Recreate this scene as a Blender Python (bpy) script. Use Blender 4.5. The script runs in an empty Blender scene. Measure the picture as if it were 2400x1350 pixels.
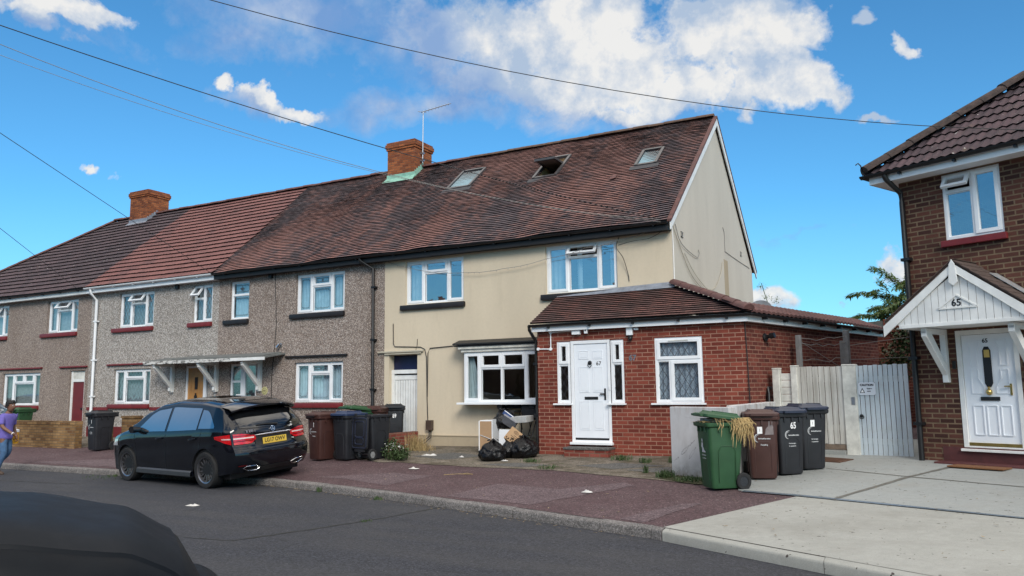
EXPO=.86; SUNE=1.35; SUNANG=22
SKYTINT=(.325,.735,.925); SKYSAT=1.0; CL=4.45; BACKB=2.15; COVER=.43

import bpy, bmesh, math, random
from mathutils import Vector, Matrix, noise
random.seed(7)
R=math.radians; PI=math.pi
sc=bpy.context.scene; COL=sc.collection
# ------------------------------------------------------------ helpers
XF={}
def tag(o,label=None,cat=None,group=None,kind=None):
    if label: o['label']=label
    if cat: o['category']=cat
    if group: o['group']=group
    if kind: o['kind']=kind
    return o
def thing(name,label,cat,loc=(0,0,0),rz=0,group=None,rot=None):
    o=bpy.data.objects.new(name,None); COL.objects.link(o)
    o.empty_display_size=.2
    o.location=loc; o.rotation_euler=rot if rot else (0,0,rz)
    XF[o.name]=Matrix.LocRotScale(Vector(loc),o.rotation_euler,None)
    return tag(o,label,cat,group)
class MB:
    def __init__(s): s.bm=bmesh.new(); s.uvl=None; s.mi=0
    def v(s,p): return s.bm.verts.new(p)
    def face(s,pts,uv=None):
        vs=[s.v(p) for p in pts]
        try: f=s.bm.faces.new(vs)
        except ValueError: return None
        f.material_index=s.mi
        if uv:
            if s.uvl is None: s.uvl=s.bm.loops.layers.uv.new('UVMap')
            for l,c in zip(f.loops,uv): l[s.uvl].uv=c
        return f
    def box(s,x0,x1,y0,y1,z0,z1,M=None):
        c=[(x0,y0,z0),(x1,y0,z0),(x1,y1,z0),(x0,y1,z0),(x0,y0,z1),(x1,y0,z1),(x1,y1,z1),(x0,y1,z1)]
        if M: c=[M@Vector(p) for p in c]
        vs=[s.v(p) for p in c]
        for q in ((0,3,2,1),(4,5,6,7),(0,1,5,4),(1,2,6,5),(2,3,7,6),(3,0,4,7)):
            f=s.bm.faces.new([vs[i] for i in q]); f.material_index=s.mi
        return s
    def loft(s,rings,closed=True,cap=True):
        R_=[[s.v(p) for p in r] for r in rings]
        for a,b in zip(R_,R_[1:]):
            n=len(a)
            for i in range(n if closed else n-1):
                j=(i+1)%n
                try: f=s.bm.faces.new((a[i],a[j],b[j],b[i])); f.material_index=s.mi
                except ValueError: pass
        if cap and closed:
            for r,rev in ((R_[0],True),(R_[-1],False)):
                try: f=s.bm.faces.new(r[::-1] if rev else r); f.material_index=s.mi
                except ValueError: pass
        return s
    def grid(s,rows): return s.loft(rows,closed=False,cap=False)
    def tube(s,pts,r,n=6,cap=True):
        pts=[Vector(p) for p in pts]; rings=[]
        up=Vector((0,0,1))
        for i,p in enumerate(pts):
            d=(pts[min(i+1,len(pts)-1)]-pts[max(i-1,0)]).normalized()
            a=d.cross(up if abs(d.z)<.95 else Vector((1,0,0))).normalized(); b=d.cross(a)
            rr=r[i] if isinstance(r,(list,tuple)) else r
            rings.append([p+(a*math.cos(2*PI*k/n)+b*math.sin(2*PI*k/n))*rr for k in range(n)])
        return s.loft(rings,True,cap)
    def lathe(s,prof,M=None,n=24,closed_prof=False):
        M=M or Matrix()
        rings=[]
        for r,z in prof: rings.append([M@Vector((r*math.cos(2*PI*k/n),r*math.sin(2*PI*k/n),z)) for k in range(n)])
        if closed_prof: rings.append(rings[0])
        return s.loft(rings,True,not closed_prof)
    def prism(s,poly,ext,M=None):
        """poly: 3d points, ext: vector"""
        M=M or Matrix(); e=Vector(ext)
        a=[M@Vector(p) for p in poly]; b=[M@(Vector(p)+e) for p in poly]
        return s.loft([a,b])
    def sphere(s,c,r,seg=12,ring=8,sc=(1,1,1)):
        rows=[]
        for i in range(1,ring):
            t=PI*i/ring
            rows.append([(c[0]+r*sc[0]*math.sin(t)*math.cos(2*PI*k/seg),c[1]+r*sc[1]*math.sin(t)*math.sin(2*PI*k/seg),c[2]-r*sc[2]*math.cos(t)) for k in range(seg)])
        return s.loft(rows)
    def build(s,name,mat,parent=None,local=False,smooth=None,bevel=0,weld=True,recalc=True,raw=False):
        bm=s.bm
        if weld: bmesh.ops.remove_doubles(bm,verts=bm.verts,dist=1e-5)
        if bevel:
            es=[e for e in bm.edges if len(e.link_faces)==2 and e.calc_face_angle(0)>R(30)]
            bmesh.ops.bevel(bm,geom=es,offset=bevel,segments=2,affect='EDGES',profile=.6,clamp_overlap=True)
        if recalc: bmesh.ops.recalc_face_normals(bm,faces=bm.faces)
        if parent is not None and not local: bm.transform(XF[parent.name].inverted())
        me=bpy.data.meshes.new(name)
        if smooth is not None:
            for f in bm.faces: f.smooth=True
        bm.to_mesh(me); bm.free()
        if smooth is not None and smooth>0: me.set_sharp_from_angle(angle=R(smooth))
        for m in (mat if isinstance(mat,(list,tuple)) else [mat]): me.materials.append(m)
        o=bpy.data.objects.new(name,me); COL.objects.link(o)
        if parent is not None:
            o.parent=parent; XF[o.name]=XF[parent.name]
        else: XF[o.name]=Matrix()
        return o
def rebase(o,loc):
    """give a single-mesh thing its own origin"""
    loc=Vector(loc); o.data.transform(Matrix.Translation(-loc)); o.location=loc; return o
def copy_tree(o,parent=None):
    c=o.copy(); COL.objects.link(c)
    if parent is not None: c.parent=parent
    for ch in list(o.children): copy_tree(ch,c)
    return c
FONT=None
def text(name,s,size,M,mat,parent,local=True,ext=.002,bold=0,align='CENTER',sx=1):
    cu=bpy.data.curves.new('txt','FONT'); cu.body=s; cu.size=size; cu.extrude=ext; cu.offset=bold
    cu.align_x=align; cu.align_y='CENTER'; cu.resolution_u=4
    t=bpy.data.objects.new('txt',cu); COL.objects.link(t)
    dg=bpy.context.evaluated_depsgraph_get()
    me=bpy.data.meshes.new_from_object(t.evaluated_get(dg))
    bpy.data.objects.remove(t)
    MM=M@Matrix.Diagonal((sx,1,1,1))
    if parent is not None and not local: MM=XF[parent.name].inverted()@MM
    me.transform(MM)
    me.materials.clear(); me.materials.append(mat)
    o=bpy.data.objects.new(name,me); COL.objects.link(o)
    if parent is not None: o.parent=parent; XF[o.name]=XF[parent.name]
    return o
def face_front(x,y,z):   # text matrix: lying in local xz plane, facing -y
    return Matrix.Translation((x,y,z))@Matrix.Rotation(R(90),4,'X')
# ------------------------------------------------------------ materials
class NT:
    def __init__(s,name):
        s.m=bpy.data.materials.new(name); s.m.use_nodes=True; s.t=s.m.node_tree; s.n=s.t.nodes; s.l=s.t.links
        s.b=s.n['Principled BSDF']; s.tc=None
    def node(s,t,**kw):
        n=s.n.new(t)
        for k,v in kw.items():
            if k.startswith('i_'):
                key=k[2:]; key=int(key) if key.isdigit() else key.replace('_',' ')
                s.set(n.inputs[key],v)
            else: setattr(n,k,v)
        return n
    def set(s,inp,v):
        if hasattr(v,'is_output') or isinstance(v,bpy.types.NodeSocket): s.l.new(v,inp)
        elif isinstance(v,tuple) and len(v)==3 and inp.type=='RGBA': inp.default_value=(*v,1)
        else: inp.default_value=v
    def coord(s,k='Object'):
        if s.tc is None: s.tc=s.node('ShaderNodeTexCoord')
        return s.tc.outputs[k]
    def math(s,op,a,b=0,c=0):
        n=s.node('ShaderNodeMath',operation=op); s.set(n.inputs[0],a); s.set(n.inputs[1],b); s.set(n.inputs[2],c); return n.outputs[0]
    def mixc(s,f,a,b,blend='MIX'):
        n=s.node('ShaderNodeMix',data_type='RGBA',blend_type=blend); s.set(n.inputs[0],f); s.set(n.inputs[6],a); s.set(n.inputs[7],b); return n.outputs[2]
    def noise(s,vec,scale,detail=4,rough=.55,out='Fac',dist=0):
        n=s.node('ShaderNodeTexNoise'); s.set(n.inputs['Vector'],vec); n.inputs['Scale'].default_value=scale; n.inputs['Detail'].default_value=detail; n.inputs['Roughness'].default_value=rough; n.inputs['Distortion'].default_value=dist
        return n.outputs[out]
    def vor(s,vec,scale,out='Distance',feature='F1'):
        n=s.node('ShaderNodeTexVoronoi',feature=feature); s.set(n.inputs['Vector'],vec); n.inputs['Scale'].default_value=scale; return n.outputs[out]
    def ramp(s,f,stops,interp='LINEAR'):
        n=s.node('ShaderNodeValToRGB'); s.set(n.inputs[0],f); cr=n.color_ramp; cr.interpolation=interp
        while len(cr.elements)<len(stops): cr.elements.new(.5)
        for e,(p,c) in zip(cr.elements,stops): e.position=p; e.color=(*c,1) if len(c)==3 else c
        return n.outputs[0]
    def mr(s,f,a,b,c=0,d=1):
        n=s.node('ShaderNodeMapRange'); s.set(n.inputs[0],f)
        for i,x in enumerate((a,b,c,d)): n.inputs[i+1].default_value=x
        return n.outputs[0]
    def mapping(s,vec,scale=(1,1,1),rot=(0,0,0),loc=(0,0,0)):
        n=s.node('ShaderNodeMapping'); s.set(n.inputs[0],vec); n.inputs['Scale'].default_value=scale; n.inputs['Rotation'].default_value=rot; n.inputs['Location'].default_value=loc; return n.outputs[0]
    def bump(s,h,strength=.5,dist=.01,nrm=None):
        n=s.node('ShaderNodeBump'); s.set(n.inputs['Height'],h); n.inputs['Strength'].default_value=strength; n.inputs['Distance'].default_value=dist
        if nrm is not None: s.l.new(nrm,n.inputs['Normal'])
        s.l.new(n.outputs[0],s.b.inputs['Normal']); return n.outputs[0]
    def base(s,c): s.set(s.b.inputs['Base Color'],c)
    def rough(s,r): s.set(s.b.inputs['Roughness'],r)
    def planar(s):
        """(along wall, up) coordinates from object space whichever way the face looks"""
        o=s.node('ShaderNodeSeparateXYZ'); s.l.new(s.coord('Object'),o.inputs[0])
        nn=s.node('ShaderNodeSeparateXYZ'); s.l.new(s.coord('Normal'),nn.inputs[0])
        ax=s.math('ABSOLUTE',nn.outputs[0]); az=s.math('ABSOLUTE',nn.outputs[2])
        fx=s.math('GREATER_THAN',ax,.707); fz=s.math('GREATER_THAN',az,.75)
        def mixv(f,a,b):
            return s.math('ADD',s.math('MULTIPLY',a,s.math('SUBTRACT',1,f)),s.math('MULTIPLY',b,f))
        u=mixv(fx,o.outputs[0],o.outputs[1]); w=mixv(fz,o.outputs[2],o.outputs[1])
        c=s.node('ShaderNodeCombineXYZ'); s.l.new(u,c.inputs[0]); s.l.new(w,c.inputs[1]); return c.outputs[0]
def srgb(r,g,b):
    f=lambda c:(c/255/12.92 if c/255<.04045 else ((c/255+.055)/1.055)**2.4)
    return (f(r),f(g),f(b))
def M_plain(name,c,rough=.5,metal=0,var=.12,scale=6,bump=0,bscale=80,spec=.5,coat=0):
    t=NT(name); n=t.noise(t.coord(),scale,5,.6)
    lo=tuple(x*(1-var) for x in c); hi=tuple(min(1,x*(1+var)) for x in c)
    t.base(t.ramp(n,[(.3,lo),(.7,hi)])); t.rough(t.mr(n,.3,.7,rough*.9,min(1,rough*1.1))); t.b.inputs['Metallic'].default_value=metal
    t.b.inputs['Specular IOR Level'].default_value=spec; t.b.inputs['Coat Weight'].default_value=coat; t.b.inputs['Coat Roughness'].default_value=.03
    if bump: t.bump(t.noise(t.coord(),bscale,4),bump,.005)
    return t.m
def M_brick(name,c1,c2,c3,mort,bw=.225,rh=.079,ms=.011,dirt=None,seed=0,streak=.25):
    t=NT(name); p=t.mapping(t.planar(),loc=(seed*.37,.03,0))
    jit=t.noise(t.coord(),9,2,.5,'Color'); 
    br=t.node('ShaderNodeTexBrick',i_Vector=p); br.offset=.5
    for k,v in dict(Scale=1,Mortar_Size=ms,Mortar_Smooth=.15,Bias=0,Brick_Width=bw,Row_Height=rh).items(): br.inputs[k.replace('_',' ')].default_value=v
    t.set(br.inputs['Color1'],(0,0,0)); t.set(br.inputs['Color2'],(1,1,1)); t.set(br.inputs['Mortar'],(.5,.5,.5))
    col=t.ramp(br.outputs['Color'],[(0,c1),(.5,c2),(1,c3)])
    fine=t.noise(t.coord(),45,4,.7); col=t.mixc(.35,col,t.mixc(1,col,t.ramp(fine,[(.3,(.45,.45,.45)),(.7,(1.3,1.25,1.2))]),'MULTIPLY'))
    big=t.noise(t.mapping(t.coord(),(1,1,.45)),.9,4,.6)
    mcol=t.mixc(t.mr(t.noise(t.coord(),3,3),.35,.7),mort,tuple(x*.6 for x in mort))
    col=t.mixc(br.outputs['Fac'],col,mcol)
    col=t.mixc(streak,col,t.mixc(1,col,t.ramp(big,[(.35,(.55,.52,.5)),(.65,(1.15,1.15,1.15))]),'MULTIPLY'))
    t.base(col); t.rough(.9); t.b.inputs['Specular IOR Level'].default_value=.25
    h=t.math('ADD',t.math('MULTIPLY',t.math('SUBTRACT',1,br.outputs['Fac']),1),t.math('MULTIPLY',fine,.35))
    t.bump(h,.6,.006); return t.m
def M_pebble(name,base,dark,light,scale=38,stain=(.6,.55,.5)):
    t=NT(name); o=t.coord()
    cell=t.vor(o,scale,'Color'); sx=t.node('ShaderNodeSeparateColor'); t.l.new(cell,sx.inputs[0])
    d=t.vor(o,scale,'Distance')
    col=t.ramp(sx.outputs[0],[(.0,dark),(.3,dark),(.42,base),(.68,base),(.8,light),(1,light)])
    col=t.mixc(t.mr(d,.35,.85),col,tuple(x*.5 for x in base))
    big=t.noise(t.mapping(o,(1,1,.35)),.8,5,.65)
    col=t.mixc(.55,col,t.mixc(1,col,t.ramp(big,[(.3,stain),(.6,(1.1,1.1,1.1))]),'MULTIPLY'))
    t.base(col); t.rough(.95); t.b.inputs['Specular IOR Level'].default_value=.2
    t.bump(t.math('SUBTRACT',1,d),.8,.01); return t.m
def M_render(name,c,stain,edge=.5):
    t=NT(name); o=t.coord()
    a=t.noise(t.mapping(o,(1,1,.3)),.7,6,.62); b=t.noise(o,14,4,.6); s=t.noise(t.mapping(o,(2.0,2.0,.45)),1,6,.72)
    col=t.mixc(t.mr(a,.35,.75),c,tuple(x*.86 for x in c)); col=t.mixc(t.mr(s,.55,.8,0,.42),col,stain)
    col=t.mixc(t.mr(b,.45,.75,0,.18),col,tuple(x*.7 for x in c))
    t.base(col); t.rough(.92); t.b.inputs['Specular IOR Level'].default_value=.2
    t.bump(t.math('ADD',t.math('MULTIPLY',a,4),t.noise(o,60,4,.7)),.25,.006); return t.m
def M_tile(name,red,dark,tw,th,patch=.5,streaky=(.9,.35),speck=0,moss=0):
    """roof tiles: uv in metres (u along the eave, v up the slope)"""
    t=NT(name); uv=t.coord('UV')
    br=t.node('ShaderNodeTexBrick',i_Vector=uv); br.offset=.5
    for k,v in dict(Scale=1,Mortar_Size=.006,Mortar_Smooth=.3,Brick_Width=tw,Row_Height=th).items(): br.inputs[k.replace('_',' ')].default_value=v
    t.set(br.inputs['Color1'],(0,0,0)); t.set(br.inputs['Color2'],(1,1,1)); t.set(br.inputs['Mortar'],(.5,.5,.5))
    skew=t.mapping(uv,(streaky[0],streaky[1],1),(0,0,R(12)))
    a=t.noise(skew,.75,6,.70,dist=.4); b=t.noise(uv,2.6,5,.7)
    rnd=t.node('ShaderNodeRGBToBW'); t.l.new(br.outputs['Color'],rnd.inputs[0])
    f=t.math('ADD',t.math('ADD',t.math('MULTIPLY',a,1.0),t.math('MULTIPLY',b,.35)),t.math('MULTIPLY',t.math('SUBTRACT',rnd.outputs[0],.5),.10))
    f=t.mr(f,patch-.085+.175,patch+.085+.175)
    col=t.mixc(f,dark,red)
    col=t.mixc(.6,col,t.mixc(1,col,t.ramp(rnd.outputs[0],[(0,(.8,.8,.82)),(1,(1.2,1.16,1.16))]),'MULTIPLY'))
    col=t.mixc(t.math('MULTIPLY',br.outputs['Fac'],.6),col,(.02,.015,.015))
    if speck:
        sp=t.noise(uv,speck,3,.5); col=t.mixc(t.mr(sp,.69,.72),col,(.5,.48,.45))
    if moss:
        mo=t.noise(uv,3.2,6,.75); col=t.mixc(t.mr(mo,.58,.72,0,moss),col,(.13,.11,.04))
    t.base(col); t.rough(.85); t.b.inputs['Specular IOR Level'].default_value=.3
    t.bump(t.math('ADD',t.math('SUBTRACT',1,br.outputs['Fac']),t.math('MULTIPLY',t.noise(uv,60,3),.4)),.5,.006); return t.m
def M_ground(name,c,c2,gscale=180,patch=1.2,spk=None,rough=.9,bump=.5,spkscale=150,spkt=(.66,.72),extra=None):
    t=NT(name); o=t.coord()
    a=t.noise(o,patch,6,.65); g=t.noise(o,gscale,3,.7); w=t.vor(o,gscale*.6,'Color'); sw=t.node('ShaderNodeSeparateColor'); t.l.new(w,sw.inputs[0])
    col=t.mixc(t.mr(a,.3,.7),c,c2)
    col=t.mixc(.75 if bump>.2 else .12,col,t.mixc(1,col,t.ramp(sw.outputs[0],[(0,(.45,.45,.45)),(.6,(1,1,1)),(1,(1.75,1.75,1.75))]),'MULTIPLY'))
    mid=t.noise(o,9,5,.7); col=t.mixc(.5 if bump>.2 else .3,col,t.mixc(1,col,t.ramp(mid,[(.3,(.72,.72,.72)),(.7,(1.18,1.18,1.18))]),'MULTIPLY'))
    if spk: col=t.mixc(t.mr(t.noise(o,spkscale,2,.5),*spkt),col,spk)
    if extra: col=extra(t,o,col)
    t.base(col); t.rough(rough); t.b.inputs['Specular IOR Level'].default_value=.3
    t.bump(t.math('ADD',t.math('MULTIPLY',sw.outputs[1],.5),g),bump,.006); return t.m
def M_glass(name,f0=.16,tint=(.75,.8,.8)):
    t=NT(name); n=t.n; n.remove(t.b)
    fr=t.node('ShaderNodeLayerWeight',i_Blend=.5)
    f=t.math('ADD',f0,t.math('MULTIPLY',t.math('POWER',fr.outputs['Facing'],3),1-f0))
    gl=t.node('ShaderNodeBsdfGlossy'); gl.inputs['Color'].default_value=(.92,.96,1,1); gl.inputs['Roughness'].default_value=.015
    wob=t.noise(t.coord(),2.2,2); bp=t.node('ShaderNodeBump',i_Height=wob); bp.inputs['Strength'].default_value=.06; bp.inputs['Distance'].default_value=.05; t.l.new(bp.outputs[0],gl.inputs['Normal'])
    tr=t.node('ShaderNodeBsdfTransparent'); tr.inputs['Color'].default_value=(*tint,1)
    mx=t.node('ShaderNodeMixShader'); t.l.new(f,mx.inputs[0]); t.l.new(tr.outputs[0],mx.inputs[1]); t.l.new(gl.outputs[0],mx.inputs[2])
    t.l.new(mx.outputs[0],n['Material Output'].inputs[0]); return t.m
def M_paint(name,c,rough=.18,coat=1.0,flake=.0):
    t=NT(name); o=t.coord(); d=t.noise(o,5,5,.6)
    t.base(t.mixc(t.mr(d,.45,.75,0,.25),c,tuple(min(1,x*1.6+.008) for x in c))); t.rough(t.mr(d,.35,.75,rough,rough+.14)); t.b.inputs['Coat Weight'].default_value=coat; t.b.inputs['Coat Roughness'].default_value=.025
    t.b.inputs['Specular IOR Level'].default_value=.5; return t.m
m={}
m['cream']=M_render('cream_render',(.63,.535,.40),(.42,.35,.25))
m['cream_side']=M_render('cream_side_render',(.565,.525,.455),(.43,.395,.335))
m['cream_low']=M_render('cream_plinth',(.42,.35,.25),(.16,.13,.10))
m['white_render']=M_render('white_render',(.60,.60,.60),(.36,.33,.30))
m['peb69']=M_pebble('brown_pebbledash',(.34,.275,.235),(.16,.125,.11),(.58,.51,.46),58,(.80,.75,.7))
m['peb71']=M_pebble('grey_pebbledash',(.44,.40,.36),(.20,.18,.165),(.68,.64,.60),52,(.84,.81,.78))
m['peb73']=M_pebble('pink_pebbledash',(.33,.265,.225),(.19,.15,.13),(.50,.43,.38),58,(.80,.75,.7))
m['brick67']=M_brick('red_brick',(.135,.030,.021),(.19,.043,.029),(.25,.062,.041),(.38,.21,.15),.235,.0805,.0085)
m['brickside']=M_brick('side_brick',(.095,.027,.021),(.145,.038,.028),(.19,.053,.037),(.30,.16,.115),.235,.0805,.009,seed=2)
m['brick65']=M_brick('brown_brick',(.050,.022,.018),(.085,.036,.028),(.125,.050,.036),(.20,.14,.09),.235,.0815,.012,seed=5)
m['brickchim']=M_brick('chimney_brick',(.17,.05,.025),(.31,.095,.036),(.39,.13,.05),(.20,.10,.06),.225,.078,.009,seed=8,streak=.6)
m['brickyellow']=M_brick('yellow_brick',(.15,.075,.032),(.26,.155,.065),(.33,.205,.095),(.20,.14,.085),.225,.077,.01,seed=3,streak=.9)
m['bricklow']=M_brick('low_red_brick',(.15,.035,.026),(.22,.055,.04),(.27,.08,.06),(.25,.15,.11),.225,.077,.01,seed=4,streak=.5)
m['tile67']=M_tile('old_clay_tiles',(.250,.130,.112),(.098,.078,.085),.165,.105,.50,(.55,.16),moss=.25)
m['tile71']=M_tile('red_concrete_tiles',(.175,.078,.070),(.125,.062,.060),.30,.31,.40,(.8,.4))
m['tile73']=M_tile('dark_concrete_tiles',(.080,.054,.059),(.057,.041,.046),.30,.31,.5,(.8,.6),speck=13,moss=.15)
m['tilext']=M_tile('brown_plain_tiles',(.150,.072,.062),(.088,.053,.049),.165,.105,.5,(1.5,.8),moss=.1)
m['tile65']=M_tile('dark_roll_tiles',(.078,.050,.056),(.050,.036,.042),.30,.32,.5,(.8,.6),speck=11,moss=.45)
m['tileshade']=M_plain('tile_edge_shadow',(.008,.006,.006),.95,0,.5,9,spec=.1)  # near-black risers: the shadow line under each tile course, painted in
m['ridge']=M_plain('ridge_clay',(.105,.046,.040),.85,0,.4,7,.4,60)
m['ridgemoss']=M_plain('mossy_ridge_clay',(.095,.055,.038),.9,0,.5,9,.5,60)
m['pvc']=M_plain('white_upvc',(.80,.815,.83),.35,0,.04,3)
m['whitepaint']=M_plain('white_paint',(.74,.74,.72),.5,0,.10,4,.15,40)
m['oldwhite']=M_plain('weathered_white_paint',(.60,.59,.54),.75,0,.22,6,.3,40)
m['blackpl']=M_plain('black_plastic',(.008,.008,.009),.45,0,.2,5)
m['blackpaint']=M_plain('black_paint',(.009,.0085,.0095),.55,0,.3,6)
m['redsill']=M_plain('dark_red_paint',(.17,.018,.020),.45,0,.2,7)
m['darkred']=M_plain('maroon_paint',(.14,.016,.018),.5,0,.15,5)
m['blacksill']=M_plain('black_sill_paint',(.013,.011,.012),.5,0,.3,7)
m['lead']=M_plain('lead_flashing',(.20,.22,.26),.55,0,.25,7)
m['copper']=M_plain('verdigris_flashing',(.22,.42,.33),.7,0,.25,8)
m['concrete']=M_plain('grey_concrete',(.28,.27,.25),.9,0,.25,7,.5,60)
m['felt']=M_plain('grey_roof_felt',(.13,.135,.13),.9,0,.3,5,.4,50)
m['glass']=M_glass('window_glass',.22)
m['glass_blue']=M_glass('reflective_window_glass',.42)
m['glass_low']=M_glass('ground_floor_glass',.13)
m['glass_net']=M_glass('net_window_glass',.16,(.8,.88,.92))
m['curtain']=M_plain('net_curtain',(.56,.66,.70),.9,0,.12,5)
m['curtblue']=M_plain('pale_blue_curtain',(.50,.68,.78),.9,0,.15,5)
m['curtgrey']=M_plain('grey_net_curtain',(.30,.33,.34),.9,0,.25,9)
m['lace']=M_plain('lace_curtain',(.42,.47,.56),.9,0,.45,26)
m['dark']=M_plain('dark_interior',(.02,.02,.022),.9,0,.2,3)
m['leadline']=M_plain('lead_came',(.07,.07,.08),.5,0,.1,5)
m['orangewood']=M_plain('orange_oak',(.42,.20,.055),.45,0,.2,5)
m['navy']=M_plain('navy_paint',(.006,.010,.045),.4,0,.2,4)
m['whitedoor']=M_plain('white_composite_door',(.78,.81,.85),.35,0,.03,3)
m['brass']=M_plain('brass',(.62,.45,.16),.3,1,.15,9)
m['chrome']=M_plain('chrome',(.75,.75,.77),.12,1,.04,5)
m['steel']=M_plain('galvanised_steel',(.42,.43,.45),.45,1,.15,9)
m['plate_grey']=M_plain('grey_post_concrete',(.22,.22,.22),.95,0,.2,8,.4,50)
m['cable']=M_plain('black_cable',(.02,.02,.022),.6,0,.1,3)
m['cablegrey']=M_plain('grey_cable',(.22,.21,.20),.7,0,.1,3)
m['cablelight']=M_plain('pale_cable',(.42,.38,.30),.8,0,.1,3)
m['ink']=M_plain('dark_lettering',(.012,.012,.014),.5,0,.1,3)
m['binprint']=M_plain('faded_white_print',(.48,.49,.50),.7,0,.25,40)
m['white']=M_plain('white_print',(.82,.82,.82),.6,0,.05,3)
m['paper']=M_plain('white_paper',(.52,.51,.49),.9,0,.15,20)
m['card']=M_plain('cardboard',(.38,.24,.13),.85,0,.1,6)
m['rust']=M_plain('rusty_iron',(.10,.05,.03),.85,0,.4,10)
m['dullred']=M_plain('dull_maroon_paint',(.085,.024,.024),.7,0,.25,8)
m['mat']=M_plain('coir_doormat',(.17,.075,.03),.95,0,.3,40,.6,150)
# ------------------------------------------------------------ camera
PIT,ROL,YAW,FPX=.12893,-.012834,.492947,1831.26
CAMP=Vector((4.87738,-16.5,1.76))
cf=Vector((-math.sin(YAW)*math.cos(PIT),math.cos(YAW)*math.cos(PIT),math.sin(PIT)))
r0=Vector((math.cos(YAW),math.sin(YAW),0)); u0=r0.cross(cf)
cr=r0*math.cos(ROL)+u0*math.sin(ROL); cu_=-r0*math.sin(ROL)+u0*math.cos(ROL)
cam=bpy.data.cameras.new('camera'); camo=bpy.data.objects.new('camera',cam); COL.objects.link(camo)
camo.matrix_world=Matrix(((cr.x,cu_.x,-cf.x,CAMP.x),(cr.y,cu_.y,-cf.y,CAMP.y),(cr.z,cu_.z,-cf.z,CAMP.z),(0,0,0,1)))
cam.sensor_width=36; cam.lens=FPX/2400*36; cam.clip_end=3000; cam.clip_start=.05; sc.camera=camo
sc.view_settings.view_transform='Standard'; sc.view_settings.look='None'; sc.view_settings.gamma=1; sc.view_settings.use_curve_mapping=False
sc.view_settings.exposure=EXPO
# ------------------------------------------------------------ sky and sun
SUN_AZ,SUN_EL=R(140),R(34)       # clockwise from +Y
w=bpy.data.worlds.new('World'); sc.world=w; w.use_nodes=True
class WT(NT):
    def __init__(s): s.t=w.node_tree; s.n=s.t.nodes; s.l=s.t.links; s.tc=None
wt=WT(); bg=wt.n['Background']; bg.inputs['Strength'].default_value=.1
sky=wt.node('ShaderNodeTexSky',sky_type='NISHITA'); sky.sun_disc=False; sky.sun_elevation=SUN_EL; sky.sun_rotation=SUN_AZ; sky.air_density=1.0; sky.dust_density=.4; sky.ozone_density=2.0
d=wt.coord('Generated')
sp=wt.node('ShaderNodeSeparateXYZ'); wt.l.new(d,sp.inputs[0])
el=wt.math('ARCSINE',wt.math('MINIMUM',wt.math('MAXIMUM',sp.outputs[2],-1),1)); az=wt.math('ARCTAN2',sp.outputs[0],sp.outputs[1])
n1=wt.noise(d,7,6,.6,'Color',.3); s1=wt.node('ShaderNodeSeparateColor'); wt.l.new(n1,s1.inputs[0])
azd=wt.math('ADD',az,wt.math('MULTIPLY',wt.math('SUBTRACT',s1.outputs[0],.5),.16)); eld=wt.math('ADD',el,wt.math('MULTIPLY',wt.math('SUBTRACT',s1.outputs[1],.5),.13))
def dirpx(px,py):
    v=(cf+cr*((px-1200)/FPX)-cu_*((py-675)/FPX)).normalized(); return math.atan2(v.x,v.y),math.asin(v.z)
def chain(blobs):
    acc=None
    for px,py,rx,ry,wg in blobs:
        a,e=dirpx(px,py); k=1/(FPX*math.cos(e)*(1+((px-1200)/FPX)**2)**.5*(1+((py-675)/FPX)**2)**.5)
        ra=rx*k*1.05; re=ry/FPX*.95
        x=wt.math('MULTIPLY',wt.math('SUBTRACT',azd,a),1/ra); y=wt.math('MULTIPLY',wt.math('SUBTRACT',eld,e),1/re)
        r=wt.math('SQRT',wt.math('ADD',wt.math('MULTIPLY',x,x),wt.math('MULTIPLY',y,y)))
        v=wt.math('MULTIPLY',wt.math('SUBTRACT',1,r),wg)
        acc=v if acc is None else wt.math('MAXIMUM',acc,v)
    return acc
BRIGHT=[(1040,60,130,130,1.0),(1180,90,190,150,1.15),(1130,190,170,80,.9),(1330,70,180,150,1.2),(1300,220,220,75,1.0),(1430,170,210,110,1.2),(1580,200,170,70,1.15),(1730,70,200,80,1.1),(1660,20,110,60,1),(1840,70,110,60,1),(1790,160,100,80,1.1),(1870,215,80,75,1.1),(1750,225,120,50,.9),(1935,240,40,40,.6),(1750,280,32,28,.6),(1470,60,60,80,.7),(1500,262,150,26,.8),
 (519,200,34,26,1.1),(610,228,70,30,1),(700,248,60,24,1),(110,12,210,38,1.1),(30,35,60,40,.7),(140,95,60,20,.4),(248,377,52,15,.8),(2145,66,30,28,1.0),(2045,12,34,20,.9),(2036,287,40,15,.7),(1810,690,70,38,1),(1770,700,60,40,.8),(2100,640,50,45,.9),(1975,725,40,18,.7)]
LIT=[(1420,120,150,150,1),(1330,40,120,100,.9),(1560,200,150,80,1),(1250,40,90,80,.5),(1700,90,120,70,.6),(1850,220,110,90,1),(1800,100,140,80,.7),(515,198,30,26,1),(700,248,55,26,1),(610,215,50,22,.7),(110,5,180,30,1),(1480,240,160,40,.9),(1810,680,60,30,1),(2145,66,30,30,.6),(248,377,50,14,.7),(2100,630,50,40,.8)]
GREY=[(720,40,340,80,.85),(600,110,170,50,.55),(930,90,120,110,.7),(1050,275,260,60,1.05),(880,255,150,55,.85),(1300,275,230,45,.85),(1010,180,120,80,.7),(1480,275,200,35,.6),(560,240,85,34,.8),(180,70,150,50,.35),(1850,557,110,10,.3)]
fb=wt.noise(d,17,8,.66); fb2=wt.noise(d,6,4,.6)
fb3=wt.noise(d,48,6,.7)
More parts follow.
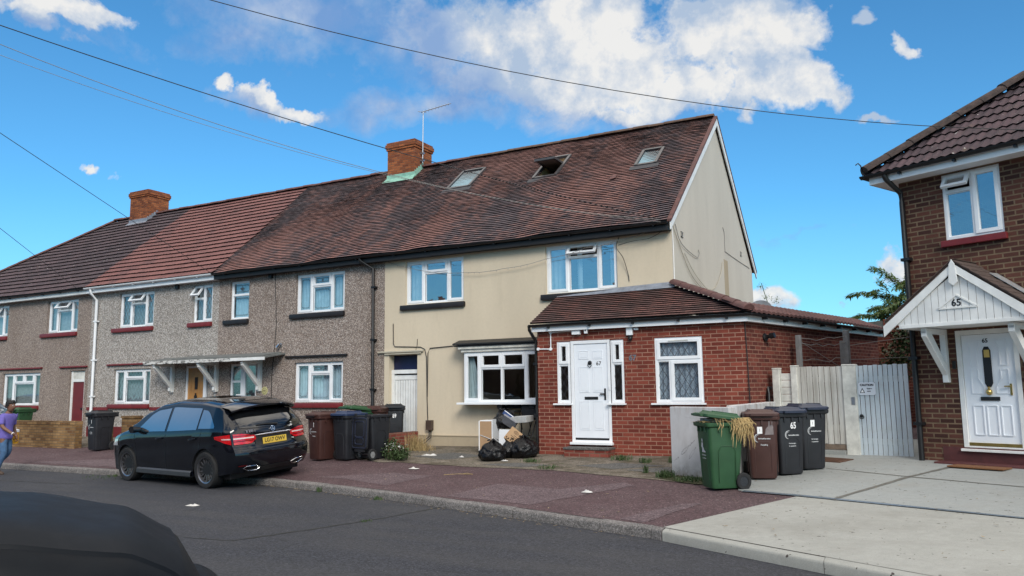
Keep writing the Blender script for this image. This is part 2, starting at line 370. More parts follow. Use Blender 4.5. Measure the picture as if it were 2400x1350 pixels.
tex=wt.math('ADD',wt.math('ADD',wt.math('MULTIPLY',wt.math('SUBTRACT',fb,.5),1.25),wt.math('MULTIPLY',wt.math('SUBTRACT',fb2,.5),.6)),wt.math('MULTIPLY',wt.math('SUBTRACT',fb3,.5),.45))
so_=cr*.014+cu_*.016
sh1=wt.noise(d,15,7,.62); sh2=wt.noise(wt.mapping(d,loc=tuple(so_)),15,7,.62); relief=wt.math('MULTIPLY',wt.math('SUBTRACT',sh1,sh2),2.6)
bd=chain(BRIGHT); gd=chain(GREY); lt=chain(LIT)
bm_=wt.mr(wt.math('ADD',bd,tex),.05,.40); gm_=wt.mr(wt.math('ADD',gd,tex),.0,.8)
# the rest of the dome: unseen cumulus added as fill light, thick and overbright behind the camera
dn=wt.node('ShaderNodeVectorMath',operation='DOT_PRODUCT'); wt.l.new(d,dn.inputs[0]); dn.inputs[1].default_value=(cf.x,cf.y,0)
back=wt.mr(dn.outputs['Value'],.42,.05); hi=wt.mr(el,.50,.75)
ext=wt.math('MAXIMUM',wt.math('MULTIPLY',back,wt.mr(el,.23,.36)),hi)
cn=wt.noise(wt.mapping(d,(1,1,1.5)),2.6,7,.6)
gapd=wt.node('ShaderNodeVectorMath',operation='DOT_PRODUCT'); wt.l.new(d,gapd.inputs[0]); gapd.inputs[1].default_value=Vector((-.73,-.55,.42)).normalized()  # clear patch cut in the unseen clouds for bluer car window reflections
om=wt.math('MULTIPLY',wt.mr(cn,COVER-.05,COVER+.09),wt.math('MULTIPLY',ext,wt.mr(gapd.outputs['Value'],.985,.86)))
skyc=wt.mixc(1,sky.outputs[0],SKYTINT,'MULTIPLY')
hz=wt.node('ShaderNodeHueSaturation'); hz.inputs['Saturation'].default_value=SKYSAT; hz.inputs['Value'].default_value=1; wt.l.new(wt.mixc(wt.mr(el,.22,.0,0,.30),skyc,tuple(CL*x for x in (.52,.80,1.0))),hz.inputs['Color'])
shade=wt.noise(wt.mapping(d,(1,1,1.3),loc=(0,0,.06)),9,5,.6)
greyc=wt.mixc(wt.mr(wt.math('ADD',shade,wt.math('MULTIPLY',relief,.25)),.35,.64),tuple(CL*x for x in (.25,.44,.82)),tuple(CL*x for x in (.56,.69,.92)))
brc=wt.mixc(wt.mr(wt.math('ADD',wt.math('MULTIPLY',lt,.75),wt.math('ADD',wt.math('MULTIPLY',wt.math('SUBTRACT',shade,.5),1.0),relief)),-.25,.50),tuple(CL*x for x in (.56,.69,.88)),tuple(CL*x for x in (1.12,1.10,1.06)))
c1=wt.mixc(wt.math('MULTIPLY',gm_,.85),hz.outputs[0],greyc)
c2=wt.mixc(wt.math('MULTIPLY',bm_,.94),c1,wt.mixc(wt.math('MULTIPLY',wt.mr(wt.math('SUBTRACT',gd,lt),.15,.75),.75),brc,greyc))
c3=wt.mixc(om,c2,tuple(CL*BACKB*x for x in (1.06,1.0,.92)))
wt.l.new(c3,bg.inputs['Color'])
w.cycles.sampling_method='MANUAL'; w.cycles.sample_map_resolution=1024
sun=bpy.data.lights.new('sun','SUN'); sun.energy=SUNE; sun.angle=R(SUNANG); sun.color=(1,.95,.88)
suno=bpy.data.objects.new('sun',sun); COL.objects.link(suno)
sd=Vector((math.sin(SUN_AZ)*math.cos(SUN_EL),math.cos(SUN_AZ)*math.cos(SUN_EL),math.sin(SUN_EL)))
suno.rotation_euler=sd.to_track_quat('Z','Y').to_euler(); suno.location=(0,-10,30)
# ------------------------------------------------------------ ground
KX=[(-80,-5.28),(-6.4,-5.28),(-3.2,-5.95),(-.4,-6.75),(1.8,-7.4),(3.82,-8.39),(40,-25.4)]
def yk(x):
    for (a,b),(c,e) in zip(KX,KX[1:]):
        if a<=x<=c: return b+(e-b)*(x-a)/(c-a)
    return KX[0][1]
YC=.6
def gnd(x,y): return .12+.05*(min(y,YC)-yk(x))
def G(x,y,dz=0): return (x,y,gnd(x,y)+dz)
def sheet(name,poly,dz,mat,kind='structure',jag=0,sub=0):
    mb=MB(); bm=mb.bm
    pts=[]
    for i,(x,y) in enumerate(poly):
        nx,ny=poly[(i+1)%len(poly)]; pts.append((x,y))
        if jag:
            L=math.hypot(nx-x,ny-y); k=int(L/.22)
            for q in range(1,k):
                t=q/k; pts.append((x+(nx-x)*t+random.uniform(-jag,jag),y+(ny-y)*t+random.uniform(-jag,jag)))
    f=bm.faces.new([bm.verts.new((x,y,0)) for x,y in pts])
    for x,_ in KX[1:-1]: bmesh.ops.bisect_plane(bm,geom=bm.verts[:]+bm.edges[:]+bm.faces[:],plane_co=(x,0,0),plane_no=(1,0,0))
    bmesh.ops.bisect_plane(bm,geom=bm.verts[:]+bm.edges[:]+bm.faces[:],plane_co=(0,YC,0),plane_no=(0,1,0))
    for v in bm.verts: v.co.z=gnd(v.co.x,v.co.y)+dz
    bmesh.ops.recalc_face_normals(bm,faces=bm.faces)
    for f in bm.faces:
        if f.normal.z<0: f.normal_flip()
    o=mb.build(name,mat,recalc=False)
    return tag(o,kind=kind)
def road_extra(t,o,col):
    s=t.noise(t.mapping(o,(.25,1.6,1),(0,0,R(-12))),1,5,.6)
    col=t.mixc(t.mr(s,.4,.75,0,.5),col,(.062,.060,.060))
    ck=t.vor(t.mapping(o,(1,1,1)),.55,'Distance','DISTANCE_TO_EDGE')
    wob=t.noise(o,3,3)
    return t.mixc(t.math('MULTIPLY',t.mr(ck,.003,.012,.55,0),t.mr(wob,.5,.62)),col,(.02,.02,.02))
m['road']=M_ground('asphalt',(.031,.033,.042),(.043,.044,.051),85,.5,(.30,.29,.28),.88,.6,55,(.70,.75),road_extra)
m['pave']=M_ground('mauve_asphalt',(.072,.041,.045),(.100,.066,.070),80,1.1,(.45,.40,.40),.9,.6,48,(.69,.74))
m['pavelight']=M_ground('worn_mauve_asphalt',(.125,.090,.097),(.100,.070,.076),80,2.5,(.45,.40,.40),.9,.6,60,(.70,.76))
m['kerb']=M_ground('kerb_concrete',(.19,.175,.168),(.125,.118,.115),110,2,(.42,.4,.38),.92,.6,90)
def fore_extra(t,o,col):
    a=t.noise(o,2.0,5,.7); col=t.mixc(t.mr(a,.47,.62),col,(.085,.07,.05))
    return t.mixc(t.mr(t.noise(o,4.2,5,.75),.58,.68,0,.8),col,(.055,.06,.02))
m['fore']=M_ground('broken_concrete',(.20,.17,.135),(.12,.105,.085),75,1.6,(.4,.37,.32),.95,.7,50,(.68,.73),fore_extra)
m['slab']=M_ground('dark_paving_slab',(.085,.085,.085),(.12,.115,.105),90,2,(.3,.28,.25),.9,.4,60)
def drive_extra(t,o,col):
    s=t.noise(t.mapping(o,(1,1,1)),.9,6,.65); s2=t.noise(t.mapping(o,(.5,2.2,1),(0,0,R(-25))),.8,6,.7); col=t.mixc(t.mr(s2,.5,.72,0,.30),col,(.20,.19,.165)); col=t.mixc(t.mr(s,.5,.78,0,.5),col,(.19,.18,.155))
    return t.mixc(t.mr(t.noise(o,16,2,.5),.70,.73),col,(.06,.05,.045))
m['drive']=M_ground('pale_new_concrete',(.30,.30,.275),(.34,.34,.315),260,1.4,(.36,.35,.33),.85,.12,90,(.70,.78),drive_extra)
m['drive2']=M_ground('brushed_concrete',(.275,.29,.283),(.305,.317,.308),260,1.8,(.33,.33,.32),.85,.12,90,(.70,.78),drive_extra)
m['soil']=M_ground('soil_and_moss',(.06,.05,.03),(.05,.06,.02),70,4,(.2,.18,.12),.95,.8,60)
mb=MB(); mb.face([(-600,-700,0),(700,-700,0),(700,900,0),(-600,900,0)]); tag(mb.build('road',m['road'],recalc=False),kind='structure')
KPOLY=[(x,y) for x,y in KX]; KPOLY[0]=(-70,-5.28); KPOLY[-1]=(30,KX[5][1]+(KX[6][1]-KX[5][1])*(30-3.82)/(40-3.82))
def koff(o):      # kerb line moved towards the houses
    return [(x,y+o*1.03) for x,y in KPOLY]
sheet('pavement',koff(.13)+[(30,30),(-70,30)],0,m['pave'])
def kerb(name,pts,mat,gap=.915):
    mb=MB()
    for (a,b),(c,e) in zip(pts,pts[1:]):
        L=math.hypot(c-a,e-b); n=max(1,round(L/gap))
        for i in range(n):
            t0,t1=i/n+.003/L,(i+1)/n-.003/L; j=random.uniform(-.004,.004); dz=random.uniform(-.004,.004)
            P=lambda t,o,z:(a+(c-a)*t,b+(e-b)*t+o*1.03+j,z)
            rows=[]
            for t in (t0,t1):
                rows.append([P(t,0,-.02),P(t,0,.085+dz),P(t,.008,.105+dz),P(t,.022,.116+dz),P(t,.14,.126+dz),P(t,.14,-.02)])
            mb.loft(rows)
    return tag(mb.build(name,mat,smooth=40),kind='structure')
kerb('kerb',[p for p in KPOLY if p[0]<=1.8]+[(1.95,yk(1.95))],m['kerb'])
kerb('driveway_kerb',[(1.96,yk(1.96)),(3.82,-8.39),(30,KPOLY[-1][1])],m['drive'],1.8)
# repaired patches, forecourt, driveway, gardens: thin sheets one above the other
sheet('pavement_patch',[(-1.95,-6.08),(-1.72,-4.85),(-.45,-5.15),(.35,-4.35),(.62,-4.6),(-.30,-6.42),(-.7,-6.32)],.004,m['pavelight'],jag=.02)
sheet('pavement_patch',[(1.25,-7.0),(1.72,-5.9),(2.0,-5.75),(1.62,-7.15)],.004,m['pavelight'],jag=.02)
sheet('pavement_patch',[(-14.9,-4.95),(-12.9,-3.9),(-10.2,-4.2),(-9.6,-4.95)],.004,m['pavelight'],jag=.02)
sheet('pavement_patch',[(-5.7,-4.9),(-4.4,-4.1),(-3.4,-4.3),(-3.6,-5.4),(-4.9,-4.95)],.004,m['pavelight'],jag=.03)
sheet('forecourt',[(-6.5,-2.55),(-5.7,-2.9),(-5.3,-2.78),(-4.4,-2.98),(-2.8,-3.2),(-1.4,-3.32),(0,-3.75),(1.05,-4.15),(1.6,-4.25),(1.95,-4.0),(1.95,.2),(-6.6,.2)],.008,m['fore'],jag=.035)
for q in ([(-1.2,-2.7),(-.5,-2.25),(.45,-2.5),(-.35,-3.05)],[(-.1,-3.1),(.55,-2.65),(1.05,-2.95),(.75,-3.4)],[(-5.6,-1.9),(-4.9,-1.2),(-3.8,-1.6),(-4.4,-2.3)],[(-3.2,-2.85),(-2.6,-2.5),(-1.7,-2.75),(-2.2,-3.05)]):
    sheet('paving_slab',q,.012,m['slab'],jag=.02)
sheet('soil_strip',[(.75,-3.9),(1.0,-3.55),(1.95,-3.98),(2.1,-4.4),(1.5,-4.35)],.014,m['soil'],jag=.04)
sheet('front_garden',[(-30,-2.6),(-16.9,-2.6),(-16.0,-1.2),(-7.5,-2.0),(-6.78,-2.0),(-6.78,.2),(-30,.2)],.006,m['fore'],jag=.02)
DV=[(2.0,-7.35),(3.12,-5.02),(2.30,-4.80),(2.02,-3.7),(2.02,2.5),(4.4,2.5),(20,-8),(26,-18.4)]
sheet('driveway_apron',[(1.93,yk(1.93)+.135),(3.10,-5.10),(5.65,-6.12),(20.5,-13),(27.2,yk(27.2)+.135),(3.82,yk(3.82)+.135)],.005,m['drive'])
sheet('driveway',[(2.25,-4.78),(2.02,-3.7),(2.02,2.5),(4.4,2.5),(20,-5),(20.6,-12.8),(5.66,-6.08),(3.11,-5.06)],.010,m['drive2'])
def strip(name,pts,wd,dz,mat,jag=.006,kind='structure'):
    L=[];Rr=[]
    for i,p in enumerate(pts):
        a=pts[max(i-1,0)]; b=pts[min(i+1,len(pts)-1)]; dx,dy=b[0]-a[0],b[1]-a[1]; l=math.hypot(dx,dy); nx,ny=-dy/l*wd/2,dx/l*wd/2
        j=random.uniform(1-.3,1.3)
        L.append((p[0]+nx*j,p[1]+ny*j)); Rr.append((p[0]-nx*j,p[1]-ny*j))
    return sheet(name,L+Rr[::-1],dz,mat,kind,jag)
m['channel']=M_plain('steel_channel_drain',(.20,.25,.30),.4,.7,.5,40)
m['joint']=M_plain('dark_joint',(.12,.115,.10),.95,0,.3,20)
strip('drain_channel',[(2.32,-4.83),(3.11,-5.07),(5.65,-6.10),(12,-8.9),(20,-12.7)],.09,.015,m['channel'],0)
strip('driveway_joint',[(3.6,-5.25),(4.42,-3.3),(5.0,-2.2)],.07,.015,m['joint'],.012)
strip('driveway_joint',[(3.2,-2.55),(4.42,-3.3),(5.85,-4.05),(9,-5.7)],.035,.015,m['joint'],.006)
# road cracks and sealed joints
def rstrip(pts,wd):
    mb=MB(); rows=[]
    pp=[]
    for (a,b),(c,e) in zip(pts,pts[1:]):
        k=max(2,int(math.hypot(c-a,e-b)/.12))
        for i in range(k): t=i/k; pp.append((a+(c-a)*t+random.uniform(-.018,.018),b+(e-b)*t+random.uniform(-.018,.018)))
    pp.append(pts[-1])
    for i,p in enumerate(pp):
        a=pp[max(i-1,0)]; b=pp[min(i+1,len(pp)-1)]; l=math.hypot(b[0]-a[0],b[1]-a[1]) or 1
        nx,ny=-(b[1]-a[1])/l,(b[0]-a[0])/l; w_=wd*random.uniform(.4,1.5)
        rows.append([(p[0]+nx*w_,p[1]+ny*w_,.004),(p[0]-nx*w_,p[1]-ny*w_,.004)])
    mb.grid(rows); tag(mb.build('road_crack',m['joint2'],recalc=False),kind='structure')
m['joint2']=M_plain('crack_dirt',(.022,.022,.018),.95,0,.3,20)
rstrip([(-1.87,-6.3),(-2.05,-7.5),(-2.35,-8.6),(-2.7,-9.6)],.018)
rstrip([(-2.7,-9.6),(-5.5,-9.9),(-9,-9.3)],.008)
rstrip([(-10.2,-6.6),(-13,-6.9),(-17,-6.6)],.012)
# ------------------------------------------------------------ building helpers (local frame: x along the wall, -y out to the street, z up)
def wallsheet(mb,x0,x1,z0,z1,holes=(),y=0,depth=.12):
    xs=sorted({x0,x1,*[c for h in holes for c in h[:2]]}); zs=sorted({z0,z1,*[c for h in holes for c in h[2:4]]})
    for a,b in zip(xs,xs[1:]):
        for c,e in zip(zs,zs[1:]):
            mx,mz=(a+b)/2,(c+e)/2
            if any(h[0]<mx<h[1] and h[2]<mz<h[3] for h in holes): continue
            mb.face([(a,y,c),(b,y,c),(b,y,e),(a,y,e)])
    for h in holes:
        a,b,c,e=h[:4]; d=h[4] if len(h)>4 else depth
        for q in (((a,c),(a,e)),((a,e),(b,e)),((b,e),(b,c)),((b,c),(a,c))):
            (p,r),(s_,t_)=q; mb.face([(p,y,r),(s_,y,t_),(s_,y+d,t_),(p,y+d,r)])
def bars(mb,x0,x1,z0,z1,w_,ya,yb):
    mb.box(x0,x0+w_,ya,yb,z0,z1); mb.box(x1-w_,x1,ya,yb,z0,z1); mb.box(x0+w_,x1-w_,ya+.0015,yb,z0,z0+w_); mb.box(x0+w_,x1-w_,ya+.0015,yb,z1-w_,z1)
def seg_clip(p,d,x0,x1,z0,z1):
    t0,t1=-1e9,1e9
    for o,dd,a,b in ((p[0],d[0],x0,x1),(p[1],d[1],z0,z1)):
        if abs(dd)<1e-9: continue
        u,v=(a-o)/dd,(b-o)/dd
        if u>v:u,v=v,u
        t0=max(t0,u);t1=min(t1,v)
    return None if t0>=t1 else ((p[0]+d[0]*t0,p[1]+d[1]*t0),(p[0]+d[0]*t1,p[1]+d[1]*t1))
def ribbon(mb,p,q,w_,y):
    dx,dz=q[0]-p[0],q[1]-p[1]; l=math.hypot(dx,dz) or 1; nx,nz=-dz/l*w_/2,dx/l*w_/2
    mb.face([(p[0]-nx,y,p[1]-nz),(q[0]-nx,y,q[1]-nz),(q[0]+nx,y,q[1]+nz),(p[0]+nx,y,p[1]+nz)])
def lattice(mb,x0,x1,z0,z1,y,w_=.010,px=.15,pz=.24):
    sl=pz/px
    for s in (1,-1):
        k=-int((x1-x0)/px+(z1-z0)/pz)-2
        while k<(x1-x0)/px+(z1-z0)/pz+2:
            g=seg_clip((x0+k*px,z0),(1,s*sl),x0,x1,z0,z1)
            if g and math.hypot(g[1][0]-g[0][0],g[1][1]-g[0][1])>.03: ribbon(mb,g[0],g[1],w_,y)
            k+=1
def artglass(mb,x0,x1,z0,z1,y,diamond=False,w_=.009):
    i=.05
    if x1-x0<.2: i=.03
    a,b,c,e=x0+i,x1-i,z0+i,z1-i; k=min(.06,(b-a)/4,(e-c)/4)
    pts=[(a+k,c),(b-k,c),(b,c+k),(b,e-k),(b-k,e),(a+k,e),(a,e-k),(a,c+k)]
    for p,q in zip(pts,pts[1:]+pts[:1]): ribbon(mb,p,q,w_,y)
    for zz in (c+k*.4,e-k*.4): ribbon(mb,(a,zz),(b,zz),w_*.7,y+.0006)
    if diamond:
        cx,cz=(x0+x1)/2,(z0+z1)/2; r=min(.09,(e-c)*.4)
        mb.face([(cx-r,y,cz+.1*r),(cx,y,cz-r),(cx+r,y,cz+.1*r),(cx,y,cz+.35*r)]); mb.face([(cx-.22*r,y+.0006,cz+.5*r),(cx,y+.0006,cz+.3*r),(cx+.22*r,y+.0006,cz+.5*r),(cx,y+.0006,cz+r)])
def curtain_sheet(mb,x0,x1,z0,z1,y,amp=.025,per=.11,taper=None):
    n=max(6,int((x1-x0)/.018)); ph=random.random()*6
    rows=[]
    for zi in range(7):
        z=z1+(z0-z1)*zi/6; row=[]
        for i in range(n+1):
            t=i/n; xr=x1 if not taper else x0+(x1-x0)*(1-taper*(1-abs(zi/6-.0)))
            x=x0+(xr-x0)*t
            row.append((x,y+amp*math.sin(2*PI*t*(x1-x0)/per+ph+.25*math.sin(t*9))*(.6+.4*zi/6),z))
        rows.append(row)
    mb.grid(rows)
def window(parent,x0,x1,z0,z1,panes,y=.075,fw=.05,glass='glass',curt=None,curtm='curtain',deco=None,frame='pvc',sill=None,sillm='redsill',label=None,cy=.16,cill=False,decow=.010):
    """panes: (x0,x1,z0,z1,kind) kind F fixed C casement O open top light"""
    mb=MB(); bars(mb,x0,x1,z0,z1,fw,y,y+.07)
    gl=MB(); dl=MB(); nd=0
    for q,(a,b,c,e,k) in enumerate(panes):
        for xx in (a,b):
            if x0+.02<xx<x1-.02: mb.box(xx-.026,xx+.026,y+.002+.0007*q,y+.068,max(c,z0+fw)-.0,min(e,z1-fw))
        for zz in (c,e):
            if z0+.02<zz<z1-.02: mb.box(max(a,x0+fw),min(b,x1-fw),y+.0045+.0007*q,y+.066,zz-.026,zz+.026)
        A=a+(fw if abs(a-x0)<.02 else .026); B=b-(fw if abs(b-x1)<.02 else .026); C=c+(fw if abs(c-z0)<.02 else .026); E_=e-(fw if abs(e-z1)<.02 else .026)
        if k=='F':
            bars(mb,A,B,C,E_,.014,y+.018,y+.05); g=(A+.012,B-.012,C+.012,E_-.012); gl.face([(g[0],y+.04,g[2]),(g[1],y+.04,g[2]),(g[1],y+.04,g[3]),(g[0],y+.04,g[3])])
        elif k=='C':
            bars(mb,A-.012,B+.012,C-.012,E_+.012,.058,y-.016,y+.05); g=(A+.044,B-.044,C+.044,E_-.044)
            bars(mb,g[0],g[1],g[2],g[3],.006,y+.004,y+.03); gl.face([(g[0],y+.026,g[2]),(g[1],y+.026,g[2]),(g[1],y+.026,g[3]),(g[0],y+.026,g[3])])
        else:
            ang=R(-36); M=Matrix.Translation((0,y-.005,E_+.012))@Matrix.Rotation(ang,4,'X')
            h=E_-C+.024; t=.052
            for bx in ((A-.012,A-.012+t,-h,0),(B+.012-t,B+.012,-h,0),(A-.012+t,B+.012-t,-h,-h+t),(A-.012+t,B+.012-t,-t,0)):
                mb.box(bx[0],bx[1],-.02,.03,bx[2],bx[3],M)
            gl.face([M@Vector(p) for p in ((A+.04,.006,-h+t),(B-.04,.006,-h+t),(B-.04,.006,-t),(A+.04,.006,-t))]); g=None
            bars(mb,A,B,C,E_,.012,y+.02,y+.05)
        if deco and g:
            d=deco if isinstance(deco,str) else deco[q]
            if d=='lat': lattice(dl,*g,y+.019,decow); nd=1
            elif d in('art','artd'): artglass(dl,*g,y+.019,d=='artd'); nd=1
    if cill: mb.box(x0-.05,x1+.06,y-.13,y+.02,z0-.032,z0-.001)
    wo=mb.build('window',m[frame],parent,local=True,bevel=.004)
    if label: wo['label']=label
    gl.build('pane',m[glass],wo,local=True,recalc=False)
    if nd: dl.build('leading',m['leadline'],wo,local=True,recalc=False,weld=False)
    if curt:
        cb=MB()
        for c in curt: curtain_sheet(cb,x0+(x1-x0)*c[0],x0+(x1-x0)*c[1],z0+.03,z1-.03,y+cy,taper=c[2] if len(c)>2 else None)
        cb.build('curtain',m[curtm],wo,local=True,smooth=80)
    if sill:
        sb=MB(); a,b=sill; M=Matrix.Translation((0,0,0)); 
        sb.box(a,b,-.085,.03,z0-.155,z0-.02); sb.build('sill',m[sillm],wo,local=True,bevel=.022,smooth=40)
    return wo
def three(x0,x1,z0,z1,f1,f2,top,ktop='O'):
    """side light, centre with a top light, side light"""
    a=x0+(x1-x0)*f1; b=x0+(x1-x0)*f2; t=z0+(z1-z0)*top
    return [(x0,a,z0,z1,'C'),(a,b,z0,t,'F'),(a,b,t,z1,ktop),(b,x1,z0,z1,'C')]
def tiles(mb,x0,x1,eave,ridge,gauge,thick,tw,clip=None,skip=None,jit=.004,roll=0,sag=None,ovl=.02):
    """courses of tiles on the plane x * (eave(y,z) -> ridge(y,z))"""
    e=Vector((0,*eave)); r=Vector((0,*ridge)); L=(r-e).length; s=(r-e)/L; nrm=Vector((0,-s.z,s.y))
    if nrm.z<0: nrm=-nrm
    n=max(1,int(round(L/gauge))); g=L/n; kv=gauge/g
    if mb.uvl is None: mb.uvl=mb.bm.loops.layers.uv.new('UVMap')
    off=random.random()*5
    for i in range(n):
        s0,s1=i*g,(i+1)*g+ovl
        a,b=(x0,x1) if clip is None else clip(s0)
        if b-a<.05: continue
        k=max(1,int(round((b-a)/tw))); 
        cj=random.uniform(-.002,.002)
        pr=[]
        for j in range(k+1):
            x=a+(b-a)*j/k; h=thick+random.uniform(-jit,jit)+cj
            if roll: h+=roll*math.sin(2*PI*x/.15)*.5
            sg=sag(x,s0) if sag else 0
            lo=e+s*(s0+random.uniform(-jit,jit))+nrm*(h+sg); lo.x+=x
            bt=e+s*s0+nrm*(sg-.01); bt.x+=x
            up=e+s*s1+nrm*(.002+(sag(x,s1) if sag else 0)+(roll*math.sin(2*PI*x/.15)*.5 if roll else 0)); up.x+=x
            pr.append((bt,lo,up,x))
        # riser and top share verts so courses read as stepped tiles
        V=[[mb.v(q) for q in p[:3]] for p in pr]
        for j in range(k):
            xm=(pr[j][3]+pr[j+1][3])/2
            if skip and skip(xm,(s0+s1)/2): continue
            for aa,bb,v0,v1 in ((0,1,s0,s0),(1,2,s0+.01,s1-ovl)):
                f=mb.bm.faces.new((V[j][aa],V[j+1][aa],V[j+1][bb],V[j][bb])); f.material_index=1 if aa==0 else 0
                for l,c in zip(f.loops,((pr[j][3]+off,v0*kv),(pr[j+1][3]+off,v0*kv),(pr[j+1][3]+off,v1*kv),(pr[j][3]+off,v1*kv))): l[mb.uvl].uv=c
def ridgeline(mb,p,q,r=.11,seg=.45,lift=.02):
    p=Vector(p);q=Vector(q); L=(q-p).length; n=max(1,round(L/seg)); d=(q-p)/L
    side=d.cross(Vector((0,0,1))).normalized(); up=side.cross(d)
    for i in range(n):
        a=p+d*(L*i/n); b=p+d*(L*(i+1)/n+.015)
        j=random.uniform(-.008,.012)
        rings=[]
        for c,rr in ((a,r*1.06),(b,r*.98)):
            rings.append([c+side*(rr*math.cos(t))+up*(rr*.75*math.sin(t)+lift+j-.03) for t in [PI*k/8 for k in range(9)]])
        mb.loft(rings,closed=False,cap=False)
        for rg in (rings[0],rings[1]):
            mb.face(rg)
def gutter(mb,p,q,r=.055):
    p=Vector(p);q=Vector(q); d=(q-p).normalized(); side=d.cross(Vector((0,0,1))).normalized()
    ang=[PI+PI*k/8 for k in range(9)]
    prof=[(r*math.cos(t),r*math.sin(t)) for t in ang]+[(r*.88*math.cos(t),r*.88*math.sin(t)) for t in ang[::-1]]
    mb.loft([[c+side*x+Vector((0,0,z)) for x,z in prof] for c in (p,q)])
def pipe(name,pts,r,mat,parent,local=True,clips=()):
    mb=MB(); mb.tube(pts,r,10)
    for c in clips: mb.box(c[0]-r*1.7,c[0]+r*1.7,c[1]-r*1.15,c[1]+r*1.6,c[2]-.025,c[2]+.025)
    return mb.build(name,m[mat],parent,local=local,smooth=50)
def chimney(parent,x0,x1,y0,y1,z0,z1,flash,corb=((.0,.07,.035),(.07,.20,.06),(.20,.27,.03)),roofz=None,pots=0):
    mb=MB(); mb.box(x0,x1,y0,y1,z0,z1-.27)
    for a,b,o in corb: mb.box(x0-o,x1+o,y0-o,y1+o,z1-.27+a+.0005,z1-.27+b)
    mb.box(x0+.12,x1-.12,y0+.12,y1-.12,z1+.0005,z1+.05)
    c=mb.build('chimney',m['brickchim'],parent,local=True,bevel=.006)
    fb=MB(); sl=math.tan(R(38.7))
    zf=roofz(y0); fb.box(x0-.02,x1+.02,y0-.012,y0-.002,zf-.03,zf+.17)
    fb.face([(x0-.08,y0-.22,roofz(y0-.22)+.035),(x1+.08,y0-.22,roofz(y0-.22)+.035),(x1+.04,y0-.013,zf+.05),(x0-.04,y0-.013,zf+.05)])
    ymid=min(y1,4.45); k=5
    for i in range(k):
        ya=y0+(ymid-y0)*i/k; yb=y0+(ymid-y0)*(i+1)/k
        fb.box(x1+.003,x1+.014,ya,yb-.002,roofz(ya)-.05,roofz(yb)+.15)
    fb.build('flashing',m[flash],c,local=True)
    return c
# ------------------------------------------------------------ terrace
EAV=(-.28,5.34); RID=(4.45,9.12); REAR=(8.9,5.34)
SLT=math.tan(math.atan2(RID[1]-EAV[1],RID[0]-EAV[0]))
def roofz(y): return EAV[1]+(y-EAV[0])*SLT if y<4.45 else RID[1]-(y-4.45)*(RID[1]-REAR[1])/(REAR[0]-4.45)
SL=math.hypot(RID[0]-EAV[0],RID[1]-EAV[1])
def sag67(x,s): return .018*math.sin(x*1.9+s*.7)+.014*math.sin(x*.83+2-s*1.3)+.010*math.sin(s*3.1+x*3.7)
def sag71(x,s): return .012*math.sin(x*.9+s*.6)
def house(name,label,x0,x1,wallm,holes,tilem,gauge,thick,tw,fascia,gutm,loc_x,skip=None,clip=None,roll=0,sag=None,hip=False,ends=(False,False),rmat='ridge'):
    h=thing(name,label,'terraced house',(loc_x,0,.38)); XF[h.name]=Matrix(); h.location=(0,0,0)
    mb=MB(); wallsheet(mb,x0,x1,.1,5.42,holes)
    mb.face([(x0,8.6,.1),(x1,8.6,.1),(x1,8.6,5.4),(x0,8.6,5.4)])
    for x in (x0,x1-(.004 if x1<-.1 else .01)): mb.face([(x,0,.1),(x,8.6,.1),(x,8.6,5.4),(x,0,5.42)])
    wl=mb.build('wall',wallm,h,local=True,recalc=False)
    rb=MB(); tiles(rb,x0,x1,EAV,RID,gauge,thick,tw,clip,skip,roll=roll,sag=sag)
    rf=rb.build('roof',[tilem,m['tileshade']],h,local=True,recalc=False,weld=False)
    bb=MB()
    if not hip: bb.face([(x0,4.45,RID[1]),(x1,4.45,RID[1]),(x1,REAR[0],REAR[1]),(x0,REAR[0],REAR[1])])
    else:
        hx=x0-.28; rx=x0+4.45
        bb.face([(rx,4.45,RID[1]),(x1,4.45,RID[1]),(x1,REAR[0],REAR[1]),(hx,REAR[0],REAR[1])]); bb.face([(rx,4.45,RID[1]),(hx,REAR[0],REAR[1]),(hx,EAV[0],EAV[1])])
    bb.build('rear_roof',m['ridge'],rf,local=True)
    rg=MB(); ridgeline(rg,(x0+(4.45 if hip else 0),4.45,RID[1]+.03),(x1,4.45,RID[1]+.03),.12)
    if hip: ridgeline(rg,(x0-.28,EAV[0],EAV[1]+.05),(x0+4.45,4.45,RID[1]+.03),.11)
    rg.build('ridge_tiles',m[rmat],rf,local=True,smooth=40)
    fb=MB(); fb.box(x0,x1,-.24,-.215,5.15,5.345); fb.box(x0,x1,-.2145,-.001,5.16,5.18)
    fb.build('fascia',m[fascia],h,local=True)
    gb=MB(); gutter(gb,(x0,-.31,5.325),(x1-.002,-.31,5.325)); 
    xx=x0+.5
    while xx<x1: gb.box(xx-.015,xx+.015,-.33,-.24,5.25,5.29); xx+=1.0
    gb.build('gutter',m[gutm],h,local=True,smooth=60)
    return h,wl,rf
def band(parent,x0,x1,z,mat,name='lintel_strip',h=.05,d=.07):
    b=MB(); b.box(x0,x1,-d,-.0,z-h/2,z+h/2); return b.build(name,m[mat],parent,local=True,bevel=.008)
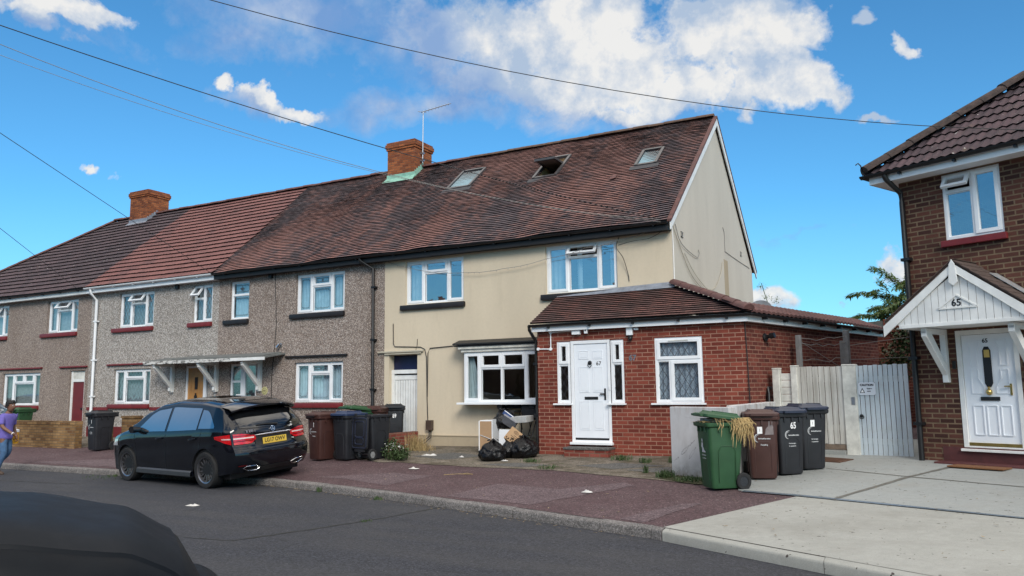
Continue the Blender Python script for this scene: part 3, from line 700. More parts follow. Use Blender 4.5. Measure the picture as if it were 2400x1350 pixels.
# --- 73: far left
h73,w73,r73=house('terraced_house','pinkish pebbledash end terrace house with dark hipped roof and plain red door',-30.1,-20.2,m['peb73'],
  [(-25.1-1.75,-25.1,3.95,5.09),(-22.7,-20.95,3.93,5.06),(-25.2,-22.9,1.42,2.56),(-21.2,-20.38,.35,2.58)],m['tile73'],.31,.045,.05,'whitepaint','blackpl',-25,
  clip=lambda s:(-30.38+ (4.73*s/SL)+.0,-20.2-.11*s),roll=.008,sag=sag71,hip=True,ends=('plain',False))
A=(-26.85,-25.1,3.95,5.09); window(h73,*A,three(*A,.3,.74,.66),curt=[(0,1)],curtm='curtgrey',glass='glass_net',sill=(-27.1,-25.08))
A=(-22.7,-20.95,3.93,5.06); window(h73,*A,three(*A,.30,.74,.68),curt=[(0,1)],curtm='curtgrey',glass='glass_net',sill=(-22.98,-20.93))
A=(-25.2,-22.9,1.42,2.56); a,b=A[0]+.62,A[0]+1.82; mid=(a+b)/2
window(h73,*A,[(A[0],a,A[2],A[3],'C'),(a,b,A[2],2.2,'F'),(a,mid,2.2,A[3],'C'),(mid,b,2.2,A[3],'C'),(b,A[1],A[2],A[3],'C')],curt=[(0,1)],curtm='curtgrey',glass='glass_low',sill=(-25.5,-22.88))
band(h73,-25.5,-22.78,2.72,'redsill'); band(h73,-21.75,-20.25,2.71,'redsill')
mb=MB(); mb.box(-21.19,-21.10,.05,.11,.36,2.57); mb.box(-20.47,-20.39,.05,.11,.36,2.57); mb.box(-21.1,-20.47,.055,.11,2.20,2.29); df=mb.build('door_frame',m['whitepaint'],h73,local=True)
mb=MB(); mb.box(-21.1,-20.47,.075,.11,2.29,2.57); mb.build('fanlight',m['oldwhite'],df,local=True)
mb=MB(); mb.box(-21.1,-20.47,.08,.11,.36,2.20); dr=mb.build('door',m['darkred'],h73,local=True); dr['label']='plain dark red door'
mb=MB(); mb.sphere((-20.55,.05,1.3),.035); mb.build('handle',m['blackpl'],dr,local=True,smooth=60)
# --- 71
h71,w71,r71=house('terraced_house','pale grey pebbledash house with red tiled roof and white gutter',-20.2,-14.05,m['peb71'],
  [(-18.76,-17.02,3.93,5.06),(-15.22,-14.34,3.93,5.08),(-18.86,-17.04,1.46,2.57),(-15.43,-14.40,.35,2.60)],m['tile71'],.31,.045,.05,'pvc','pvc',-17,
  clip=lambda s:(-20.2-.11*s,-14.05-.10*s),roll=.008,sag=sag71)
A=(-18.76,-17.02,3.93,5.06); window(h71,*A,three(*A,.33,.72,.68),deco=['lat','lat',None,'lat'],curt=[(0,1)],curtm='curtgrey',glass='glass',sill=(-19.02,-17.0))
A=(-15.22,-14.34,3.93,5.08); t=4.66; mx=-14.80
window(h71,*A,[(A[0],mx,A[2],t,'F'),(A[0],mx,t,A[3],'O'),(mx,A[1],A[2],A[3],'C')],deco='lat',curt=[(0,1)],curtm='curtgrey',glass='glass',sill=(-15.36,-14.32))
A=(-18.86,-17.04,1.46,2.57); window(h71,*A,three(*A,.28,.78,.72,'C'),deco='lat',curt=[(0,1)],curtm='curtgrey',glass='glass_net',sill=(-19.04,-17.02),decow=.007)
band(h71,-19.18,-16.5,2.72,'redsill')
mb=MB(); mb.box(-20.18,-19.05,-.02,0,1.25,1.35); mb.box(-17.01,-15.5,-.02,0,1.25,1.35); mb.build('painted_band',m['redsill'],h71,local=True)
mb=MB(); mb.box(-20.1,-15.44,-.03,0,.15,.72); mb.build('plinth',m['darkred'],h71,local=True)
mb=MB(); mb.box(-15.43,-15.36,.04,.11,.36,2.59); mb.box(-14.66,-14.54,.04,.11,.36,2.59); mb.box(-15.36,-14.66,.045,.11,2.53,2.59); mb.build('door_frame',m['pvc'],h71,local=True)
mb=MB(); mb.box(-15.36,-14.66,.07,.1,.36,2.53)
for i in range(1,5): mb.box(-15.36+.14*i-.004,-15.36+.14*i+.004,.066,.08,.36,2.53)
dr=mb.build('door',m['orangewood'],h71,local=True); dr['label']='orange oak plank door with small window'
mb=MB(); mb.box(-15.06,-14.93,.062,.068,1.88,2.25); mb.build('window',m['dark'],dr,local=True)
mb=MB(); mb.lathe([(.05,0),(.062,0),(.062,.012),(.05,.012)],Matrix.Translation((-15.0,.062,1.66))@Matrix.Rotation(R(90),4,'X'),16); mb.box(-15.02,-14.98,.04,.068,1.72,1.77); mb.build('knocker',m['blackpl'],dr,local=True,smooth=40)
pipe('downpipe',[(-19.86,-.31,5.26),(-19.86,-.30,5.12),(-19.82,-.09,4.92),(-19.82,-.085,.4)],.045,'pvc',h71,clips=[(-19.82,-.085,4.2),(-19.82,-.085,2.9),(-19.82,-.085,1.7)])
chimney(r71,-24.05,-22.95,3.95,4.95,8.5,10.08,'lead',roofz=roofz)['label']='bright orange brick chimney with stepped cap'
mb=MB(); mb.box(-16.0,-15.86,-.06,0,5.03,5.16); mb.build('vent',m['blackpl'],h71,local=True)
# --- 69
h69,w69,r69=house('terraced_house','brown pebbledash middle house with pale blue curtains and black gutter',-14.05,-7.81,m['peb69'],
  [(-13.6,-12.8,3.93,5.07),(-10.96,-9.18,3.96,5.07),(-10.96,-9.2,1.48,2.58),(-13.5,-12.42,.35,2.6)],m['tile67'],.105,.034,.165,'blackpaint','blackpl',-11,
  clip=lambda s:(-14.05-.10*s,-7.81),sag=sag67)
A=(-13.6,-12.8,3.93,5.07); window(h69,*A,[(A[0],A[1],A[2],4.66,'F'),(A[0],A[1],4.66,A[3],'F')],deco=['art','artd'],curt=[(0,1)],curtm='curtblue',glass='glass',sill=(-13.8,-12.78),sillm='blacksill')
A=(-10.96,-9.18,3.96,5.07); window(h69,*A,three(*A,.315,.70,.67,'C'),deco=['art','art','artd','art'],curt=[(0,1)],curtm='curtblue',glass='glass',sill=(-11.13,-9.16),sillm='blacksill')
A=(-10.96,-9.2,1.48,2.58); window(h69,*A,three(*A,.31,.71,.70,'C'),deco=['art','art','artd','art'],curt=[(0,1)],curtm='curtain',glass='glass_net',sill=(-11.1,-9.18))
band(h69,-11.27,-9.04,2.745,'blacksill')
A=(-13.49,-12.43,.36,2.6); mb=MB(); bars(mb,*A,.06,.04,.11); mb.box(-13.08,-12.90,.038,.112,.42,2.54); mb.box(-13.43,-13.08,.042,.11,2.06,2.12); df=mb.build('door_frame',m['pvc'],h69,local=True)
mb=MB(); mb.box(-13.43,-13.08,.075,.085,.42,2.54); mb.box(-12.9,-12.49,.06,.085,.42,2.54); mb.build('pane',m['glass_low'],df,local=True)
mb=MB(); mb.box(-12.98,-12.95,.0,.03,1.25,1.48); mb.build('handle',m['chrome'],df,local=True)
mb=MB(); mb.box(-13.29,-13.10,.068,.0735,1.60,1.72); mb.build('notice',m['white'],df,local=True)
mb=MB(); mb.lathe([(0,.0),(.115,0),(.115,.012),(.085,.018),(0,.018)],Matrix.Translation((-12.06,-.001,1.81))@Matrix.Rotation(R(90),4,'X'),28)
plq=mb.build('plaque',M_plain('cream_enamel',(.55,.50,.24),.4),h69,local=True,smooth=30)
mb=MB()
for k in range(8):
    a=k*PI/4+.39; mb.lathe([(0,0),(.011,0),(.011,.004),(0,.004)],Matrix.Translation((-12.06+.075*math.cos(a),-.016,1.81+.075*math.sin(a)))@Matrix.Rotation(R(90),4,'X'),8)
for dx in (-.02,.02): mb.box(-12.06+dx-.006,-12.06+dx+.006,-.024,-.018,1.78,1.84)
mb.box(-12.134,-11.986,-.0225,-.0188,1.807,1.813); mb.lathe([(.073,.0195),(.077,.0195),(.077,.022),(.073,.022)],Matrix.Translation((-12.06,-.001,1.81))@Matrix.Rotation(R(90),4,'X'),28,True); mb.build('markings',m['ink'],plq,local=True)
pipe('downpipe',[(-8.42,-.31,5.27),(-8.42,-.30,5.2),(-8.14,-.08,5.0),(-8.12,-.075,.4)],.042,'blackpl',h69,clips=[(-8.12,-.075,4.5),(-8.12,-.075,3.1),(-8.12,-.075,1.8)])
mb=MB(); mb.box(-11.98,-11.86,-.07,0,5.05,5.165); mb.build('vent',m['blackpl'],h69,local=True)
wp=[(-11.72+.04*math.sin(z*2.1)-.10*max(0,3.0-z)*.4+random.uniform(-.012,.012),-.012,z) for z in [5.15-.2*i for i in range(20)]]
pipe('cable',wp,.009,'cable',h69)
# --- 67: cream end house
S2=(-4.53,-3.93,3.52,4.80)
h67,w67,r67=house('terraced_house','cream rendered end house with three skylights in its patchy tiled roof',-7.81,0,m['cream'],
  [(-7.15,-5.36,3.975,5.11),(-3.08,-1.28,3.98,5.12),(-5.15,-2.9,1.46,2.66),(-7.66,-6.76,.25,2.68,.28)],m['tile67'],.105,.034,.165,'blackpaint','blackpl',-4,
  skip=lambda x,s:S2[0]-.02<x<S2[1]+.02 and S2[2]<s<S2[3],sag=sag67,rmat='ridgemoss')
mb=MB(); mb.face([(0,0,.1),(0,8.6,.1),(0,8.6,5.36),(0,4.45,8.98),(0,0,5.42)])
gw=mb.build('gable_wall',m['cream_side'],h67,local=True,recalc=False)
mb=MB(); mb.box(.001,.006,4.83,5.28,3.2,5.22); mb.build('filled_window',m['cream_low'],gw,local=True)
mb=MB()
for y_,z_ in ((.72,5.15),(6.98,5.62)):
    bars_=[(y_,y_+.17,z_,z_+.13)]
    for a,b,c,e in bars_:
        mb.box(.001,.02,a,b,c,c+.02); mb.box(.001,.02,a,b,e-.02,e); mb.box(.001,.02,a,a+.02,c,e)
        for q in range(3): mb.box(.001,.012,a+.02,b,c+.03+.03*q,c+.042+.03*q)
mb.build('air_vent',m['concrete'],gw,local=True)
# barge boards
mb=MB()
for ya,yb in ((EAV[0],4.45),(REAR[0],4.45)):
    za=roofz(ya); zb=RID[1]
    mb.prism([(.055,ya,za-.19),(.055,ya,za-.01),(.055,yb,zb-.01),(.055,yb,zb-.24)],(.03,0,0))
mb.build('bargeboard',m['whitepaint'],h67,local=True)
mb=MB()
mb.prism([(-.0,EAV[0]-.02,EAV[1]-.02),(-.0,EAV[0]-.02,EAV[1]+.035),(-.0,4.45,RID[1]+.035),(-.0,4.45,RID[1]-.02)],(.10,0,0)); mb.prism([(-.0,REAR[0]+.02,REAR[1]-.02),(-.0,REAR[0]+.02,REAR[1]+.035),(-.0,4.45,RID[1]+.034),(-.0,4.45,RID[1]-.02)],(.10,0,0))
mb.build('verge',m['ridge'],r67,local=True)
A=(-7.15,-5.36,3.975,5.11); window(h67,*A,three(*A,.31,.71,.70,'C'),curt=[(.02,.22)],curtm='curtain',glass='glass_blue',sill=(-7.27,-5.31),sillm='blacksill',cill=False)
A=(-3.08,-1.28,3.98,5.12); window(h67,*A,three(*A,.315,.73,.72),curt=[(.02,.27),(.40,.47),(.86,.97)],curtm='curtain',glass='glass_blue',sill=(-3.19,-1.2),sillm='blacksill')
# bay window
mb=MB(); X=[-5.18,-4.725,-4.14,-3.51,-2.95]; zb,zt,zm=1.46,2.66,2.27
pan=[(X[0],X[1],zb,zt,'C'),(X[1],X[2],zb,zm,'F'),(X[1],X[2],zm,zt,'C'),(X[2],X[3],zb,zm,'F'),(X[2],X[3],zm,zt,'C'),(X[3],X[4],zb,zt,'C')]
bw=window(h67,X[0],X[4],zb,zt,pan,y=-.28,glass='glass_low',curt=[(.03,.20,.75)],curtm='curtain',label='white bay window with pleated header')
mb=MB(); mb.box(X[0],X[0]+.05,-.209,0,zb,zt); mb.box(X[4]-.05,X[4],-.209,0,zb,zt); mb.box(-5.32,-2.9,-.42,0,zb-.05,zb-.002); mb.build('cill',m['pvc'],bw,local=True,bevel=.006)
mb=MB()
mb.box(-5.24,-2.9,-.33,0,2.665,2.735); mb.box(-5.30,-2.9,-.37,0,2.736,2.80)
for i in range(90):
    x=-5.29+.026*i; mb.box(x,x+.013,-.376,-.36,2.742,2.795)
mb.build('header_moulding',m['oldwhite'],bw,local=True)
mb=MB(); mb.prism([(-5.38,-.40,2.801),(-2.9,-.40,2.801),(-2.9,-.40,2.84),(-5.42,-.40,2.84)],(0,.40,0)); mb.prism([(-5.42,-.44,2.841),(-2.9,-.44,2.841),(-2.9,0,2.95),(-5.5,0,2.95)],(0,.001,.03)); mb.build('bay_roof',m['blackpaint'],bw,local=True)
mb=MB()
for x in (-4.25,-3.4): mb.prism([(x,-.0,1.40),(x,-.34,1.40),(x,-.34,1.33),(x,-.12,1.20),(x,0,1.18)],(.13,0,0))
mb.build('bracket',m['blackpaint'],bw,local=True)
# passage door
mb=MB(); mb.box(-7.66,-6.76,.22,.28,2.30,2.68); mb.build('transom_panel',m['navy'],h67,local=True)
mb=MB(); mb.box(-7.66,-7.58,.12,.24,.3,2.20); mb.box(-7.66,-6.76,.115,.24,2.20,2.30); df=mb.build('door_frame',m['whitepaint'],h67,local=True)
mb=MB(); xx=-7.575
kb=MB(); kb.box(-7.578,-6.765,.19,.21,.4,2.165)
for i in range(10): mb.box(xx+.007,xx+.0735,.172,.1895,.4,2.03); xx+=.0805
mb.box(-7.575,-6.77,.165,.19,2.04,2.16); dr=mb.build('door',m['whitepaint'],h67,local=True,bevel=.004); dr['label']='white boarded side passage door'; kb.build('backing',m['plate_grey'],dr,local=True)
mb=MB(); mb.box(-8.0,-6.56,-.06,0,2.74,2.785); mb.box(-7.78,-6.62,-.05,0,2.69,2.725); mb.build('lintel_strip',m['cablelight'],h67,local=True,bevel=.01)
mb=MB(); mb.box(-6.74,-2.75,-.02,0,.2,.635); mb.box(-6.74,-2.75,-.035,0,.6355,.655); mb.build('plinth',m['cream_low'],h67,local=True)
# wall cables and meter box
pts=[(-7.52,-.015,3.5),(-7.51,-.015,2.98),(-7.46,-.015,2.90),(-6.65,-.015,2.86),(-6.52,-.015,2.80),(-6.47,-.015,2.6),(-6.45,-.015,1.6),(-6.42,-.02,.95)]
pipe('cable',pts,.011,'cable',h67)
pipe('cable',[(-6.44,-.02,1.6),(-6.42,-.02,2.7),(-6.36,-.02,2.82),(-5.5,-.015,2.86)],.011,'cable',h67)
pipe('cable',[(-6.75,-.012,3.07),(-6.76,-.012,2.9),(-6.80,-.012,2.8)],.008,'cable',h67)
pipe('cable',[(-6.36,-.05,.78),(-6.34,-.08,.62),(-6.42,-.25,.5),(-6.66,-.5,.44)],.014,'cable',h67)
pipe('cable',[(-6.30,-.05,.78),(-6.28,-.09,.60),(-6.35,-.3,.46),(-6.55,-.7,.40)],.012,'cable',h67)
mb=MB(); mb.box(-6.42,-6.26,-.12,0,.78,1.02); mb.box(-6.40,-6.28,-.125,-.1205,.90,1.0); mb.build('meter_box',M_plain('brown_plastic',(.07,.045,.035),.5),h67,local=True,bevel=.008)
# skylights
def skylight(x0,x1,s0,s1,open_=False):
    e=Vector((0,*EAV)); rr=Vector((0,*RID)); s=(rr-e).normalized(); nn=Vector((0,-s.z,s.y))
    M=Matrix(((1,s.x,nn.x,0),(0,s.y,nn.y,e.y),(0,s.z,nn.z,e.z),(0,0,0,1)))   # local x,s,n
    mb=MB(); hgt=.085
    t=.075
    mb.box(x0,x0+t,s0,s1,-.02,hgt,M); mb.box(x1-t,x1,s0,s1,-.02,hgt,M); mb.box(x0+t,x1-t,s0,s0+t,-.02,hgt-.012,M); mb.box(x0+t,x1-t,s1-t,s1,-.02,hgt+.01,M)
    fr=mb.build('skylight',M_SK,r67,local=True,bevel=.006)
    fb=MB(); fb.face([M@Vector(p) for p in ((x0-.10,s0-.18,.028),(x1+.06,s0-.18,.028),(x1+.06,s0-.004,.05),(x0-.10,s0-.004,.05))]); fb.build('flashing',m['lead2'],fr,local=True)
    if not open_:
        gb=MB(); gb.face([M@Vector(p) for p in ((x0+t,s0+t,.06),(x1-t,s0+t,.06),(x1-t,s1-t,.06),(x0+t,s1-t,.06))]); gb.build('pane',m['skyglass'],fr,local=True)
        bb=MB(); bb.face([M@Vector(p) for p in ((x0+t,s0+t,.035),(x1-t,s0+t,.035),(x1-t,s1-t,.035),(x0+t,s1-t,.035))]); bb.build('blind',m['blind'],fr,local=True)
    else:
        # lining of the opening
        lb=MB()
        for q in (((x0+t,s0+t),(x1-t,s0+t)),((x1-t,s0+t),(x1-t,s1-t)),((x1-t,s1-t),(x0+t,s1-t)),((x0+t,s1-t),(x0+t,s0+t))):
            (a,b),(c,f)=q; lb.face([M@Vector((a,b,.02)),M@Vector((c,f,.02)),M@Vector((c,f,-.28)),M@Vector((a,b,-.28))])
        lb.build('lining',m['pine'],fr,local=True)
        sm=(s0+s1)/2+.12; P=M@Matrix.Translation((0,sm,.06))@Matrix.Rotation(R(-40),4,'X')
        hs=(s1-s0)/2-.09
        sb=MB(); w2=.06; a,b=x0+t*.9,x1-t*.9
        sb.box(a,a+w2,-hs,hs,-.03,.035,P); sb.box(b-w2,b,-hs,hs,-.03,.035,P); sb.box(a+w2,b-w2,-hs,-hs+w2,-.03,.034,P); sb.box(a+w2,b-w2,hs-w2,hs,-.03,.034,P)
        so=sb.build('sash',[M_SK],fr,local=True,bevel=.004)
        gb=MB(); gb.face([P@Vector(p) for p in ((a+w2,-hs+w2,.0),(b-w2,-hs+w2,.0),(b-w2,hs-w2,.0),(a+w2,hs-w2,.0))])
        gb.face([P@Vector(p) for p in ((a+w2,-hs+w2,-.012),(b-w2,-hs+w2,-.012),(b-w2,hs-w2,-.012),(a+w2,hs-w2,-.012))])
        gb.build('pane',m['blindbrown'],so,local=True)
    return fr
M_SK=M_plain('grey_skylight_frame',(.055,.052,.055),.4,0,.15,8)
m['lead2']=M_plain('dark_lead_apron',(.05,.048,.052),.7,0,.25,8)
m['skyglass']=M_glass('skylight_glass',.05,(.70,.88,.95)); m['skyglass'].node_tree.nodes['Glossy BSDF'].inputs['Color'].default_value=(.30,.36,.40,1); m['blind']=M_plain('white_blind',(.34,.38,.39),.8,0,.12,5); m['pine']=M_plain('pine_lining',(.45,.28,.14),.6,0,.15,5); m['blindbrown']=M_plain('grey_brown_blind',(.14,.12,.11),.7,0,.15,4)
skylight(-7.56,-6.72,3.68,4.95); skylight(-4.61,-3.85,3.48,4.84,True); skylight(-1.58,-.97,3.28,4.26)
mb=MB(); M_=Matrix.Rotation(R(20),4,'Y')
e_=Vector((0,*EAV)); s_=(Vector((0,*RID))-e_).normalized(); n_=Vector((0,-s_.z,s_.y))
c0=e_+s_*2.72+n_*.04+Vector((-2.0,0,0)); mb.prism([c0+Vector((-.09,0,.0))-s_*.1,c0+Vector((.08,0,.02))-s_*.08,c0+Vector((.09,0,.03))+s_*.1,c0+Vector((-.07,0,.01))+s_*.09],n_*.014)
tag(rebase(mb.build('roof_tile',m['ridge']),c0),'loose red tile slipped out of line on the cream house roof','roof tile')
ch=chimney(r67,-10.78,-9.68,3.95,4.95,8.5,10.0,'copper',roofz=roofz); ch['label']='dark fronted brick chimney with green flashing'
# ------------------------------------------------------------ brick extension of 67
EY=-1.2; XL,XR=-2.73,1.70
SA=R(75); sdir=Vector((math.cos(SA),math.sin(SA),0)); sn=Vector((math.sin(SA),-math.cos(SA),0))
LEN=7.4; Pend=Vector((XR,EY,0))+sdir*LEN
ex=thing('brick_extension','red brick single storey extension with white front door numbered 67','extension'); 
mb=MB(); wallsheet(mb,XL,XR,.1,3.06,[(-2.27,-1.95,1.45,2.76),(-1.95,-1.05,.60,2.77),(-1.05,-.75,1.45,2.755),(-.09,.88,1.45,2.755)],y=EY,depth=.1)
mb.face([(XL,EY,.1),(XL,0,.1),(XL,0,3.06),(XL,EY,3.06)])
exw=mb.build('wall',m['brick67'],ex,local=True,recalc=False)
# the side wall runs off along the plot boundary: own frame so the brickwork follows it
sw=MB(); sw.face([(0,0,.1),(LEN,0,.1),(LEN,0,3.06),(0,0,3.06)]); sw.face([(LEN,0,.1),(LEN,4,.1),(LEN,4,3.06),(LEN,0,3.06)])
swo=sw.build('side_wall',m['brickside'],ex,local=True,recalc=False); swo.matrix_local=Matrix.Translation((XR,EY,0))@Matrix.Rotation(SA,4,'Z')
for c in swo.data.vertices: pass
# roof: lean-to to the front, hip at the corner, tiled edge along the side, flat behind
EZ,WZ=3.17,3.93; EO=EY-.16
hipP=Vector((XR+.17,EO,EZ))
rb=MB(); Ls=math.hypot(EO,WZ-EZ)
tiles(rb,-2.82,XR+.17,(EO,EZ),(-.005,WZ),.105,.030,.165,clip=lambda s:(-2.82+.1*s/Ls,(XR+.17)*(1-s/Ls)+.02),jit=.003)
er=rb.build('roof',[m['tilext'],m['tileshade']],ex,local=True,recalc=False,weld=False)
rg=MB(); ridgeline(rg,hipP+Vector((-.02,0,.05)),Vector((.02,-.03,WZ+.06)),.13,.36,.03); rg.build('ridge_tiles',M_plain('brown_hip_tiles',(.095,.042,.038),.75,0,.25,9,.3,60),er,local=True,smooth=45)
# side tiles: pan tiles edge
sb=MB(); M=Matrix.Translation((XR,EY,0))@Matrix.Rotation(SA,4,'Z')
rows=[]; nn=int((LEN+.1)/.035)
for row in range(3):
    r_=[]
    for i in range(nn+1):
        x=-.12+i*.035; w_=.028*abs(math.sin(PI*x/.21))
        r_.append((x,w_))
    y0,z0=-.18+.20*row,EZ+.015+.085*row
    rows.append([M@Vector((x,y0,z0+w_+.02)) for x,w_ in r_]); rows.append([M@Vector((x,y0+.21,z0+w_+.105)) for x,w_ in r_])
for k in range(0,6,2): sb.grid(rows[k:k+2])
sb.grid([[p-Vector((0,0,.05)) for p in rows[0]],rows[0]])
so=sb.build('verge_tiles',m['ridge'],er,local=True,smooth=60,weld=False)
fb=MB(); fl=EZ+.26
fb.face([M@Vector((0,.36,fl)),M@Vector((LEN,.36,fl)),M@Vector((LEN,4.0,fl)),(0.02,8.5,fl),(0.02,0.1,fl)]); fb.build('flat_roof',m['felt'],er,local=True)
lb=MB(); lb.prism([(-2.74,-.02,WZ-.02),(-2.74,-.16,WZ-.075),(.06,-.16,WZ-.035),(.08,-.02,WZ+.10),(-1.2,-.02,WZ+.06)],(0,.012,.014)); lb.build('flashing',m['lead'],er,local=True)
gb=MB(); gutter(gb,(-2.84,EO-.02,EZ-.03),(XR+.2,EO-.02,EZ-.03)); a=M@Vector((-.15,-.21,EZ-.03)); b=M@Vector((LEN,-.21,EZ-.03)); gutter(gb,a,b)
for i in range(5): gb.box(-2.4+.95*i,-2.36+.95*i,EO-.05,EO+.05,EZ-.12,EZ-.05)
for i in range(8): gb.box(.5+.95*i,.54+.95*i,-.24,-.13,EZ-.12,EZ-.05,M)
gb.build('gutter',m['blackpl'],ex,local=True,smooth=60)
fb=MB(); fb.box(-2.80,XR+.10,EY-.135,EY-.115,2.99,EZ-.02); fb.box(-2.80,XR+.02,EY-.114,EY,2.995,3.01); fb.box(-.11,LEN,-.135,-.115,2.99,EZ-.02,M); fb.box(-.0,LEN,-.114,0,2.995,3.01,M); fb.build('fascia',m['pvc'],ex,local=True)
pipe('downpipe',[(-2.84,EO-.02,EZ-.05),(-2.84,EO,EZ-.14),(-2.80,EY+.02,EZ-.34),(-2.79,EY+.06,EZ-.45),(-2.79,EY+.06,.35)],.036,'blackpl',ex,clips=[(-2.79,EY+.06,2.3),(-2.79,EY+.06,1.2)])
# door set
DY=EY+.035
mb=MB(); a,b=-1.95,-1.05
bars(mb,a,b,.62,2.765,.07,DY-.03,DY+.05); mb.box(a-.02,b+.03,DY-.12,DY+.05,.60,.65)
df=mb.build('door_frame',m['pvc'],ex,local=True,bevel=.006)
mb=MB(); lx0,lx1,lz0,lz1=a+.075,b-.075,.70,2.69
mb.box(lx0,lx1,DY-.008,DY+.04,lz0,lz1)
W_=lx1-lx0; H=lz1-lz0
for (u0,u1,v0,v1) in ((.14,.44,.84,.93),(.56,.86,.84,.93),(.14,.44,.49,.76),(.56,.86,.49,.76),(.14,.44,.10,.40),(.56,.86,.10,.40)):
    p0,p1,q0,q1=lx0+W_*u0,lx0+W_*u1,lz0+H*v0,lz0+H*v1
    bars(mb,p0,p1,q0,q1,.018,DY-.017,DY-.0079); 
    mb.prism([(p0+.03,DY-.0075,q0+.03),(p1-.03,DY-.0075,q0+.03),(p1-.03,DY-.0075,q1-.03),(p0+.03,DY-.0075,q1-.03)],(0,-.007,0))
dr=mb.build('door',m['whitedoor'],ex,local=True,bevel=.005); dr['label']='white panelled front door with number 67'
mb=MB(); mb.box(lx0,lx1,DY-.02,DY-.009,lz0-.0,lz0+.035); mb.build('weather_bar',m['blackpl'],dr,local=True)
mb=MB(); mb.box(lx0+W_*.30,lx0+W_*.70,DY-.02,DY-.009,lz0+H*.415,lz0+H*.445); mb.build('letterbox',m['blackpl'],dr,local=True,bevel=.004)
mb=MB(); kx,kz=lx0+W_*.48,lz0+H*.79; mb.lathe([(0,0),(.045,0),(.045,.012),(.03,.02),(0,.02)],Matrix.Translation((kx,DY-.009,kz+.02))@Matrix.Rotation(R(90),4,'X'),16); mb.tube([(kx-.035,DY-.03,kz+.01),(kx-.04,DY-.032,kz-.04),(kx,DY-.034,kz-.075),(kx+.04,DY-.032,kz-.04),(kx+.035,DY-.03,kz+.01)],.008,6); mb.build('knocker',m['blackpl'],dr,local=True,smooth=50)
mb=MB(); mb.box(lx1-.085,lx1-.045,DY-.02,DY-.009,lz0+H*.41,lz0+H*.53); mb.box(lx1-.17,lx1-.05,DY-.05,DY-.035,lz0+H*.465,lz0+H*.48); mb.build('handle',m['blackpl'],dr,local=True,bevel=.004)
text('number','67',.115,face_front(lx0+W_*.74,DY-.010,lz0+H*.79),m['ink'],dr,bold=.001)
mb=MB(); mb.box(b-.05,b-.015,DY-.045,DY-.031,1.72,1.80); mb.build('doorbell',m['pvc'],df,local=True,bevel=.004)
for x0,x1,zt_ in ((-2.27,-1.957,2.76),(-1.043,-.75,2.755)):
    t=2.27
    wo=window(ex,x0,x1,1.45,zt_,[(x0,x1,1.45,t,'F'),(x0,x1,t,zt_,'C')],y=DY-.02,fw=.055,glass='glass_low',deco='lat',decow=.008,label='narrow leaded side light beside the front door')
    mb=MB(); mb.box(x0-.08,x1+.03,EY-.07,EY+.03,1.415,1.449); mb.build('cill',m['pvc'],wo,local=True,bevel=.006)
A=(-.09,.88,1.45,2.755); xm=A[0]+.31; t=2.30
wo=window(ex,*A,[(A[0],xm,A[2],t,'F'),(xm,A[1],A[2],t,'C'),(A[0],A[1],t,A[3],'C')],y=DY-.02,fw=.055,glass='glass_low',deco='lat',curt=[(0,1)],curtm='lace',cy=.10,decow=.011,label='white window with leaded panes and lace curtain')
mb=MB(); mb.box(-.18,.92,EY-.07,EY+.03,1.415,1.449); mb.build('cill',m['pvc'],wo,local=True,bevel=.006)
mb=MB(); mb.box(.2,.6,DY-.048,DY-.037,2.675,2.695); mb.build('trickle_vent',m['oldwhite'],wo,local=True)
text('number','67',.16,face_front(-.56,EY-.006,2.365),m['steel'],ex,bold=.004)
# step
st=thing('brick_step','low brick doorstep with grey slab under the white door','step',(-1.5,EY-.2,.33)); 
g0=gnd(-1.4,-1.5)
mb=MB(); mb.box(-1.97,-1.0,-1.58,EY,g0-.1,g0+.15); mb.build('base',m['bricklow'],st,bevel=.006)
mb=MB(); mb.box(-1.99,-.99,-1.60,EY,g0+.151,g0+.195); mb.build('tread',m['slab'],st,bevel=.01)
# fittings: conduit, box, camera, light
mb=MB(); mb.tube([(-2.73,EY-.015,2.62),(-2.40,EY-.015,2.61)],.013,8); mb.tube([(-2.40,EY-.015,2.61),(-2.40,EY-.015,2.97)],.013,8); mb.tube([(-2.40,EY-.015,2.97),(-1.86,EY-.015,2.985)],.013,8)
for p in ((-2.70,2.62),(-2.40,2.61),(-2.40,2.97)): mb.lathe([(0,0),(.033,0),(.033,.035),(0,.035)],Matrix.Translation((p[0],EY,p[1]))@Matrix.Rotation(R(90),4,'X'),14)
mb.build('conduit',m['pvc'],ex,local=True,smooth=40)
mb=MB(); mb.box(-1.87,-1.69,EY-.09,EY,2.895,2.985); mb.build('junction_box',m['pvc'],ex,local=True,bevel=.006)
mb=MB(); mb.box(-.66,-.53,EY-.07,EY,2.83,3.0); mb.box(-.50,-.41,EY-.06,EY,2.93,2.98); mb.build('alarm_box',m['pvc'],ex,local=True,bevel=.008)
cm=thing('security_camera','small white camera under the eaves above the white front door','camera',(-1.54,EY,2.95))
mb=MB(); mb.tube([(-1.54,EY,2.97),(-1.54,EY-.06,2.97)],.015,8); mb.box(-1.572,-1.508,EY-.12,EY-.06,2.905,3.0); mb.build('body',m['pvc'],cm,bevel=.01)
mb=MB(); mb.lathe([(0,0),(.018,0),(.018,.006),(0,.006)],Matrix.Translation((-1.54,EY-.121,2.97))@Matrix.Rotation(R(90),4,'X'),14); mb.build('lens',m['ink'],cm)
cm=thing('security_light','black wall camera under the alarm box between door and window','camera',(-.58,EY,2.76))
mb=MB(); mb.box(-.62,-.54,EY-.05,EY,2.79,2.83); mb.sphere((-.58,EY-.05,2.765),.048,14,10); mb.build('body',m['blackpl'],cm,smooth=50)
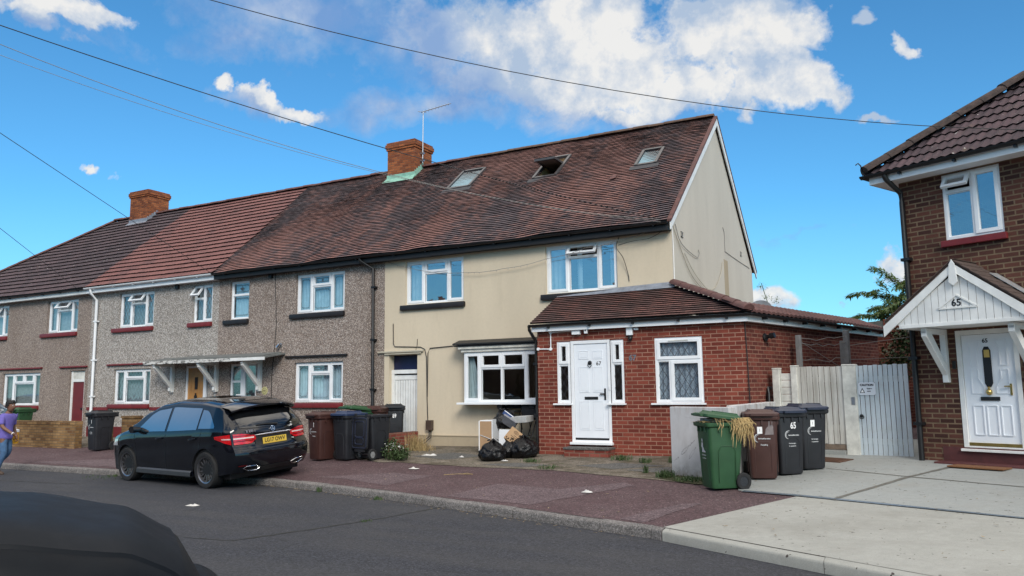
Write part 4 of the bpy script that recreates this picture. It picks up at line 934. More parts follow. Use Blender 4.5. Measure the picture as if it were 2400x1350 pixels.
mb=MB(); mb.lathe([(0,0),(.02,0),(.02,.01),(0,.01)],Matrix.Translation((-.58,EY-.095,2.765))@Matrix.Rotation(R(90),4,'X'),14); mb.build('lens',m['chrome'],cm)
p=M@Vector((.85,0,2.72)); cm=thing('wall_lamp','round black lamp high on the side wall of the brick extension','lamp',p,SA)
mb=MB(); mb.lathe([(0,0),(.085,0),(.085,.03),(.06,.05),(.04,.05),(.04,.12),(.06,.13),(.055,.22),(0,.22)],Matrix.Rotation(R(80),4,'X'),18); mb.build('body',m['blackpl'],cm,local=True,smooth=40)
pipe('cable',[M@Vector((.02,-.012,3.0)),M@Vector((.05,-.012,2.4)),M@Vector((.08,-.012,1.4)),M@Vector((.1,-.012,.4))],.010,'cable',ex)
q=M@Vector((.75,-.06,1.35)); pipe('downpipe',[M@Vector((.95,-.02,1.72)),M@Vector((.80,-.06,1.72)),M@Vector((.76,-.06,1.62)),M@Vector((.76,-.06,.3))],.035,'blackpl',ex)
# ------------------------------------------------------------ 65
TH=R(-25.25); P65=Vector((4.54,-1.4,0)); M65=Matrix.Translation(P65)@Matrix.Rotation(TH,4,'Z')
h65=thing('brick_house','dark brown brick house with tiled hip roof and red window sill','house',P65,TH); bz=.44
XE=9.0; DP=8.2
mb=MB(); wallsheet(mb,0,XE,.2,5.36,[(.72,1.62,4.14,5.25),(.72,1.66,.68,2.62),(3.4,5.2,4.14,5.25),(3.2,5.4,1.4,2.7)])
mb.face([(0,0,.2),(0,DP,.2),(0,DP,5.36),(0,0,5.36)]); mb.face([(XE,0,.2),(XE,DP,.2),(XE,DP,5.36),(XE,0,5.36)]); mb.face([(0,DP,.2),(XE,DP,.2),(XE,DP,5.36),(0,DP,5.36)])
mb.build('wall',m['brick65'],h65,local=True,recalc=False)
mb=MB(); mb.box(.40,2.2,-.012,.0,.25,.74); mb.build('painted_plinth',m['dullred'],h65,local=True)
ez,rz_=5.43,9.05; ey=-.40; ry=DP/2
L65=math.hypot(ry-ey,rz_-ez)
rb=MB(); tiles(rb,-.40,XE+.4,(ey,ez),(ry,rz_),.32,.03,.05,clip=lambda s:(-.40+4.5*s/L65,XE+.4-4.5*s/L65),roll=.034,sag=lambda x,s:.008*math.sin(x*1.3+s))
r65=rb.build('roof',[m['tile65'],m['tileshade']],h65,local=True,recalc=False,weld=False)
bb=MB(); bb.face([(4.1,ry,rz_),(XE-4.1,ry,rz_),(XE+.4,DP+.4,ez),(-.4,DP+.4,ez)]); bb.face([(4.1,ry,rz_),(-.4,DP+.4,ez),(-.4,ey,ez)]); bb.face([(XE-4.1,ry,rz_),(XE+.4,DP+.4,ez),(XE+.4,ey,ez)]); bb.build('rear_roof',m['ridge'],r65,local=True)
rg=MB(); ridgeline(rg,(-.38,ey+.02,ez+.06),(4.1,ry,rz_+.06),.17); ridgeline(rg,(4.1,ry,rz_+.06),(XE-4.1,ry,rz_+.06),.15); ridgeline(rg,(XE+.4,ey,ez+.06),(XE-4.1,ry,rz_+.06),.15); rg.build('ridge_tiles',M_plain('mossy_dark_ridge',(.045,.030,.026),.95,0,.7,9,.6,50),r65,local=True,smooth=45)
mb=MB(); mb.tube([(-.36,ey+.02,ez+.02),(-.42,ey-.02,ez+.10),(-.43,ey-.03,ez+.2),(-.46,ey-.06,ez+.25),(-.50,ey-.08,ez+.22)],.011,6); mb.build('hip_iron',m['ink'],r65,local=True,smooth=60)
mb=MB(); mb.box(-.34,XE+.34,-.345,-.325,5.27,5.43); mb.box(-.345,-.325,-.3245,DP+.3,5.27,5.43); mb.box(-.324,XE+.32,-.324,-.001,5.275,5.29); mb.box(-.324,-.001,-.0005,DP+.3,5.275,5.29); mb.build('fascia',m['pvc'],h65,local=True)
gb=MB(); gutter(gb,(-.45,-.41,5.43),(XE+.4,-.41,5.43),.058); gutter(gb,(-.41,-.45,5.43),(-.41,DP+.4,5.43),.058)
for i in range(10): gb.box(.2+.9*i,.24+.9*i,-.42,-.34,5.34,5.38)
gb.build('gutter',m['blackpl'],h65,local=True,smooth=60)
pipe('downpipe',[(-.04,-.40,5.38),(-.02,-.38,5.30),(.06,-.08,5.08),(.07,-.07,4.9),(.07,-.07,.44)],.045,'blackpl',h65,clips=[(.07,-.07,3.9),(.07,-.07,2.2),(.07,-.07,1.1)])
chimney_y=3.6
cbm=MB(); cbm.box(3.2,4.2,3.5,4.4,8.2,9.1); cbm.box(3.15,4.25,3.45,4.45,9.1005,9.22); cbm.build('chimney',m['brickchim'],r65,local=True)
A=(.72,1.62,4.14,5.25); xm=1.18; t=4.95
w65=window(h65,*A,[(A[0],xm,A[2],t,'F'),(A[0],xm,t,A[3],'O'),(xm,A[1],A[2],A[3],'C')],y=.02,glass='glass_blue')
mb=MB(); mb.box(.66,1.66,-.07,.02,4.02,4.125); mb.build('sill',m['redsill'],w65,local=True,bevel=.01)
A=(3.4,5.2,4.14,5.25); window(h65,*A,three(*A,.3,.7,.7,'C'),y=.02,curt=[(0,1)],glass='glass')
A=(3.2,5.4,1.4,2.7); window(h65,*A,three(*A,.3,.7,.7,'C'),y=.02,curt=[(0,1)],glass='glass_low')
mb=MB(); bars(mb,.73,1.655,.69,2.62,.075,.0,.08); mb.box(.70,1.69,-.06,.05,.68,.72); df=mb.build('door_frame',m['whitepaint'],h65,local=True,bevel=.005)
mb=MB(); dx0,dx1,dz0,dz1=.81,1.575,.77,2.54; mb.box(dx0,dx1,.03,.07,dz0,dz1); W_=dx1-dx0;H=dz1-dz0
def moul(pts,w_=.016):
    for p,q in zip(pts,pts[1:]+pts[:1]):
        p_=(dx0+W_*p[0],dz0+H*p[1]); q_=(dx0+W_*q[0],dz0+H*q[1]); l=math.hypot(q_[0]-p_[0],q_[1]-p_[1]); a=math.atan2(q_[1]-p_[1],q_[0]-p_[0])
        mb.box(0,l,.018+random.random()*.001,.031,-w_/2,w_/2,Matrix.Translation((p_[0],0,p_[1]))@Matrix.Rotation(-a,4,'Y'))
for s in (0,1):
    f=(lambda x:x) if not s else (lambda x:1-x)
    moul([(f(.14),.94),(f(.36),.94),(f(.28),.84),(f(.28),.72),(f(.14),.72)]); moul([(f(.14),.68),(f(.28),.68),(f(.28),.60),(f(.38),.53),(f(.38),.47),(f(.14),.47)]); 
for a,b in ((.14,.33),(.40,.60),(.67,.86)): moul([(a,.10),(b,.10),(b,.36),(a,.36)])
dr=mb.build('door',m['whitedoor'],df,local=True); 
mb=MB(); cx=dx0+W_*.48; mb.prism([(cx-.06,.026,1.76),(cx-.03,.026,1.70),(cx+.03,.026,1.70),(cx+.06,.026,1.76),(cx+.06,.026,2.28),(cx+.03,.026,2.34),(cx-.03,.026,2.34),(cx-.06,.026,2.28)],(0,-.008,0)); mb.build('door_glass',m['ink'],df,local=True)
mb=MB(); mb.box(cx-.035,cx+.045,.010,.0175,2.17,2.29); mb.build('sticker',M_plain('yellow_sticker',(.55,.38,.10),.5),df,local=True)
mb=MB(); mb.box(cx-.14,cx+.14,.014,.0295,1.485,1.545); mb.build('letterbox',m['ink'],df,local=True)
mb=MB(); mb.lathe([(0,.0),(.03,.01),(.045,.04),(.04,.08),(.015,.10),(.02,.13),(0,.15)],Matrix.Translation((cx,.0,1.57)),14); mb.box(cx-.01,cx+.01,-.005,.03,1.62,1.66); mb.build('knocker',m['brass'],df,local=True,smooth=50)
mb=MB(); mb.box(dx1-.10,dx1-.07,.012,.029,1.57,1.75); mb.box(dx1-.17,dx1-.075,-.02,.0,1.70,1.72); mb.build('handle',m['brass'],df,local=True,bevel=.004)
mb=MB(); mb.box(dx0,dx1,.012,.029,dz0,dz0+.05); mb.build('threshold_strip',m['brass'],df,local=True)
text('number','65',.09,face_front(cx-.01,.027,2.435),m['ink'],df,bold=.002)
mb=MB(); mb.box(.66,.715,-.03,0,2.0,2.13); mb.build('doorbell',m['blackpl'],h65,local=True,bevel=.006)
# gabled porch canopy of 65 (part of the house)
po=-.80; ax,az_=1.14,3.52; lx,rx_=.10,2.22; fz=2.68
cp=MB(); 
for sgn,ex_ in ((-1,-.03),(1,2.31)):
    mbx=[(ax,po-.02,az_-.02),(ax,po-.02,az_+.10),(ex_,po-.02,fz+.04),(ex_,po-.02,fz-.14)]
    cp.prism(mbx,(0,.03+.001*sgn,0))
cp.prism([(ax-.07,po-.035,az_-.19),(ax,po-.035,az_-.25),(ax+.07,po-.035,az_-.19),(ax+.045,po-.035,az_+.09),(ax,po-.035,az_+.17),(ax-.045,po-.035,az_+.09)],(0,.014,0))
cp.box(lx+.12,rx_-.05,po+.012,po+.06,fz-.02,fz+.04); 
can=cp.build('porch_canopy',m['whitepaint'],h65,local=True,bevel=.006)
cp=MB(); n=17
for i in range(n):
    a=lx+.1+(rx_-lx-.2)*i/n; b=a+(rx_-lx-.2)/n-.008
    zt=lambda x: az_-.05-abs(x-ax)*(az_-fz)/(ax+.03)
    cp.prism([(a,po+.02,fz+.04),(b,po+.02,fz+.04),(b,po+.02,max(fz+.05,zt(b))),(a,po+.02,max(fz+.05,zt(a)))],(0,.015,0))
cp.box(lx+.06,rx_-.06,po+.05,0,fz-.018,fz+.0); cp.build('boarding',m['whitepaint'],can,local=True)
cp=MB()
for q in (((.86,2.93),(1.44,2.93)),((1.44,2.93),(1.15,3.13)),((1.15,3.13),(.86,2.93))):
    (a,b),(c,e)=q; l=math.hypot(c-a,e-b); cp.box(0,l,po+.004,po+.0195,-.012,.012,Matrix.Translation((a,0,b))@Matrix.Rotation(-math.atan2(e-b,c-a),4,'Y'))
cp.build('number_panel',m['whitepaint'],can,local=True)
text('number','65',.15,face_front(1.14,po+.018,3.005),m['ink'],can,bold=.003)
cp=MB()
for s in (-1,1):
    e_=Vector((ax+s*1.14,0,fz+.07)); t_=Vector((ax,0,az_+.12)); cp.prism([e_+Vector((0,po-.0,0)),t_+Vector((0,po-.0,0)),t_+Vector((0,po-.0,.035)),e_+Vector((0,po-.0,.035))],(0,-po,0))
    dvec=(t_-e_); k=9
    for i in range(k): 
        c0=e_+dvec*(i/k); c1=e_+dvec*((i+1)/k+.02); cp.prism([c0+Vector((0,po-.03,.034)),c1+Vector((0,po-.03,.036)),c1+Vector((0,po-.03,.042)),c0+Vector((0,po-.03,.06))],(0,-po+.02,0))
cp.build('canopy_roof',m['tilext65'] if 'tilext65' in m else M_plain('dark_porch_tiles',(.075,.05,.042),.9,0,.4,12,.5,50),can,local=True)
cp=MB(); e_=Vector((ax,0,az_+.12)); f_=Vector((ax+1.14,0,fz+.07)); dv=f_-e_
cp.prism([e_+dv*.28+Vector((0,-.30,.075)),e_+dv*.86+Vector((0,-.34,.078)),e_+dv*.86+Vector((0,-.05,.085)),e_+dv*.28+Vector((0,-.02,.085))],(0,0,.012)); cp.build('flashing',M_plain('foil_flashing',(.6,.62,.64),.35,.6,.2,10,.4,30),can,local=True)
for x in (.52,1.80):
    b=MB(); b.prism([(x,-.02,2.66),(x,po+.12,2.66),(x,po+.12,2.53),(x,-.12,1.98),(x,-.12,2.0),(x,-.02,2.0)],(.0,0,0)) if False else None
    b.box(x,x+.09,-.085,0,1.78,2.655); b.box(x+.001,x+.089,po+.10,-.0855,2.565,2.654)
    a0=Vector((x+.002,po+.10,2.52)); a1=Vector((x+.002,-.05,1.86)); dz=Vector((0,.10,.06))
    b.prism([a0,a0+Vector((0,0,.1)),a0+Vector((0,.12,.12)),a1+Vector((0,.02,.14)),a1+Vector((0,.02,-.02)),a1],(.086,0,0))
    b.build('bracket',m['whitepaint'],can,local=True,bevel=.006)
# red step and mat
st=thing('door_step','low dark red step in front of the door of house 65','step',M65@Vector((1.3,-.2,.44)),TH)
mb=MB(); mb.box(-.93,2.2,-.10,.19,-.12,.07); mb.build('tread',m['dullred'],st,local=True,bevel=.012)
mp=M65@Vector((1.15,-.52,0)); gz_=gnd(mp.x,mp.y)
mt=MB(); mt.box(-.40,.40,-.17,.17,.018,.04); o=mt.build('doormat',m['mat'],None,bevel=.006); o.location=(mp.x,mp.y,gz_); o.rotation_euler=(0,0,TH); tag(o,'brown coir doormat lying before the white door of house 65','doormat')
# manhole cover
mb=MB(); mb.box(-.30,.30,-.22,.22,.0,.028); 
for i in range(6): mb.box(-.26,.26,-.19+.07*i,-.165+.07*i,.0281,.034)
o=mb.build('drain_cover',m['rust'],None); o.location=G(3.15,-1.55,.0); o.rotation_euler=(0,R(-.0),TH); o.rotation_euler.x=R(2.5); tag(o,'rusty rectangular drain cover set in the pale drive','drain cover')
# ------------------------------------------------------------ canopy over the doors of 69 and 71
pc=thing('porch_canopy','long shallow canopy on white brackets over two front doors','porch canopy',(-13.9,0,2.7))
mb=MB(); mb.prism([(-16.35,-.78,2.70),(-16.35,0,2.83),(-16.35,0,2.87),(-16.35,-.78,2.745)],(5.05,0,0)); mb.prism([(-15.2,-.70,2.755),(-15.2,0,2.872),(-15.2,0,2.90),(-15.2,-.70,2.785)],(3.75,0,0)); mb.build('roof',m['felt'],pc)
def flaky(t):
    return t
t_=NT('flaking_white_paint'); n_=t_.noise(t_.mapping(t_.coord(),(1,1,3)),7,6,.8); t_.base(t_.ramp(n_,[(.42,(.05,.045,.04)),(.5,(.6,.59,.56))])); t_.rough(.8)
mb=MB(); mb.box(-16.36,-11.29,-.80,-.781,2.64,2.735); fa=mb.build('fascia',t_.m,pc,bevel=.004)
mb=MB(); mb.box(-12.6,-11.28,-.815,-.801,2.65,2.73); mb.build('repaired_fascia',m['whitepaint'],pc)
for x in (-16.0,-14.06,-12.28):
    b=MB(); b.box(x,x+.10,-.10,0,1.80,2.69); b.box(x+.002,x+.098,-.74,-.1005,2.58,2.66); b.box(x+.01,x+.09,-.16,-.101,1.84,1.93)
    a0=Vector((x+.003,-.72,2.53)); a1=Vector((x+.003,-.06,1.86))
    b.prism([a0,a0+Vector((0,.0,.09)),a0+Vector((0,.10,.10)),a1+Vector((0,.02,.13)),a1+Vector((0,.02,-.03)),a1],(.094,0,0)); b.build('bracket',m['whitepaint'],pc,bevel=.006)
# flood light on 69
fl=thing('flood_light','small silver spotlight high on the brown pebbledash wall','flood light',(-11.52,0,3.05))
mb=MB(); mb.box(-11.56,-11.44,-.02,0,3.04,3.14); mb.tube([(-11.50,-.02,3.10),(-11.48,-.1,3.12)],.014,8); mb.build('bracket',m['steel'],fl)
mb=MB(); mb.lathe([(0,0),(.03,0),(.055,.12),(.05,.12),(.02,.02)],Matrix.Translation((-11.47,-.07,3.12))@Matrix.Rotation(R(-140),4,'Y'),16); mb.build('lamp_head',m['chrome'],fl,smooth=40)
# ------------------------------------------------------------ walls and fences
def wall_thing(name,label,cat,p,q,t,z0,h,mat,cap=None,pier=None):
    p=Vector((*p,0));q=Vector((*q,0)); L=(q-p).length; a=math.atan2(q.y-p.y,q.x-p.x)
    o=thing(name,label,cat,(p.x,p.y,z0),a)
    mb=MB(); mb.box(0,L,0,t,-.3,h); mb.build('wall',mat,o,local=True,bevel=.012)
    if cap:
        c=MB(); n=int(L/.078)
        if cap=='brick':
            for i in range(n): c.box(.002+i*L/n,(i+1)*L/n-.008,-.012,t+.012,h+.001,h+.106+random.uniform(-.003,.003))
            c.build('coping',m['brickyellow'],o,local=True,bevel=.006)
    return o
wall_thing('garden_wall','low yellow brick garden wall with upright brick coping','garden wall',(-30,-2.72),(-16.7,-2.6),.22,.25,.66,m['brickyellow'],'brick')
for (x,y,lab,h) in ((-16.42,-1.95,'yellow brick gate pier beside the black wheelie bin',.92),(-16.34,-1.08,'yellow brick gate pier next to the curly iron gate',.84)):
    o=thing('gate_pier',lab,'gate pier',(x,y,.28),0,'gate piers'); mb=MB(); mb.box(-.24,.24,-.17,.17,-.2,h-.07); mb.build('shaft',m['brickyellow'],o,local=True,bevel=.008)
    mb=MB(); mb.box(-.26,.26,-.19,.19,h-.069,h); mb.build('cap',m['brickyellow'],o,local=True,bevel=.01)
o=thing('garden_gate','small black iron garden gate with curled top','gate',(-15.85,-.98,.3))
mb=MB()
for x in (0,.62): mb.box(x-.015,x+.015,-.015,.015,0,.62)
for z in (.08,.62): mb.box(-.014,.634,-.012,.012,z-.012,z+.012)
mb.build('frame',m['blackpaint'],o,local=True)
mb=MB()
for i in range(1,6): mb.tube([(i*.103,0,.08),(i*.103,0,.62)],.007,6)
mb.tube([(.31+.31*math.cos(t),0,.62+.26*math.sin(t)) for t in [PI*k/12 for k in range(13)]],.011,6)
for s in (1,-1): mb.tube([(.31+s*(.05+.11*(1-k/14)*math.cos(k*.75)+.05),0,.74+.09*(1-k/16)*math.sin(k*.75)) for k in range(14)],.007,6)
mb.build('scrollwork',m['blackpaint'],o,local=True,smooth=60)
o=thing('boundary_wall','short red brick wall stepping out from the white passage door','wall',(-6.72,-1.7,.3))
mb=MB(); mb.box(-6.86,-6.72,-1.72,0,.1,.745); mb.build('wall',m['bricklow'],o,bevel=.01)
# white rendered wall, front piece and return along the boundary
o=thing('rendered_wall','cracked white rendered wall between the forecourt and the pale drive','wall',(.89,-3.5,.27))
a0=Vector((.89,-3.52,0)); a1=Vector((1.98,-3.98,0)); a2=Vector((2.12,-.72,0)); dd=(a1-a0).normalized(); nn=Vector((dd.y,-dd.x,0))
def cracked():
    t=NT('cracked_white_render'); o_=t.coord(); a=t.noise(t.mapping(o_,(1,1,.5)),1.6,6,.65); col=t.mixc(t.mr(a,.35,.7),(.60,.60,.61),(.40,.385,.375))
    ck=t.vor(o_,1.7,'Distance','DISTANCE_TO_EDGE'); wv=t.noise(o_,6,4); ck2=t.math('ADD',ck,t.math('MULTIPLY',t.math('SUBTRACT',wv,.5),.22))
    col=t.mixc(t.math('MULTIPLY',t.mr(t.math('ABSOLUTE',ck2),0,.010,1,0),t.mr(t.noise(o_,1.4,2),.44,.56)),col,(.13,.12,.12))
    sep=t.node('ShaderNodeSeparateXYZ'); t.l.new(o_,sep.inputs[0]); st_=t.noise(t.mapping(o_,(9,9,.8)),1,4,.7)
    rim=t.math('MULTIPLY',t.mr(sep.outputs[2],1.02,1.17),t.mr(st_,.5,.68)); col=t.mixc(t.math('MULTIPLY',rim,.8),col,(.23,.12,.06))
    ft=t.math('MULTIPLY',t.mr(sep.outputs[2],.32,.02),t.mr(t.noise(o_,6,5,.7),.35,.6)); col=t.mixc(t.math('MULTIPLY',ft,.8),col,(.16,.14,.11))
    t.base(col); t.rough(.9); t.bump(a,.4,.02); return t.m
m['crackwall']=cracked()
mb=MB(); mb.prism([(a0.x,a0.y,.15),(a1.x,a1.y,.15),(a1.x,a1.y,1.435),(a0.x,a0.y,1.435)],-nn*.16); mb.build('wall',m['crackwall'],o,bevel=.012)
mb=MB(); b0=a1+dd*(-.16)-nn*.163; mb.prism([(b0.x,b0.y,.15),(b0.x,b0.y,1.46),(a2.x-.16,a2.y,1.46),(a2.x-.16,a2.y,.15)],(.16,0,0)); mb.build('return_wall',m['crackwall'],o,bevel=.012)
# gate screen from 65 to the extension
GA=Vector((4.50,-1.02,.44)); GB=Vector((2.06,-.42,.41)); gd_=(GB-GA); LG=Vector((gd_.x,gd_.y,0)).length; ga=math.atan2(-gd_.y,-gd_.x)
MG=Matrix.Translation((GB.x,GB.y,.42))@Matrix.Rotation(ga,4,'Z')
def u_px(u): return u
def gpost(u,w_,h,label,name='fence_post'):
    p=MG@Vector((u,0,0)); o=thing(name,label,'fence post',p,ga,'white fence posts'); mb=MB(); mb.box(0,w_,-.06,.07,-.1,h); mb.box(-.006,w_+.006,-.066,.076,h+.001,h+.03); mb.build('post',m['oldwhite'],o,local=True,bevel=.012); return o
k=LG/3.0
gpost(0,.14,1.66,'leftmost white fence post, against the brick extension')
gpost(.44*k,.12,1.70,'white fence post left of the weathered gate')
gpost(1.60*k,.24,1.69,'wide white gate post between the two boarded gates')
o=thing('board_fence','short run of stacked white boards between two white posts','fence',MG@Vector((.14,0,0)),ga)
mb=MB()
for i in range(11): mb.box(.004,.44*k-.144,-.02,.02,.1+.135*i,.228+.135*i)
mb.build('boards',m['oldwhite'],o,local=True,bevel=.008)
def gate(u0,u1,h0,h1,z0,label,n,matn,extra=None):
    o=thing('boarded_gate',label,'gate',MG@Vector((u0,0,0)),ga)
    mb=MB(); W_=u1-u0
    for i in range(n):
        a=W_*i/n; b=W_*(i+1)/n-.011; za=h0+(h1-h0)*i/n+random.uniform(-.008,.008)
        mb.box(a,b,-.022+random.uniform(-.002,.002),.0,z0+random.uniform(-.006,.006),za)
    mb.build('boards',matn,o,local=True,bevel=.004)
    for z in (z0+.25,h0-.3): mb=MB(); mb.box(.02,W_-.02,.001,.035,z,z+.1); mb.build('rail',m['oldwhite'],o,local=True)
    return o
t=NT('weathered_white_boards'); o_=t.coord(); g_=t.noise(t.mapping(o_,(14,14,.8)),1,5,.7); col=t.ramp(g_,[(.3,(.34,.32,.285)),(.6,(.58,.565,.52))]); t.base(t.mixc(t.mr(t.noise(o_,2,4),.4,.7,0,.5),col,(.34,.32,.28))); t.rough(.85); t.bump(g_,.3,.01); m['wboard']=t.m
t=NT('white_painted_boards'); o_=t.coord(); g_=t.noise(t.mapping(o_,(10,10,1.0)),1,5,.7); sep=t.node('ShaderNodeSeparateXYZ'); t.l.new(o_,sep.inputs[0]); col=t.ramp(g_,[(.3,(.44,.50,.54)),(.6,(.52,.585,.63))]); col=t.mixc(t.math('MULTIPLY',t.mr(t.noise(o_,5,5,.7),.5,.7),.35),col,(.36,.35,.32)); t.base(col); t.rough(.6); m['wboard2']=t.m
g1=gate(.53*k,1.60*k,1.70,1.69,.26,'weathered off-white boarded gate on the left',8,m['wboard'])
mb=MB(); mb.box(0,1.07*k,-.03,.02,.16,.255); mb.build('bottom_rail',m['rust2'] if 'rust2' in m else M_plain('bare_brown_board',(.16,.12,.09),.9,0,.3,14),g1,local=True)
o=thing('threshold_step','stepped pale concrete sill below the left gate','step',MG@Vector((.53*k,0,0)),ga); mb=MB(); mb.box(0,1.06*k,-.10,.1,-.1,.15); mb.box(0,1.06*k,-.22,-.101,-.1,.06); mb.build('sill',m['drive2'],o,local=True,bevel=.01)
g2=gate(1.845*k,2.95*k,1.69,1.70,.03,'white boarded gate with caution sign beside house 65',11,m['wboard2'])
mb=MB(); mb.lathe([(.0,0),(.03,0),(.03,.03),(0,.03)],Matrix.Translation((.09,-.022,.78))@Matrix.Rotation(R(90),4,'X'),14); mb.lathe([(.03,-.005),(.04,-.005),(.04,.006),(.03,.006)],Matrix.Translation((.10,-.055,.76))@Matrix.Rotation(R(60),4,'X'),14,True); mb.build('latch',m['blackpaint'],g2,local=True,smooth=40)
mb=MB(); mb.box(-.06,.0,-.07,-.066,.98,1.12); mb.build('lock_plate',m['steel'],g2,local=True)
o=thing('caution_sign','small white caution sign screwed to the right gate','sign',MG@Vector((2.10*k,-.03,1.27)),ga)
mb=MB(); mb.box(-.15,.15,-.006,.0,-.115,.115); mb.build('plate',M_plain('white_sign_plate',(.66,.69,.74),.4,0,.04),o,local=True)
mb=MB(); mb.prism([(-.125,-.0065,-.075),(-.035,-.0065,-.075),(-.08,-.0065,.015)],(0,-.002,0)); mb.build('triangle',m['ink'],o,local=True)
mb=MB(); mb.prism([(-.107,-.0087,-.066),(-.053,-.0087,-.066),(-.08,-.0087,-.01)],(0,-.0008,0)); mb.build('triangle_field',m['white'],o,local=True)
text('caption','CAUTION',.052,face_front(.0,-.0075,.065),m['ink'],o,bold=.002); text('caption','Shallow',.030,face_front(.045,-.0075,.0),m['ink'],o,bold=.0008); text('caption','water',.030,face_front(.035,-.0075,-.045),m['ink'],o,bold=.0008)
mb=MB(); 
for sx in (-.14,.14):
    for sz in (-.105,.105): mb.lathe([(0,0),(.008,0),(.006,.004),(0,.004)],Matrix.Translation((sx,-.006,sz))@Matrix.Rotation(R(90),4,'X'),8)
mb.build('screw',m['steel'],o,local=True)
# concrete posts and wires behind the gates
pts=[]
for (x,y,zt,w_,lab) in ((2.42,.6,2.80,.10,'tall grey concrete post nearest the brick extension corner'),(3.22,1.9,2.94,.14,'tallest grey concrete post behind the gates, carrying wires'),(3.13,1.95,2.72,.07,'slim lower grey post beside the tallest concrete post')):
    o=thing('concrete_post',lab,'post',(x,y,.5),SA,'grey posts behind the gates'); mb=MB(); mb.box(-w_/2,w_/2,-.05,.05,-.3,zt-.5); mb.build('post',m['plate_grey'],o,local=True,bevel=.012); pts.append((x,y,zt))
mb=MB()
for z in (2.0,2.3,2.62,2.74): 
    mb.tube([(2.42+.8*t,.55+1.3*t,z+.06*t-.10*math.sin(PI*t)*random.random()) for t in [i/8 for i in range(9)]],.006,5)
mb.tube([(2.42,.55,2.7),(3.2,1.85,2.05)],.005,5); mb.tube([(3.2,1.85,2.6),(4.6,2.6,2.8)],.006,5); mb.tube([(3.2,1.85,2.3),(4.6,2.6,2.35)],.006,5)
tag(rebase(mb.build('fence_wire',m['cablegrey'],smooth=60),(2.8,1.2,2.2)),'thin grey wires strung between the concrete posts behind the gates','wire')
# outbuilding behind
ob=thing('outbuilding','low brick outbuilding with grey flat roof behind the gates','outbuilding',(3.9,7.5,1.0),TH)
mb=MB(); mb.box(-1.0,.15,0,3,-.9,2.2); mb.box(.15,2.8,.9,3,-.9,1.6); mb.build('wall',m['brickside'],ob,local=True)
mb=MB(); mb.box(-1.05,-.18,-.08,3,2.2005,2.52); mb.build('flat_roof',m['felt'],ob,local=True)
mb=MB(); mb.box(-.18,.2,-.1,.4,2.2006,2.56); mb.build('pier',m['brick67'],ob,local=True)
# satellite dish, aerial
o=thing('satellite_dish','grey satellite dish on the flat roof behind the cream gable','satellite dish',(.30,8.0,3.27))
mb=MB(); mb.lathe([(0.001,0),(.15,.015),(.30,.06),(.38,.10),(.385,.095),(.30,.05),(.15,.005),(0.001,-.01)],Matrix.Translation((0,0,.72))@Matrix.Rotation(R(62),4,'X')@Matrix.Rotation(R(0),4,'Z'),24); mb.build('reflector',M_plain('grey_dish',(.18,.20,.23),.5),o,local=True,smooth=50)
mb=MB(); mb.tube([(0,.05,0),(0,.05,.7)],.025,8); mb.tube([(0,-.05,.55),(0,-.45,.85)],.012,6); mb.build('mount',m['steel'],o,local=True)
o=thing('tv_aerial','thin rooftop television aerial on the chimney with green flashing','aerial',(-9.58,4.3,9.6))
mb=MB(); mb.tube([(-9.60,4.3,9.25),(-9.58,4.3,11.03)],.017,6); mb.box(-9.68,-9.55,4.26,4.34,9.55,9.6); mb.box(-9.68,-9.55,4.26,4.34,9.3,9.35); mb.build('mast',m['steel'],o)
mb=MB(); d_=Vector((1.15,-.05,.06)); b0=Vector((-9.66,4.3,11.0)); mb.tube([b0,b0+d_*1.05],.011,6)
for i in range(9):
    c=b0+d_*(i/8.5+.03); L_=.10 if i else .2; mb.tube([c+Vector((-.03,-L_,-.04)),c+Vector((.03,L_,.05))],.010,5); mb.tube([c+Vector((0,0,-.06)),c+Vector((0,0,.06))],.006,5)
mb.build('antenna',m['steel'],o)
# overhead cables
def sagline(T,E,s,n=28): 
    T=Vector(T);E=Vector(E); return [T*(1-i/n)+E*(i/n)-Vector((0,0,4*s*(i/n)*(1-i/n))) for i in range(n+1)]
e65=tuple(M65@Vector((2.6,-.42,5.44)))
CB=[((-10,-15.5,9.75),e65,1.25,.0055,'overhead cable crossing the whole sky to the eaves of house 65','cable'),
 ((-10,-15.5,8.5),(-.15,-.38,5.37),.4,.0075,'thick overhead cable passing before the green-flashed chimney','cable'),
 ((-10,-15.5,9.0),(-.13,-.37,5.36),1.1,.005,'thin overhead cable meeting the cream house eaves just below the thick one','cablegrey'),
 ((-10,-12.5,8.25),(-.12,-.36,5.31),.7,.004,'faintest overhead cable, lowest of the three to the cream house','cablegrey'),
 ((-10,-14,8.75),(-14.0,-.33,5.3),.0,.007,'overhead cable reaching down past the bright orange chimney','cable'),
 ((-10,-12.5,7.25),(-20.5,-.33,5.3),.0,.007,'overhead cable at the far left above the hipped roof','cable')]
for T,E_,s,r_,lab,mm in CB:
    mb=MB(); mb.tube(sagline(T,E_,s),r_,6); tag(rebase(mb.build('overhead_cable',m[mm],smooth=60),E_),lab,'cable')
